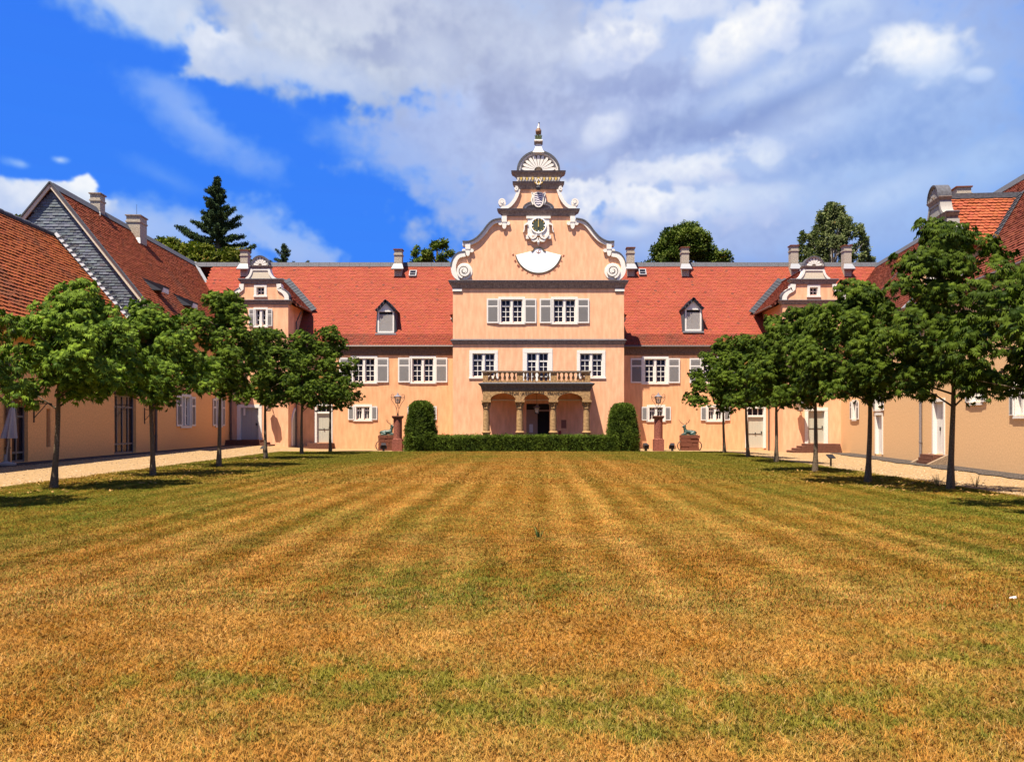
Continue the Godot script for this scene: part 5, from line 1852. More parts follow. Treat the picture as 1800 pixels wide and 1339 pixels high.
	s.hexa([Vector3(-4.6, 12.36, 0.1), Vector3(-4.6, 12.36, -24), Vector3(-9.7, 5.8, -24), Vector3(-9.7, 5.8, 0.1), Vector3(-4.6, 12.44, 0.1), Vector3(-4.6, 12.44, -24), Vector3(-9.8, 5.9, -24), Vector3(-9.8, 5.9, 0.1)])
	part("rear_roof", s, o)
	s = Shape.new(M.lead)
	for i in 26:
		var z0 := 0.1 - 20.2 * i / 26.0
		s.hexa([Vector3(-4.3, 12.15, z0), Vector3(-4.9, 12.15, z0), Vector3(-4.9, 12.15, z0 - 0.765), Vector3(-4.3, 12.15, z0 - 0.765), Vector3(-4.5, 12.5, z0), Vector3(-4.7, 12.5, z0), Vector3(-4.7, 12.5, z0 - 0.765), Vector3(-4.5, 12.5, z0 - 0.765)])
	part("ridge", s, o)
	s = Shape.new(M.pipe)
	s.tube([Vector3(0.5, 5.92, 0.1), Vector3(0.5, 5.92, -12.6)], [0.075, 0.075], 8)
	part("gutter", s, o)
	downpipe(o, 0.09, -0.12, -0.1, 5.2, M.pipe, 0.06, Vector3(0.25, 0.2, 0))
	downpipe(o, 0.09, -12.0, -0.1, 5.2, M.pipe, 0.06, Vector3(0.25, 0.2, 0))
	# stepped lead soakers where the low roof runs into the slates
	var f0 := Vector3(-4.45, 10.12, 0.05)
	var f1 := Vector3(0.2, 4.62, 0.05)
	for i in 25:
		var a := f0.lerp(f1, i / 25.0)
		var b := f0.lerp(f1, (i + 0.95) / 25.0)
		s = Shape.new(M.zinc_bright)
		var n := Vector3(0.76, 0.65, 0.0)
		s.hexa([a, a + n * 0.13, b + n * 0.13, b, a + Vector3(0, 0, 0.10), a + n * 0.13 + Vector3(0, 0, 0.06), b + n * 0.13 + Vector3(0, 0, 0.06), b + Vector3(0, 0, 0.10)])
		s.use(M.slate_bed)
		s.bar(b + Vector3(-0.03, -0.02, 0.10), b + Vector3(0.36, 0.17, 0.06), 0.022, 0.07)  # dark bar stands in for the wedge of shadow at a slate edge
		part("flashing", s, o)
	chimney(o, Vector3(-4.6, 0, -4.7), 0.5, 0.6, 12.1, 13.25, M.chimney_plaster)
	chimney(o, Vector3(-4.2, 0, -8.7), 0.75, 1.0, 11.6, 13.05, M.chimney_plaster)
	s = Shape.new(M.iron)
	s.tube([Vector3(-4.2, 13.0, -8.7), Vector3(-4.2, 13.75, -8.7)], [0.012, 0.008], 5)
	part("lightning_rod", s, o)
	s = Shape.new(M.zinc)
	s.bar(Vector3(-4.5, 12.5, -19.4), Vector3(0.35, 6.15, -14.0), 0.22, 0.05)
	part("valley", s, o)
	# small slate roof lights
	for p in [[281.0, 508.0, 43.2], [338.0, 535.0, 47.0]]:
		var y := ay(p[1], p[2]) - 0.28
		var x := 0.44 - (y - 5.98) * 0.79
		var z: float = -(p[2] - base)
		s = Shape.new(M.slate_bed)
		s.hexa([Vector3(x + 0.62, y - 0.12, z - 0.4), Vector3(x + 0.62, y - 0.12, z + 0.4), Vector3(x - 0.6, y - 0.1, z + 0.6), Vector3(x - 0.6, y - 0.1, z - 0.6), Vector3(x + 0.70, y + 0.10, z - 0.46), Vector3(x + 0.70, y + 0.10, z + 0.46), Vector3(x - 0.62, y + 0.62, z + 0.62), Vector3(x - 0.62, y + 0.62, z - 0.62)])
		var dm := part("dormer", s, o)
		s = Shape.new(M.white_paint)
		s.box(x + 0.60, x + 0.68, y - 0.22, y + 0.02, z - 0.36, z + 0.36)
		part("dormer_front", s, dm)

# ---------------------------------------------------------------- the long house on the sunlit side
func make_sunlit_house() -> void:
	var o := thing("long_house", "long sunlit tan house with steep red roof and roof gable behind the chestnut trees", "building", Vector3(18.5, -0.12, -51.0), -0.0947)
	var wb := Basis(Vector3(0, 0, 1), Vector3.UP, Vector3(-1, 0, 0))
	var t := Transform3D(wb, Vector3.ZERO)
	var A := func(p: float) -> float:
		var k := (p - CX) / F
		return (51.0 - 13.655 / (k - 0.095)) / 0.9955
	var wins := [[1503.5, 1.98, 0.72, 0.95, 0.42], [1546.0, 2.35, 0.72, 0.95, 0.42], [1717.5, 2.52, 0.80, 1.0, 0.42], [1797.0, 2.0, 0.80, 1.0, 0.3]]
	var holes := []
	for q in wins:
		if q[0] != 1546.0:
			holes.append(Rect2(A.call(q[0]) - q[2] / 2, q[1], q[2], q[3]))
		else:
			holes.append(Rect2(A.call(q[0]) - 0.5, 0.14, 1.0, 2.0))
			holes.append(Rect2(A.call(q[0]) - q[2] / 2, q[1] + 0.1, q[2], q[3] - 0.1))
	var d2: float = A.call(1651.0)
	holes.append(Rect2(d2 - 0.55, 0.42, 1.1, 2.2))
	var s := Shape.new(M.plaster_tan)
	s.wall(-11.0, 38.0, -0.4, 6.9, holes, 0.22, t)
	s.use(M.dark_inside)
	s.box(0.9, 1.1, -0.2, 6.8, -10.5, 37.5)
	part("wall", s, o)
	for q in wins:
		var y: float = q[1] + (0.1 if q[0] == 1546.0 else 0.0)
		window(o, t * at2(A.call(q[0]), y), q[2], q[3] - (0.1 if q[0] == 1546.0 else 0.0), {"cols": 1, "head": false, "rows": 2, "surround": 0.12, "shutters": "both", "shutter": q[4], "shutter_high": 1.02})
	door(o, t * at2(A.call(1546.0), 0.14), 1.0, 2.0, M.white_paint, {"surround": 0.15})
	door(o, t * at2(d2, 0.42), 1.1, 2.2, M.white_paint, {"surround": 0.14, "leaves": 2})
	# the open leaf and white jambs that stand out of the wall
	steps(o, t * at2(d2, 0.0), 1.5, 0.42, 3, 0.25, 0.5, 0.0)
	for f in [-1.0, 1.0]:
		s = Shape.new(M.step_cheek)
		s.prism(PackedVector2Array([Vector2(0, -0.1), Vector2(0.8, -0.1), Vector2(0.8, 0.05), Vector2(0.0, 0.45)]), -0.12, 0.12, Transform3D(Basis(Vector3(-1, 0, 0), Vector3.UP, Vector3(0, 0, -1)), Vector3(0, 0, d2 + f * 0.95)))
		part("step_cheek", s, o)
	downpipe(o, -0.08, A.call(1622.0), -0.1, 6.4, M.pipe_zinc, 0.06, Vector3(-0.25, 0.2, 0))
	downpipe(o, -0.08, A.call(1478.0), -0.1, 6.4, M.pipe, 0.06, Vector3(-0.25, 0.2, 0))
	var eave := Vector3(-0.30, 6.98, -10.2)
	var rd := Vector3(4.65, 12.62, -10.2)
	tiles(o, eave, Vector3(0, 0, 1), rd - eave, rect_poly(0, 0, 38.0, (rd - eave).length()), Color(0.165, 0.046, 0.028), 0.28, 0.2, 0.19, 0.185, false, "roof", 0.028)
	s = Shape.new(M.tile_bed)
	s.hexa([Vector3(4.65, 12.62, -10.2), Vector3(4.65, 12.62, 38), Vector3(10.0, 7.0, 38), Vector3(10.0, 7.0, -10.2), Vector3(4.65, 12.7, -10.2), Vector3(4.65, 12.7, 38), Vector3(10.1, 7.1, 38), Vector3(10.1, 7.1, -10.2)])
	part("rear_roof", s, o)
	s = Shape.new(M.lead)
	for i in 60:
		var z0 := -8.2 + 46.0 * i / 60.0
		s.hexa([Vector3(4.35, 12.42, z0), Vector3(4.95, 12.42, z0), Vector3(4.95, 12.42, z0 + 0.757), Vector3(4.35, 12.42, z0 + 0.757), Vector3(4.55, 12.78, z0), Vector3(4.75, 12.78, z0), Vector3(4.75, 12.78, z0 + 0.757), Vector3(4.55, 12.78, z0 + 0.757)])
	part("ridge", s, o)
	s = Shape.new(M.pipe)
	s.tube([Vector3(-0.36, 6.94, -10.2), Vector3(-0.36, 6.94, 38)], [0.075, 0.075], 8)
	part("gutter", s, o)
	s = Shape.new(M.eave_board)
	s.box(-0.22, 0.02, 6.72, 6.86, -10.2, 38.0)
	part("eave_board", s, o)
	# slate valley against the palace roof, and a thin seam further along
	s = Shape.new(M.zinc)
	s.bar(Vector3(4.5, 12.58, -8.6), Vector3(-0.3, 7.25, -3.3), 0.16, 0.05)
	part("valley", s, o)
	s = Shape.new(M.lead)
	var za: float = 2.6
	s.bar(Vector3(4.6, 12.66, za), Vector3(-0.4, 7.1, za), 0.05, 0.03)
	part("seam", s, o)
	# roof gable facing the court
	var gz := 15.07
	var yc := 8.75
	var hw := 1.9
	s = Shape.new(M.plaster_tan)
	s.wall(gz - hw, gz + hw, 6.88, yc + 0.1, [Rect2(gz - 0.4, 7.5, 0.8, 1.0)], 0.2, Transform3D(wb, Vector3(-0.03, 0, 0)))
	for f in [-1.0, 1.0]:
		s.face(Vector3(-0.03, 6.8, gz + f * hw), Vector3(-0.03, yc + 0.1, gz + f * hw), Vector3(2.2, yc + 0.1, gz + f * hw), Vector3(2.2, 6.8, gz + f * hw), Vector3(0, 0, f))
	part("gable_wall", s, o)
	window(o, Transform3D(wb, Vector3(-0.03, 7.5, gz)), 0.8, 1.0, {"cols": 1, "head": false, "rows": 2, "surround": 0.12, "shutters": "both", "shutter": 0.4})
	scroll_gable(o, Transform3D(wb, Vector3(-0.03, 0, gz)), hw, yc, 1.07, M.plaster_tan, 0.4, M.grey_and_gable_shade)  # trim greyed: this gable's shade put into the colour, beside grey metal covers
	var rise_ := 2.2
	for f in [-1.0, 1.0]:
		var v := Vector3(0, rise_ + 0.2, -f * (hw + 0.3))
		tiles(o, Vector3(0.34, yc + 0.02, gz + f * (hw + 0.3)), Vector3(1, 0, 0), v, rect_poly(0, 0, 3.4, v.length()), Color(0.25, 0.066, 0.031), 0.22, 0.0, 0.20, 0.19, false, "gable_roof", 0.03)
		s = Shape.new(M.slate_bed)
		var a := Vector3(-0.42 + (yc + 0.1 - 6.98) * 0.899, yc + 0.14, gz + f * (hw + 0.35))
		var b := Vector3(-0.42 + (yc + rise_ + 0.2 - 6.98) * 0.899, yc + rise_ + 0.34, gz)
		for i in 12:
			var c0 := a.lerp(b, i / 12.0)
			var c1 := a.lerp(b, (i + 1.3) / 12.0)
			var wv := Vector3(0.10, 0.11, f * 0.26)
			s.hexa([c0 - wv, c0 + wv, c0 + wv + Vector3(-0.04, 0.04, 0), c0 - wv + Vector3(-0.04, 0.04, 0), c1 - wv - Vector3.UP * 0.03, c1 + wv - Vector3.UP * 0.03, c1 + wv, c1 - wv])
		part("valley", s, o)
		s = Shape.new(M.zinc)
		s.bar(a + Vector3(0.1, -0.12, f * 0.02), a + Vector3(-1.9, -2.0, f * 0.02), 0.3, 0.05, Vector3(-1, 1, 0))
		part("flashing", s, o)
	s = Shape.new(M.lead)
	s.bar(Vector3(0.3, yc + rise_ + 0.3, gz), Vector3(3.6, yc + rise_ + 0.3, gz), 0.3, 0.22)
	part("ridge", s, o)
	chimney(o, Vector3(4.3, 0, 6.6), 0.7, 0.8, 12.4, 13.85, M.chimney_plaster)
	# roof window high on the slope
	var ty := 11.9
	var tx := -0.42 + (ty - 6.98) * 0.899
	s = Shape.new(M.zinc)
	s.hexa([Vector3(tx - 0.35, ty - 0.35, 17.6), Vector3(tx - 0.35, ty - 0.35, 18.3), Vector3(tx + 0.35, ty + 0.43, 18.3), Vector3(tx + 0.35, ty + 0.43, 17.6), Vector3(tx - 0.45, ty - 0.22, 17.6), Vector3(tx - 0.45, ty - 0.22, 18.3), Vector3(tx + 0.25, ty + 0.55, 18.3), Vector3(tx + 0.25, ty + 0.55, 17.6)])
	part("roof_window", s, o)

# ---------------------------------------------------------------- smooth bodies from joints
# bones: [a, ra, b, rb]; one continuous skin over all of them
func skin(s: Shape, bones: Array, cell: float, soft: float) -> void:
	var lo := Vector3(1e9, 1e9, 1e9)
	var hi := -lo
	for b in bones:
		for q in [[b[0], b[1]], [b[2], b[3]]]:
			lo = lo.min(q[0] - Vector3.ONE * (q[1] + cell * 2.5))
			hi = hi.max(q[0] + Vector3.ONE * (q[1] + cell * 2.5))
	var n := Vector3i(((hi - lo) / cell).ceil()) + Vector3i.ONE
	var f := PackedFloat32Array()
	f.resize(n.x * n.y * n.z)
	f.fill(9.0)
	for b in bones:
		var a: Vector3 = b[0]
		var d: Vector3 = b[2] - a
		var dd := maxf(d.length_squared(), 1e-9)
		var m: float = maxf(b[1], b[3]) + cell * 3.0 + soft
		var i0 := Vector3i(((a.min(b[2]) - Vector3.ONE * m - lo) / cell).floor()).max(Vector3i.ZERO)
		var i1 := Vector3i(((a.max(b[2]) + Vector3.ONE * m - lo) / cell).ceil()).min(n - Vector3i.ONE)
		for z in range(i0.z, i1.z + 1):
			for y in range(i0.y, i1.y + 1):
				for x in range(i0.x, i1.x + 1):
					var p := lo + Vector3(x, y, z) * cell
					var k := clampf((p - a).dot(d) / dd, 0.0, 1.0)
					var v := p.distance_to(a + d * k) - lerpf(b[1], b[3], k)
					var at := x + n.x * (y + n.y * z)
					var w := f[at]
					var h := maxf(soft - absf(v - w), 0.0) / soft
					f[at] = minf(v, w) - h * h * soft * 0.25
	var sx := 1
	var sy := n.x
	var sz := n.x * n.y
	var spot := {}
	var norm := {}
	for z in n.z - 1:
		for y in n.y - 1:
			for x in n.x - 1:
				var at := x + sy * y + sz * z
				var inside := 0
				var sum := Vector3.ZERO
				var cnt := 0
				for c in 8:
					if f[at + (c & 1) + sy * ((c >> 1) & 1) + sz * (c >> 2)] < 0.0:
						inside += 1
				if inside == 0 or inside == 8:
					continue
				for e in [[0, 1], [2, 3], [4, 5], [6, 7], [0, 2], [1, 3], [4, 6], [5, 7], [0, 4], [1, 5], [2, 6], [3, 7]]:
					var c0: int = e[0]
					var c1: int = e[1]
					var v0 := f[at + (c0 & 1) + sy * ((c0 >> 1) & 1) + sz * (c0 >> 2)]
					var v1 := f[at + (c1 & 1) + sy * ((c1 >> 1) & 1) + sz * (c1 >> 2)]
					if (v0 < 0.0) != (v1 < 0.0):
						var k := v0 / (v0 - v1)
						sum += Vector3(c0 & 1, (c0 >> 1) & 1, c0 >> 2).lerp(Vector3(c1 & 1, (c1 >> 1) & 1, c1 >> 2), k)
						cnt += 1
				spot[at] = lo + (Vector3(x, y, z) + sum / cnt) * cell
				norm[at] = Vector3(f[at + 1] - f[at], f[at + sy] - f[at], f[at + sz] - f[at]).normalized()
	for at in spot:
		for ax_ in [[sx, sy, sz], [sy, sz, sx], [sz, sx, sy]]:
			var a: int = at
			var p: int = ax_[0]
			var q: int = ax_[1]
			var r: int = ax_[2]
			if a - q < 0 or a - r < 0 or a + p >= f.size():
				continue
			if (f[a] < 0.0) != (f[a + p] < 0.0):
				if spot.has(a - q) and spot.has(a - r) and spot.has(a - q - r):
					s.tri_n(spot[a], spot[a - q], spot[a - q - r], norm[a], norm[a - q], norm[a - q - r])
					s.tri_n(spot[a], spot[a - q - r], spot[a - r], norm[a], norm[a - q - r], norm[a - r])

# ---------------------------------------------------------------- things in front of the palace
func make_stag(x: float, facing: float, label: String) -> void:
	# a lying stag of green bronze; built facing -x, mirrored by «facing»
	var top := 0.90
	var o := thing("stag_statue", label, "statue", Vector3(x, top, -50.6), 0.0, "lying bronze stags on brick plinths")
	var m := func(a: float, b: float, c: float) -> Vector3: return Vector3(a * facing, b, c)
	var bones := []
	var B := func(a: Vector3, ra: float, b: Vector3, rb: float) -> void: bones.append([a, ra, b, rb])
	B.call(m.call(-0.16, 0.19, 0.0), 0.135, m.call(0.16, 0.17, 0.0), 0.135)   # chest to loin
	B.call(m.call(0.16, 0.17, 0.0), 0.135, m.call(0.34, 0.15, 0.0), 0.12)    # haunch
	B.call(m.call(-0.18, 0.22, 0.0), 0.12, m.call(-0.25, 0.42, 0.0), 0.075)   # neck
	B.call(m.call(-0.25, 0.42, 0.0), 0.075, m.call(-0.24, 0.53, 0.0), 0.062)
	B.call(m.call(-0.24, 0.55, 0.0), 0.062, m.call(-0.33, 0.52, 0.03), 0.042)   # head
	B.call(m.call(-0.33, 0.52, 0.03), 0.042, m.call(-0.41, 0.48, 0.05), 0.026)
	for f in [-1.0, 1.0]:
		B.call(m.call(-0.22, 0.58, f * 0.05), 0.018, m.call(-0.15, 0.60, f * 0.12), 0.010)   # ears
		B.call(m.call(-0.18, 0.13, f * 0.09), 0.06, m.call(-0.34, 0.07, f * 0.12), 0.035)   # folded fore legs
		B.call(m.call(-0.34, 0.07, f * 0.12), 0.035, m.call(-0.16, 0.035, f * 0.14), 0.025)
		B.call(m.call(0.28, 0.14, f * 0.08), 0.11, m.call(0.12, 0.08, f * 0.15), 0.055)   # hind legs
		B.call(m.call(0.12, 0.08, f * 0.15), 0.05, m.call(0.34, 0.04, f * 0.17), 0.03)
		B.call(m.call(0.34, 0.04, f * 0.17), 0.03, m.call(0.12, 0.03, f * 0.19), 0.022)
	B.call(m.call(-0.30, 0.06, 0.12), 0.03, m.call(-0.46, 0.05, 0.10), 0.028)   # one fore leg stretched out
	B.call(m.call(0.44, 0.16, 0.0), 0.03, m.call(0.46, 0.10, 0.0), 0.02)
	var s := Shape.new(M.bronze)
	skin(s, bones, 0.022, 0.05)
	part("body", s, o)
	for f in [-1.0, 1.0]:
		s = Shape.new(M.bronze_dark)
		# the photo shows the antlers spread to both sides
		var r: Array[Vector3] = [m.call(-0.24, 0.60, f * 0.03), m.call(-0.24 + f * 0.10, 0.68, f * 0.08), m.call(-0.24 + f * 0.22, 0.76, f * 0.11), m.call(-0.24 + f * 0.30, 0.90, f * 0.10)]
		s.tube(r, [0.022, 0.018, 0.015, 0.008], 6)
		for q in [[0.3, 0.10], [0.62, 0.13], [0.85, 0.11]]:
			var i: int = mini(int(q[0] * 3.0), 2)
			var p := r[i].lerp(r[i + 1], q[0] * 3.0 - i)
			s.tube([p, p + m.call(-0.04 + 0.02 * f, q[1] * 0.6, 0.05 * f), p + m.call(-0.05 + 0.01 * f, q[1], 0.07 * f)], [0.014, 0.011, 0.004], 5)
		part("antler", s, o)
	s = Shape.new(M.bronze)
	s.box(-0.46, 0.50, -0.002, 0.03, -0.24, 0.24)
	part("base", s, o)

func make_plinth(x: float, label: String) -> void:
	var o := thing("stone_plinth", label, "plinth", Vector3(x, 0.0, -50.6), 0.0, "brown stone plinths under the bronze stags")
	rng.seed = 300 + int(x)
	for j in 4:
		var y := 0.0 if j == 0 else 0.24 * j
		var h := 0.235 if j < 3 else 0.18
		var cuts := [-0.5, [-0.08, 0.12, -0.15, 0.0][j], 0.5]
		for i in 2:
			var s := Shape.new(M.plinth_brick)
			var e := rf(0.0, 0.03) + (0.03 if j == 3 else 0.0)
			s.box(cuts[i] + (0.006 if i else -e), cuts[i + 1] + (-0.006 if i == 0 else e), y - (0.1 if j == 0 else 0.0), y + h - 0.014, -0.30 - e, 0.30 + e)
			part("stone_block", s, o)
	var c := Shape.new(M.plinth_brick)
	c.box(-0.46, 0.46, 0.0, 0.88, -0.27, 0.27)
	part("core", c, o)
	for f in [-1.0, 1.0]:
		var s := Shape.new(M.bronze_dark)
		var pts := []
		var rr := []
		for i in 13:
			var a := lerpf(-1.45, 1.35, i / 12.0)
			pts.append(Vector3(f * (0.49 + cos(a) * 0.22), 0.27 + sin(a) * 0.27, 0.08))
			rr.append(0.035 - 0.012 * absf(i - 6.0) / 6.0)
		s.tube(pts, rr, 7)
		part("iron_ring", s, o)

func make_lamp(x: float, label: String) -> void:
	var o := thing("lamp_pillar", label, "street lamp", Vector3(x, 0, -49.5), 0.0, "red stone lamp pillars before the palace")
	var s := Shape.new(M.red_sandstone)
	s.box(-0.29, 0.29, -0.15, 0.68, -0.29, 0.29)
	part("base", s, o)
	s = Shape.new(M.red_sandstone)
	s.lathe([Vector2(0.275, 0.68), Vector2(0.25, 0.74), Vector2(0.25, 1.84)], Vector3.ZERO, 8)
	part("shaft", s, o)
	s = Shape.new(M.step_stone)
	s.stack([[1.84, 0.21, 0.21, -0.21], [1.92, 0.28, 0.28, -0.28], [1.99, 0.31, 0.31, -0.31], [2.04, 0.29, 0.29, -0.29]])
	part("cap", s, o)
	lantern_body(o, Vector3(0, 2.78, 0), 0.34, 0.54)
	s = Shape.new(M.iron)
	s.tube([Vector3(0, 2.04, 0), Vector3(0, 2.2, 0)], [0.06, 0.03], 8)
	part("foot", s, o)
	for f in [-1.0, 1.0]:
		s = Shape.new(M.iron)
		var line := []
		for p in smooth_line([Vector2(0.03, 2.1), Vector2(0.06, 2.4), Vector2(0.20, 2.72), Vector2(0.36, 2.96), Vector2(0.39, 3.2), Vector2(0.30, 3.29), Vector2(0.22, 3.22)], 4):
			line.append(Vector3(p.x * f, p.y, 0))
		var rr := []
		rr.resize(line.size())
		rr.fill(0.013)
		s.tube(line, rr, 6)
		var curl := []
		for p in spiral(Vector2(0.29, 3.08), 0.10, 0.02, -0.6, 1.3, 16):
			curl.append(Vector3(p.x * f, p.y, 0))
		rr.resize(curl.size())
		s.tube(curl, rr, 6)
		s.bar(Vector3(f * 0.06, 2.45, 0), Vector3(0, 2.78, 0), 0.02, 0.02)
		part("scroll_arm", s, o)

func make_floodlight(x: float, d: float, turn: float, label: String) -> void:
	var o := thing("floodlight", label, "floodlight", Vector3(x, 0.0, -d), turn, "black floodlights on the ground before the palace")
	var s := Shape.new(M.black_metal)
	s.box(-0.06, 0.06, -0.06, 0.14, -0.06, 0.06)
	s.bar(Vector3(-0.17, 0.12, 0), Vector3(0.17, 0.12, 0), 0.04, 0.02)
	for f in [-1.0, 1.0]:
		s.bar(Vector3(f * 0.175, 0.11, 0), Vector3(f * 0.175, 0.30, 0), 0.015, 0.04)
	part("bracket", s, o)
	var t := Transform3D(Basis(Vector3.RIGHT, 0.5), Vector3(0, 0.30, 0))
	s = Shape.new(M.black_metal)
	s.hexa([t * Vector3(-0.15, -0.12, 0.12), t * Vector3(0.15, -0.12, 0.12), t * Vector3(0.11, -0.09, -0.12), t * Vector3(-0.11, -0.09, -0.12), t * Vector3(-0.15, 0.12, 0.12), t * Vector3(0.15, 0.12, 0.12), t * Vector3(0.11, 0.09, -0.12), t * Vector3(-0.11, 0.09, -0.12)])
	for k in 5:
		s.box(-0.12, 0.12, -0.08 + 0.04 * k, -0.07 + 0.04 * k, -0.18, -0.1, t)
	part("housing", s, o)
	s = Shape.new(M.glass_dark)
	s.box(-0.135, 0.135, -0.105, 0.105, 0.118, 0.126, t)
	part("glass", s, o)

func make_plaque(x: float, d: float, turn: float, label: String) -> void:
	var o := thing("tree_plaque", label, "sign", Vector3(x, 0.03, -d), turn, "small slanted plaques on stakes at the lawn's edge")
	var s := Shape.new(M.black_metal)
	s.bar(Vector3(0, -0.1, 0), Vector3(0, 0.30, 0), 0.05, 0.05)
	part("stake", s, o)
	s = Shape.new(M.black_metal)
	s.box(-0.17, 0.17, -0.11, 0.11, -0.012, 0.012, Transform3D(Basis(Vector3.RIGHT, -0.9), Vector3(0, 0.33, 0)))
	part("plate", s, o)

func make_parasol() -> void:
	var o := thing("closed_parasol", "closed grey parasol leaning in its round base beside the glazed door", "parasol", Vector3(ax(9.0, 27.0), 0.28, -27.0))
	var lean := Vector3(0.24, 2.02, 0.0)
	var s := Shape.new(M.grey_and_gable_shade)
	s.tube([Vector3(0, 0.05, 0), lean * 1.02], [0.025, 0.02], 8)
	part("pole", s, o)
	s = Shape.new(M.grey_and_gable_shade)
	s.lathe([Vector2(0.0, -0.02), Vector2(0.30, 0.0), Vector2(0.30, 0.06), Vector2(0.12, 0.10), Vector2(0.05, 0.13), Vector2(0.05, 0.34), Vector2(0.0, 0.34)], Vector3.ZERO, 16)
	part("base", s, o)
	s = Shape.new(M.canvas)
	var n := 16
	for i in 5:
		for j in n:
			var p := []
			for q in [[i, j], [i, j + 1], [i + 1, j + 1], [i + 1, j]]:
				var k: float = q[0] / 5.0
				var a: float = TAU * q[1] / n
				var r := lerpf(0.03, 0.19, pow(k, 0.8)) * (1.0 + 0.28 * (1 if q[1] % 2 else -1) * k)
				p.append(lean * lerpf(0.99, 0.42, k) + Vector3(cos(a) * r, 0, sin(a) * r))
			s.face(p[0], p[1], p[2], p[3], (p[0] + p[2]) * 0.5 - lean * 0.6)
	part("canopy", s, o)

func make_scrap() -> void:
	var d := EYE * F / (1062.0 - HZ)
	var o := thing("paper_scrap", "small white crumpled scrap lying alone on the lawn", "scrap", Vector3(ax(1781.0, d), 0.055, -d), 0.5)
	var s := Shape.new(M.paper)
	for i in 4:
		var a := -0.03 + 0.015 * i
		s.quad(Vector3(a, 0.01 * (i % 2), -0.012), Vector3(a + 0.015, 0.01 * ((i + 1) % 2), -0.016), Vector3(a + 0.015, 0.006 + 0.012 * (i % 2), 0.012), Vector3(a, 0.012 * ((i + 1) % 2), 0.025))
	part("sheet", s, o)

func make_finial() -> void:
	var o := thing("roof_statue", "small painted bird-like figure with white neck on top of the gable", "statue", Vector3(0.4, 18.86, -52.14))
	var s := Shape.new(M.hedge_leaf)
	s.tint = Color(0.13, 0.17, 0.09)
	for k in 8:
		var a := TAU * k / 8.0
		var d := Vector3(cos(a), 0, sin(a))
		s.tube([d * 0.07, d * 0.15 + Vector3.UP * 0.14, d * 0.19 + Vector3.UP * 0.30, d * 0.24 + Vector3.UP * 0.33], [0.05, 0.055, 0.035, 0.01], 6)
	s.tube([Vector3.ZERO, Vector3.UP * 0.36], [0.12, 0.08], 8)
	part("leaf_base", s, o)
	s = Shape.new(M.finial_brown)
	skin(s, [[Vector3(0, 0.36, 0), 0.07, Vector3(0, 0.56, 0.02), 0.15], [Vector3(0, 0.56, 0.02), 0.15, Vector3(0.01, 0.70, 0.03), 0.11], [Vector3(-0.1, 0.62, 0), 0.08, Vector3(-0.12, 0.42, -0.02), 0.04], [Vector3(0.1, 0.62, 0), 0.08, Vector3(0.13, 0.42, -0.02), 0.04]], 0.025, 0.05)
	part("body", s, o)
	s = Shape.new(M.white_stone)
	skin(s, [[Vector3(0.0, 0.70, 0.03), 0.10, Vector3(0.02, 0.88, 0.05), 0.055], [Vector3(0.02, 0.88, 0.05), 0.055, Vector3(0.03, 1.0, 0.06), 0.05]], 0.02, 0.03)
	part("neck", s, o)
	s = Shape.new(M.iron)
	skin(s, [[Vector3(0.03, 1.04, 0.06), 0.045, Vector3(0.04, 1.08, 0.10), 0.03], [Vector3(0.04, 1.08, 0.10), 0.025, Vector3(0.08, 1.05, 0.2), 0.008]], 0.012, 0.015)
	part("head", s, o)

# ---------------------------------------------------------------- plants
func palm_leaf() -> ArrayMesh:   # a chestnut leaf: seven drooping leaflets from one stalk
	if not cache.has("palm_leaf"):
		var s := Shape.new(M.leaf)
		for i in 7:
			var a := lerpf(-1.25, 1.25, i / 6.0)
			var l := 0.17 - 0.025 * absf(i - 3.0) / 1.5
			var d := Vector3(sin(a), 0, cos(a))
			var n := Vector3(cos(a), 0, -sin(a)) * l * 0.155
			var p0 := d * 0.015
			var p1 := d * l * 0.55 + Vector3.UP * 0.012
			var p2 := d * l * 0.98 - Vector3.UP * l * 0.30
			var g := 0.88 + 0.05 * (i % 4)
			s.tint = Color(g, g, g)
			var dip := Vector3.UP * -0.012
			s.tri(p0, p1 - n + dip, p1)
			s.tri(p0, p1, p1 + n + dip)
			s.tri(p1 - n + dip, p2, p1)
			s.tri(p1, p2, p1 + n + dip)
		cache["palm_leaf"] = s.mesh()
	return cache["palm_leaf"]

func spray_leaf(n: int, l: float, m: Material, key: String) -> ArrayMesh:
	if not cache.has(key):
		var s := Shape.new(m)
		for i in n:
			var d := Vector3(rf(-1, 1), rf(-0.6, 1), rf(-1, 1)).normalized()
			var p := d * rf(0.0, l)
			var q := p + (d + Vector3(rf(-0.6, 0.6), rf(-0.6, 0.4), rf(-0.6, 0.6))).normalized() * l * rf(0.7, 1.2)
			var w := (q - p).cross(Vector3(rf(-1, 1), rf(-1, 1), rf(-1, 1))).normalized() * l * 0.28
			var g := rf(0.75, 1.2)
			s.tint = Color(g, g, g * 0.95)
			var mid := p.lerp(q, 0.5)
			s.tri(p, mid + w, mid - w)
			s.tri(mid + w, q, mid - w)
		cache[key] = s.mesh()
	return cache[key]

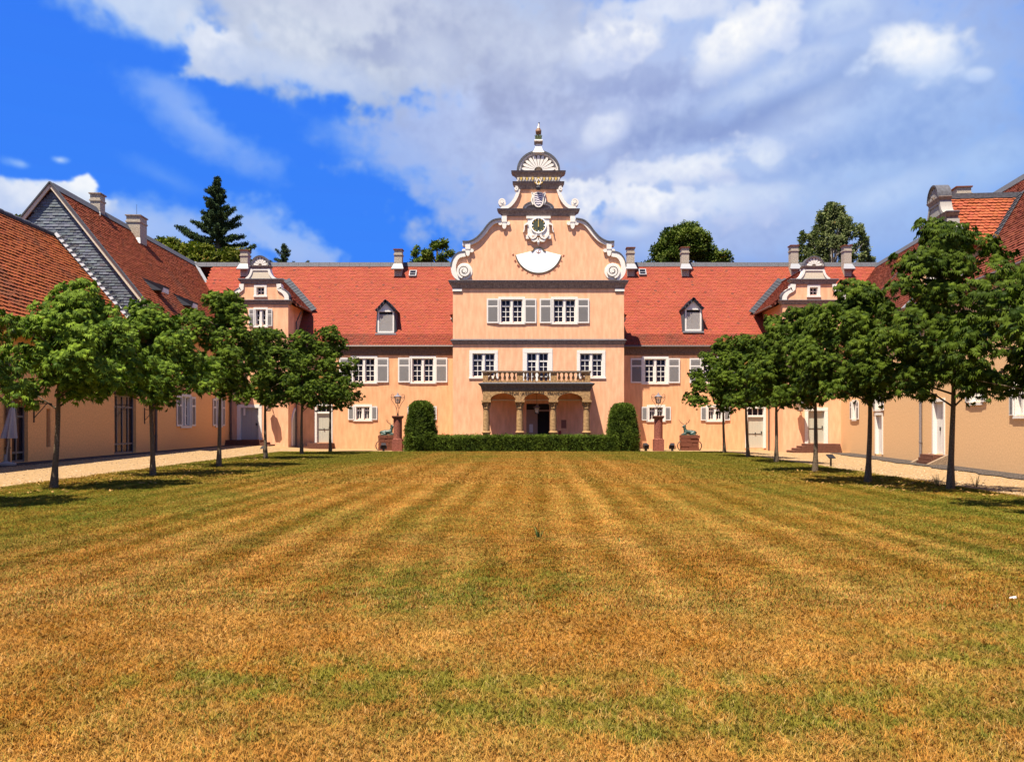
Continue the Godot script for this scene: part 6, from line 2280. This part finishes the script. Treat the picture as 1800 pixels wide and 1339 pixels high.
# leaves set round a list of clump middles [centre, radius, outward]
func clothe(clumps: Array, per: float, size: float, a: Color, b: Color, droop: float, where: Array, tint: PackedColorArray) -> PackedColorArray:
	for c in clumps:
		var tone := rng.randf()
		var n := int(per * c[1] * c[1])
		for i in n:
			var d := Vector3(rf(-1, 1), rf(-0.55, 1.0), rf(-1, 1)).normalized()
			var p: Vector3 = c[0] + Vector3(d.x, d.y * 0.9, d.z) * c[1] * pow(rng.randf(), 0.35)
			var out: Vector3 = (d * 0.8 + c[2] * 0.5 + Vector3.UP * 0.35).normalized()
			var flat := Vector3(out.x, 0, out.z)
			if flat.length() < 0.05:
				flat = Vector3(rf(-1, 1), 0, rf(-1, 1))
			flat = (flat.normalized() + Vector3(rf(-0.7, 0.7), 0, rf(-0.7, 0.7))).normalized()
			var zax := (flat - Vector3.UP * (droop + rf(-0.6, 0.6))).normalized()
			var up := (Vector3.UP + out * 0.5 + Vector3(rf(-0.8, 0.8), 0, rf(-0.8, 0.8))).normalized()
			var xax := up.cross(zax).normalized()
			var yax := zax.cross(xax)
			var s := size * rf(0.7, 1.2)
			where.append(Transform3D(Basis(xax * s, yax * s, zax * s), p))
			var k := clampf(0.3 + 0.35 * tone + rf(-0.5, 0.5), 0.0, 1.15)
			var col := a.lerp(b, k)
			if rng.randf() < 0.004:
				col = Color(0.20, 0.10, 0.025)
			tint.append(col)
	return tint

func make_chestnut(seed_: int, x: float, d: float, high: float, wide: float, foot: float, label: String, tone := 1.0, split := 0, off := Vector3.ZERO) -> void:  # tone puts the sunlight seen on each row into its leaf colour
	rng.seed = seed_
	var o := thing("chestnut_tree", label, "tree", Vector3(x, 0.02, -d), 0.0, "young chestnut trees in two rows along the lawn")
	wide *= 1.20
	var lean := Vector3(rf(-0.10, 0.10), 0, rf(-0.08, 0.08))
	var s := Shape.new(M.bark)
	var pts := []
	var rad := []
	var knots := 9
	for i in knots:
		var k := float(i) / (knots - 1)
		pts.append(Vector3(lean.x * k * 2.0 + 0.02 * sin(k * 7.0 + seed_), high * 0.90 * k - 0.05, lean.z * k * 2.0 + 0.02 * cos(k * 6.0 + seed_)))
		rad.append(lerpf(0.082, 0.018, pow(k, 0.8)) + (0.03 if i == 0 else 0.0))
	s.tube(pts, rad, 10)
	part("trunk", s, o)
	var clumps := []
	var n := 60
	for i in n:
		var t := pow((i + 0.5) / n, 0.92)
		var env := (0.70 + 1.25 * t) if t < 0.24 else pow(1.0 - (t - 0.24) / 0.80, 0.62)
		var a := i * 2.39996 + rf(-0.4, 0.4)
		var r := wide * env * (1.0 + 0.20 * sin(a + seed_ * 1.7) + 0.14 * sin(2.0 * a + seed_ * 0.9)) * (rf(0.58, 1.02) if i % 3 else rf(0.05, 0.5))
		var y := lerpf(foot + 0.30, high - 0.25, t) + rf(-0.15, 0.15)
		var mid := Vector3(lean.x * y / high * 2.0, y, lean.z * y / high * 2.0) + Vector3(cos(a) * r, 0, sin(a) * r) + off * clampf(y / high * 2.0 - 0.3, 0.0, 1.0)
		if i > 8 and rng.randf() < 0.04:
			continue
		clumps.append([mid, rf(0.38, 0.54) * (0.8 + 0.2 * wide / 1.7) * (1.0 - 0.34 * t), Vector3(cos(a), 0.2, sin(a))])
		if i % 2 == 0 and r > 0.3:
			var k := clampf((y - 0.45) / (high * 0.9), 0.1, 0.95)
			var from := Vector3(lean.x * k * 2.0, high * 0.9 * k - 0.05, lean.z * k * 2.0)
			s = Shape.new(M.bark)
			s.tube([from, from.lerp(mid, 0.5) + Vector3.UP * 0.06, mid], [0.028, 0.018, 0.007], 5)
			part("branch", s, o)
	var where := []
	var tint := PackedColorArray()
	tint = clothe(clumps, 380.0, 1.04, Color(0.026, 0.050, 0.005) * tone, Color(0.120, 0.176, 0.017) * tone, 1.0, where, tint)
	# the leaves that show largest are parts of their own, the rest one mass
	if split > 0:
		var order := []
		for i in where.size():
			order.append([where[i].origin.dot(Vector3(-x * 0.06, -0.1, 1.0).normalized()), i])
		order.sort_custom(func(p, q): return p[0] > q[0])
		var taken := {}
		var shades := []
		for k in 6:
			var m: StandardMaterial3D = M.leaf.duplicate()
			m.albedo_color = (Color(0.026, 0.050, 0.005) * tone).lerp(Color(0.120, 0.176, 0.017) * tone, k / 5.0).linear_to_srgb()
			shades.append(m)
		for q in order.slice(0, split):
			taken[q[1]] = true
			var leaf := part("leaf", palm_leaf(), o, where[q[1]])
			leaf.material_override = shades[rng.randi() % 6]
		var w2 := []
		var t2 := PackedColorArray()
		for i in where.size():
			if not taken.has(i):
				w2.append(where[i])
				t2.append(tint[i])
		where = w2
		tint = t2
	many("crown", palm_leaf(), where, tint, o)

func make_trees() -> void:
	# the row by the shaded house
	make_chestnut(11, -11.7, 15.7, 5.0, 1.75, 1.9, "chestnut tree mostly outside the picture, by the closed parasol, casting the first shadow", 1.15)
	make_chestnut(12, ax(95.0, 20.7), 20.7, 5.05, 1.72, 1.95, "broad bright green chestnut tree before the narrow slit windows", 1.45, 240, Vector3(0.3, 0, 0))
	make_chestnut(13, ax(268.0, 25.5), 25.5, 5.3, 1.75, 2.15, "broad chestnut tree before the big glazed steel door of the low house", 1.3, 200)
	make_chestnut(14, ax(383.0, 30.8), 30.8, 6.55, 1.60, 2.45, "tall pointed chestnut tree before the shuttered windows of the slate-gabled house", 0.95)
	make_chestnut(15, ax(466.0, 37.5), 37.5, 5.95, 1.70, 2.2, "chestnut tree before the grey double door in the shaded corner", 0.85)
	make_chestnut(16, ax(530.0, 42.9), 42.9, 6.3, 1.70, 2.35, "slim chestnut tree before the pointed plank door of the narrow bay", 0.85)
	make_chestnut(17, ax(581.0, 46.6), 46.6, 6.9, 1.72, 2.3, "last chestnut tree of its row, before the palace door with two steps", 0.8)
	# the row by the sunlit house
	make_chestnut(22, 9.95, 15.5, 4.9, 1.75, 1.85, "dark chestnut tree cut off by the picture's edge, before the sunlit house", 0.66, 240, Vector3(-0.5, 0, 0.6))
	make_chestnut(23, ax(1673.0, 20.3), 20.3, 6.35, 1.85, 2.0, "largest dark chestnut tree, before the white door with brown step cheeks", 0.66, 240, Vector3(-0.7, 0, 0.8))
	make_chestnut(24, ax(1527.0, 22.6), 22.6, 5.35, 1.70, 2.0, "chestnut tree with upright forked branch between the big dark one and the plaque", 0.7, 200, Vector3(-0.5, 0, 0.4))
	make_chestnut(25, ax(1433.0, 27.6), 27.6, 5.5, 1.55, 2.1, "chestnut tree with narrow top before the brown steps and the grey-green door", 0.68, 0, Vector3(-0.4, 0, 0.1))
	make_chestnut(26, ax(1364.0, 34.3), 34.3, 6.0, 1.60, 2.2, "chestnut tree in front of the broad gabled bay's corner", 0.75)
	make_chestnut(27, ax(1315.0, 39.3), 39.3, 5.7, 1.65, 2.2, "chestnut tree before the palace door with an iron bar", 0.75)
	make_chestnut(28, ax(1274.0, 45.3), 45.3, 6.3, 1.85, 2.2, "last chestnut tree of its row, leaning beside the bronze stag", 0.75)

func hedge_mass(o: Node, called: String, surf: Array, n: float, size: float, a: Color, b: Color) -> void:
	# surf: [origin, edge, edge, outward] patches covered with leaf sprays
	var where := []
	var tint := PackedColorArray()
	for p in surf:
		var area: float = p[1].cross(p[2]).length()
		for i in int(area * n):
			var q: Vector3 = p[0] + p[1] * rng.randf() + p[2] * rng.randf() + p[3] * (rf(-0.07, 0.05) if rng.randf() > 0.05 else rf(0.02, 0.13))
			where.append(Transform3D(Basis.from_euler(Vector3(rf(0, TAU), rf(0, TAU), rf(0, TAU))).scaled(Vector3.ONE * size * rf(0.6, 1.3)), q))
			tint.append(a.lerp(b, clampf(0.5 + 0.7 * g1.get_noise_3dv(q * 3.0) + rf(-0.35, 0.35), 0, 1)))
	many(called, spray_leaf(9, 0.055, M.hedge_leaf, "box_spray"), where, tint, o)

func make_hedges() -> void:
	rng.seed = 61
	var d := 48.3
	var x0 := ax(722.0, d)
	var x1 := ax(1110.0, d)
	var o := thing("box_hedge", "low clipped box hedge running in front of the stone porch", "hedge", Vector3((x0 + x1) / 2, 0, -d))
	var w := (x1 - x0) / 2
	var s := Shape.new(M.hedge_leaf)
	s.tint = Color(0.012, 0.018, 0.006)
	s.box(-w, w, 0.0, 0.80, -0.32, 0.32)
	part("twigs", s, o)
	var dark := Color(0.030, 0.052, 0.008)
	var lit := Color(0.105, 0.150, 0.018)
	hedge_mass(o, "foliage", [[Vector3(-w, 0.02, 0.36), Vector3(2 * w, 0, 0), Vector3(0, 0.84, 0), Vector3(0, 0, 1)], [Vector3(-w, 0.86, 0.38), Vector3(2 * w, 0, 0), Vector3(0, 0, -0.76), Vector3.UP], [Vector3(-w, 0.02, -0.36), Vector3(2 * w, 0, 0), Vector3(0, 0.84, 0), Vector3(0, 0, -1)]], 330.0, 1.1, dark, lit)
	for q in [[740.0, "clipped bush like a tall rounded block, beside the porch towards the shaded house", 2.85], [1094.5, "clipped bush like a tall rounded block, beside the porch towards the sunlit house", 2.72]]:
		o = thing("clipped_bush", q[1], "bush", Vector3(ax(q[0], 48.6), 0, -48.6), 0.0, "tall clipped bushes at both ends of the hedge")
		s = Shape.new(M.hedge_leaf)
		s.tint = Color(0.012, 0.018, 0.006)
		var prof := [Vector2(0.0, 0.0), Vector2(0.88, 0.0), Vector2(0.93, 0.5), Vector2(0.86, 1.2), Vector2(0.74, 2.0), Vector2(0.62, q[2] - 0.30), Vector2(0.40, q[2] - 0.08), Vector2(0.0, q[2])]
		var inner := []
		for p in prof:
			inner.append(Vector2(p.x * 0.92, p.y * 0.97))
		s.lathe(inner, Vector3.ZERO, 18)
		part("twigs", s, o)
		var where := []
		var tint := PackedColorArray()
		for i in 5200:
			var k := rng.randf()
			var seg := 1 + int(rng.randf() * 6.0)
			# more sprays where the outline is longer
			var p: Vector2 = prof[seg].lerp(prof[mini(seg + 1, prof.size() - 1)], k)
			if seg == 6 and rng.randf() > p.x * 2.0:
				continue
			var a := rf(0, TAU)
			var r := p.x * (1.0 + 0.09 * g1.get_noise_2d(a * 2.0, p.y * 2.5)) + (rf(-0.06, 0.05) if rng.randf() > 0.06 else rf(0.03, 0.12))
			var at := Vector3(cos(a) * r, p.y + rf(-0.04, 0.04), sin(a) * r)
			where.append(Transform3D(Basis.from_euler(Vector3(rf(0, TAU), rf(0, TAU), rf(0, TAU))).scaled(Vector3.ONE * rf(0.7, 1.4)), at))
			tint.append(dark.lerp(lit, clampf(0.5 + 0.7 * g1.get_noise_3dv(at * 3.0) + rf(-0.35, 0.35), 0, 1)))
		many("foliage", spray_leaf(9, 0.055, M.hedge_leaf, "box_spray"), where, tint, o)
	# a fringe of longer stems along the hedge foot and the odd weed in the lawn
	for q in [[948.0, 950.0, "tuft of long green grass standing alone in the dry lawn", 0.16, 26], [1090.0, 957.0, "faint green weed in the lawn beyond the lone grass tuft", 0.10, 14], [1650.0, 856.0, "wispy dry weeds at the path edge just before the largest dark chestnut trunk", 0.34, 24], [1716.0, 858.0, "wispy dry weeds at the path edge just past the largest dark chestnut trunk", 0.34, 24]]:
		var dd: float = EYE * F / (q[1] - HZ)
		o = thing("grass_tuft", q[2], "weed", Vector3(ax(q[0], dd), 0.03, -dd))
		s = Shape.new(M.blade)
		for i in q[4] - 8:
			var a := rf(0, TAU)
			var l := Vector3(cos(a), 0, sin(a)) * rf(0.02, 0.09) * (1.0 if q[1] > 900.0 else 3.0)
			var b := l * rf(0.1, 0.5)
			var hh: float = q[3] * rf(0.5, 1.1)
			var sd := Vector3(sin(a), 0, -cos(a)) * 0.006
			s.tint = (Color(0.11, 0.16, 0.05) if q[1] > 900.0 else Color(0.20, 0.17, 0.07)) * rf(0.7, 1.4)
			s.quad(b - sd, b + sd, b + l * 0.5 + Vector3.UP * hh * 0.6 + sd, b + l * 0.5 + Vector3.UP * hh * 0.6 - sd)
			s.tri(b + l * 0.5 + Vector3.UP * hh * 0.6 - sd, b + l * 0.5 + Vector3.UP * hh * 0.6 + sd, b + l + Vector3.UP * hh)
		part("blades", s, o)

# ---------------------------------------------------------------- trees beyond the roofs
func far_tree(seed_: int, called: String, label: String, x: float, d: float, top: float, base: float, r: float, shape: float, a: Color, b: Color, gaps: float) -> void:
	rng.seed = seed_
	var o := thing(called, label, "tree", Vector3(x, 0, -d), 0.0, "trees beyond the palace roofs")
	var s := Shape.new(M.bark)
	s.tube([Vector3(0, 0, 0), Vector3(0.1, base + (top - base) * 0.3, 0), Vector3(0, top - 0.8, 0)], [0.42, 0.25, 0.04], 8)
	part("trunk", s, o)
	var clumps := []
	var n := int(46 * clampf(r / 3.0, 0.7, 2.0))
	for i in n:
		var t := (i + 0.5) / n
		var e := pow(maxf(1.0 - pow(t, shape), 0.0), 0.55) if t > 0.3 else 0.75 + 0.8 * t
		var an := i * 2.39996 + rf(-0.5, 0.5)
		var rr := r * e * rf(0.55, 1.0)
		var y := lerpf(base, top - 0.5, t) + rf(-0.3, 0.3)
		var mid := Vector3(cos(an) * rr, y, sin(an) * rr)
		if rng.randf() < gaps:
			continue
		clumps.append([mid, r * rf(0.20, 0.34), Vector3(cos(an), 0.3, sin(an))])
		if i % 5 == 0:
			s = Shape.new(M.bark)
			s.tube([Vector3(0, maxf(y - rr * 0.8, base * 0.7), 0), mid * Vector3(0.5, 1, 0.5), mid], [0.12, 0.07, 0.02], 5)
			part("limb", s, o)
	var where := []
	var tint := PackedColorArray()
	tint = clothe(clumps, 190.0, 1.9, a, b, 0.25, where, tint)
	many("crown", spray_leaf(7, 0.13, M.leaf, "far_spray"), where, tint, o)

func conifer(seed_: int, label: String, x: float, d: float, top: float, y0: float, r: float, branches: Array, n: int) -> void:
	rng.seed = seed_
	var o := thing("fir_tree", label, "tree", Vector3(x, 0, -d), 0.0, "trees beyond the palace roofs")
	var s := Shape.new(M.bark)
	s.tube([Vector3(0, 0, 0), Vector3(0.1, y0, 0), Vector3(0, top, 0)], [0.35, 0.26, 0.03], 8)
	part("trunk", s, o)
	var where := []
	var tint := PackedColorArray()
	var arms := []
	for i in n:
		var t := (i + 0.5) / n
		var y := lerpf(y0, top - 0.1, t)
		arms.append([y, i * 2.39996 + rf(-0.4, 0.4), (r * pow(1.0 - t, 0.95) + 0.08) * rf(0.45, 1.15), lerpf(0.12, 0.6, t) + rf(-0.25, 0.25)])
	arms.append_array(branches)   # the odd long limbs that stand out
	for b in arms:
		var d0 := Vector3(cos(b[1]), 0, sin(b[1]))
		var tip: Vector3 = Vector3(0, b[0], 0) + d0 * b[2] + Vector3.UP * b[2] * b[3]
		var root := Vector3(0, b[0], 0)
		s = Shape.new(M.bark)
		s.tube([root, root.lerp(tip, 0.5) - Vector3.UP * b[2] * 0.06, tip], [0.07, 0.05, 0.015], 5)
		part("limb", s, o)
		var k := 0.22 if b[2] > 1.2 else 0.05
		while k < 1.05:
			var p: Vector3 = root.lerp(tip, k) - Vector3.UP * b[2] * 0.24 * k * (1.0 - k)
			var w: float = (0.15 + 0.085 * b[2]) * (1.1 - k * 0.75)
			for j in 5:
				var q := p + Vector3(rf(-w, w), rf(-w * 0.75, 0.05), rf(-w, w))
				var sc := clampf(r / 2.75, 0.5, 1.0)
				where.append(Transform3D(Basis.from_euler(Vector3(rf(0, TAU), rf(0, TAU), rf(0, TAU))).scaled(Vector3(rf(0.8, 1.3), rf(0.8, 1.3), rf(0.8, 1.3)) * sc), q))
				tint.append(Color(0.022, 0.042, 0.018).lerp(Color(0.070, 0.105, 0.036), rng.randf()))
			k += 0.12 / maxf(b[2], 0.3)
	many("crown", spray_leaf(16, 0.14, M.needle, "needle_spray"), where, tint, o)

func birch_tree(seed_: int, label: String, x: float, d: float, top: float, base: float, r: float) -> void:
	rng.seed = seed_
	var o := thing("birch_tree", label, "tree", Vector3(x, 0, -d), 0.0, "trees beyond the palace roofs")
	var s := Shape.new(M.bark_pale)
	s.tube([Vector3(0, 0, 0), Vector3(0.15, base, 0), Vector3(-0.2, base + 3.0, 0), Vector3(0, top - 0.5, 0)], [0.35, 0.24, 0.15, 0.03], 8)
	part("trunk", s, o)
	var clumps := []
	for i in 66:
		var t := (i + 0.5) / 66.0
		var a := i * 2.39996 + rf(-0.5, 0.5)
		var rr := r * pow(maxf(1.0 - pow(t, 2.6), 0.0), 0.6) * rf(0.25, 1.0)
		var tip := Vector3(cos(a) * rr, lerpf(base + 1.2, top - 0.2, t) + rf(-0.3, 0.5), sin(a) * rr)
		s = Shape.new(M.bark_pale)
		var root := Vector3(0, maxf(tip.y - 1.0 - rr * 0.9, base * 0.8), 0)
		s.tube([root, root.lerp(tip, 0.55) + Vector3.UP * 0.25, tip], [0.07, 0.045, 0.012], 5)
		part("limb", s, o)
		# twigs hang from the tip in strands
		for k in 3:
			var p := tip + Vector3(rf(-0.35, 0.35), rf(-0.1, 0.25), rf(-0.35, 0.35))
			for j in int(rf(3.0, 7.0)):
				clumps.append([p, rf(0.17, 0.30), Vector3(cos(a), -0.3, sin(a))])
				p += Vector3(rf(-0.10, 0.10) + cos(a) * 0.05, -rf(0.2, 0.34), rf(-0.10, 0.10))
	var where := []
	var tint := PackedColorArray()
	tint = clothe(clumps, 170.0, 1.5, Color(0.060, 0.080, 0.030), Color(0.190, 0.215, 0.085), 0.9, where, tint)
	many("crown", spray_leaf(7, 0.13, M.leaf, "far_spray"), where, tint, o)

func make_far_trees() -> void:
	var d := 78.0
	# the big fir: its long limbs are at [height, direction, length, tilt]
	conifer(71, "tall ragged fir tree with long stray limbs behind the shaded corner", ax(381.0, d), d, ay(311.0, d), ay(428.0, d), 2.75,
		[[ay(432, d), PI, 3.0, 0.55], [ay(428, d), PI * 0.97, 3.4, 0.42], [ay(440, d), PI * 1.05, 2.6, 0.35], [ay(436, d), 3.3, 2.3, 0.6], [ay(398, d), 0.05, 2.1, 0.42], [ay(402, d), -0.1, 1.9, 0.25], [ay(418, d), 0.1, 1.5, 0.1], [ay(455, d), 0.0, 3.3, 0.36], [ay(458, d), 0.1, 2.6, 0.2], [ay(462, d), -0.2, 2.2, 0.3]], 58)
	conifer(72, "small pointed fir tree just above the roof ridge past the scrolled gable", ax(499.0, 80.0), 80.0, ay(428.0, 80.0), ay(486.0, 80.0), 1.6, [], 34)
	conifer(73, "tiny tip of a fir tree peeping over the roof ridge", ax(540.5, 80.0), 80.0, ay(457.0, 80.0), ay(500.0, 80.0), 0.55, [], 16)
	var da := Color(0.050, 0.075, 0.010)
	var li := Color(0.20, 0.20, 0.028)
	far_tree(81, "leafy_tree", "yellow-green bushy tree behind the wide chimney of the shaded house", ax(300.0, 76.0), 76.0, ay(416.0, 76.0), ay(500.0, 76.0), 2.3, 3.0, da, li, 0.05)
	far_tree(82, "leafy_tree", "yellow-green bushy tree behind the fir's lowest limbs, above the roof valley", ax(352.0, 74.0), 74.0, ay(426.0, 74.0), ay(500.0, 74.0), 2.3, 3.0, da, li, 0.05)
	far_tree(83, "leafy_tree", "dark bushy tree behind the chimney beside the scrolled gable", ax(410.0, 75.0), 75.0, ay(437.0, 75.0), ay(505.0, 75.0), 2.3, 3.0, da * 0.8, li * 0.65, 0.05)
	far_tree(84, "leafy_tree", "small round treetop behind the slate gable's verge", ax(46.0, 62.0), 62.0, ay(374.0, 62.0), ay(440.0, 62.0), 1.3, 2.5, da, li, 0.05)
	far_tree(85, "leafy_tree", "thin airy treetop beside the ridge chimney near the big gable", ax(731.0, 76.0), 76.0, ay(432.0, 76.0), ay(500.0, 76.0), 1.0, 2.2, da, Color(0.10, 0.14, 0.03), 0.3)
	far_tree(86, "leafy_tree", "round treetop touching the big gable's outer scroll", ax(768.0, 76.0), 76.0, ay(418.0, 76.0), ay(500.0, 76.0), 1.8, 2.6, da, Color(0.14, 0.165, 0.025), 0.08)
	far_tree(87, "domed_tree", "big dome-shaped dark tree behind two ridge chimneys", ax(1203.0, 74.0), 74.0, ay(402.0, 74.0), ay(500.0, 74.0), 3.45, 2.6, Color(0.030, 0.052, 0.009), Color(0.125, 0.155, 0.026), 0.0)
	birch_tree(88, "airy birch tree with drooping twigs behind the broad gabled bay", ax(1464.0, 82.0), 82.0, ay(364.0, 82.0), ay(490.0, 82.0), 3.3)
	far_tree(89, "leafy_tree", "tiny treetop just above the ridge beside the gable's chimney", ax(1119.0, 76.0), 76.0, ay(455.0, 76.0), ay(500.0, 76.0), 0.5, 2.2, da, li, 0.1)

# ---------------------------------------------------------------- everything, large to small
func _ready() -> void:
	set_stage()
	make_materials()
	lettering.font_names = PackedStringArray(["Droid Sans"])
	make_ground()
	rng.seed = 1
	make_pavilion()
	make_ranges()
	make_bays()
	make_shaded_houses()
	make_sunlit_house()
	make_far_trees()
	make_trees()
	make_hedges()
	rng.seed = 7
	make_plinth(ax(1212.0, 50.6), "stone plinth with iron side rings under the stag near the sunlit trees")
	make_plinth(ax(682.0, 50.6), "stone plinth half hidden behind the lamp pillar, carrying a stag")
	make_stag(ax(1211.0, 50.6), 1.0, "green bronze stag lying on the free-standing plinth near the sunlit trees")
	make_stag(ax(681.0, 50.6), -1.0, "green bronze stag lying half hidden behind a lamp pillar")
	make_lamp(ax(1157.5, 49.5), "red stone lamp pillar between two floodlights, lantern before a small window")
	make_lamp(ax(699.0, 49.5), "red stone lamp pillar that hides part of a plinth and its stag")
	make_floodlight(ax(1135.5, 49.3), 49.3, 0.3, "black floodlight between the clipped bush and the lamp pillar")
	make_floodlight(ax(1182.0, 49.3), 49.3, -0.3, "black floodlight between the lamp pillar and the ringed plinth")
	make_floodlight(ax(674.0, 49.3), 49.3, 0.2, "black floodlight in front of the half hidden plinth")
	make_plaque(ax(463.0, 44.0), 44.0, -0.4, "small black slanted plaque on a stake by the shaded gravel path")
	make_plaque(ax(1461.0, 32.0), 32.0, 0.5, "small black slanted plaque on a stake by the sunlit gravel path")
	make_parasol()
	make_porch_lantern()
	make_finial()
	make_scrap()
	make_litter()
	make_grass()
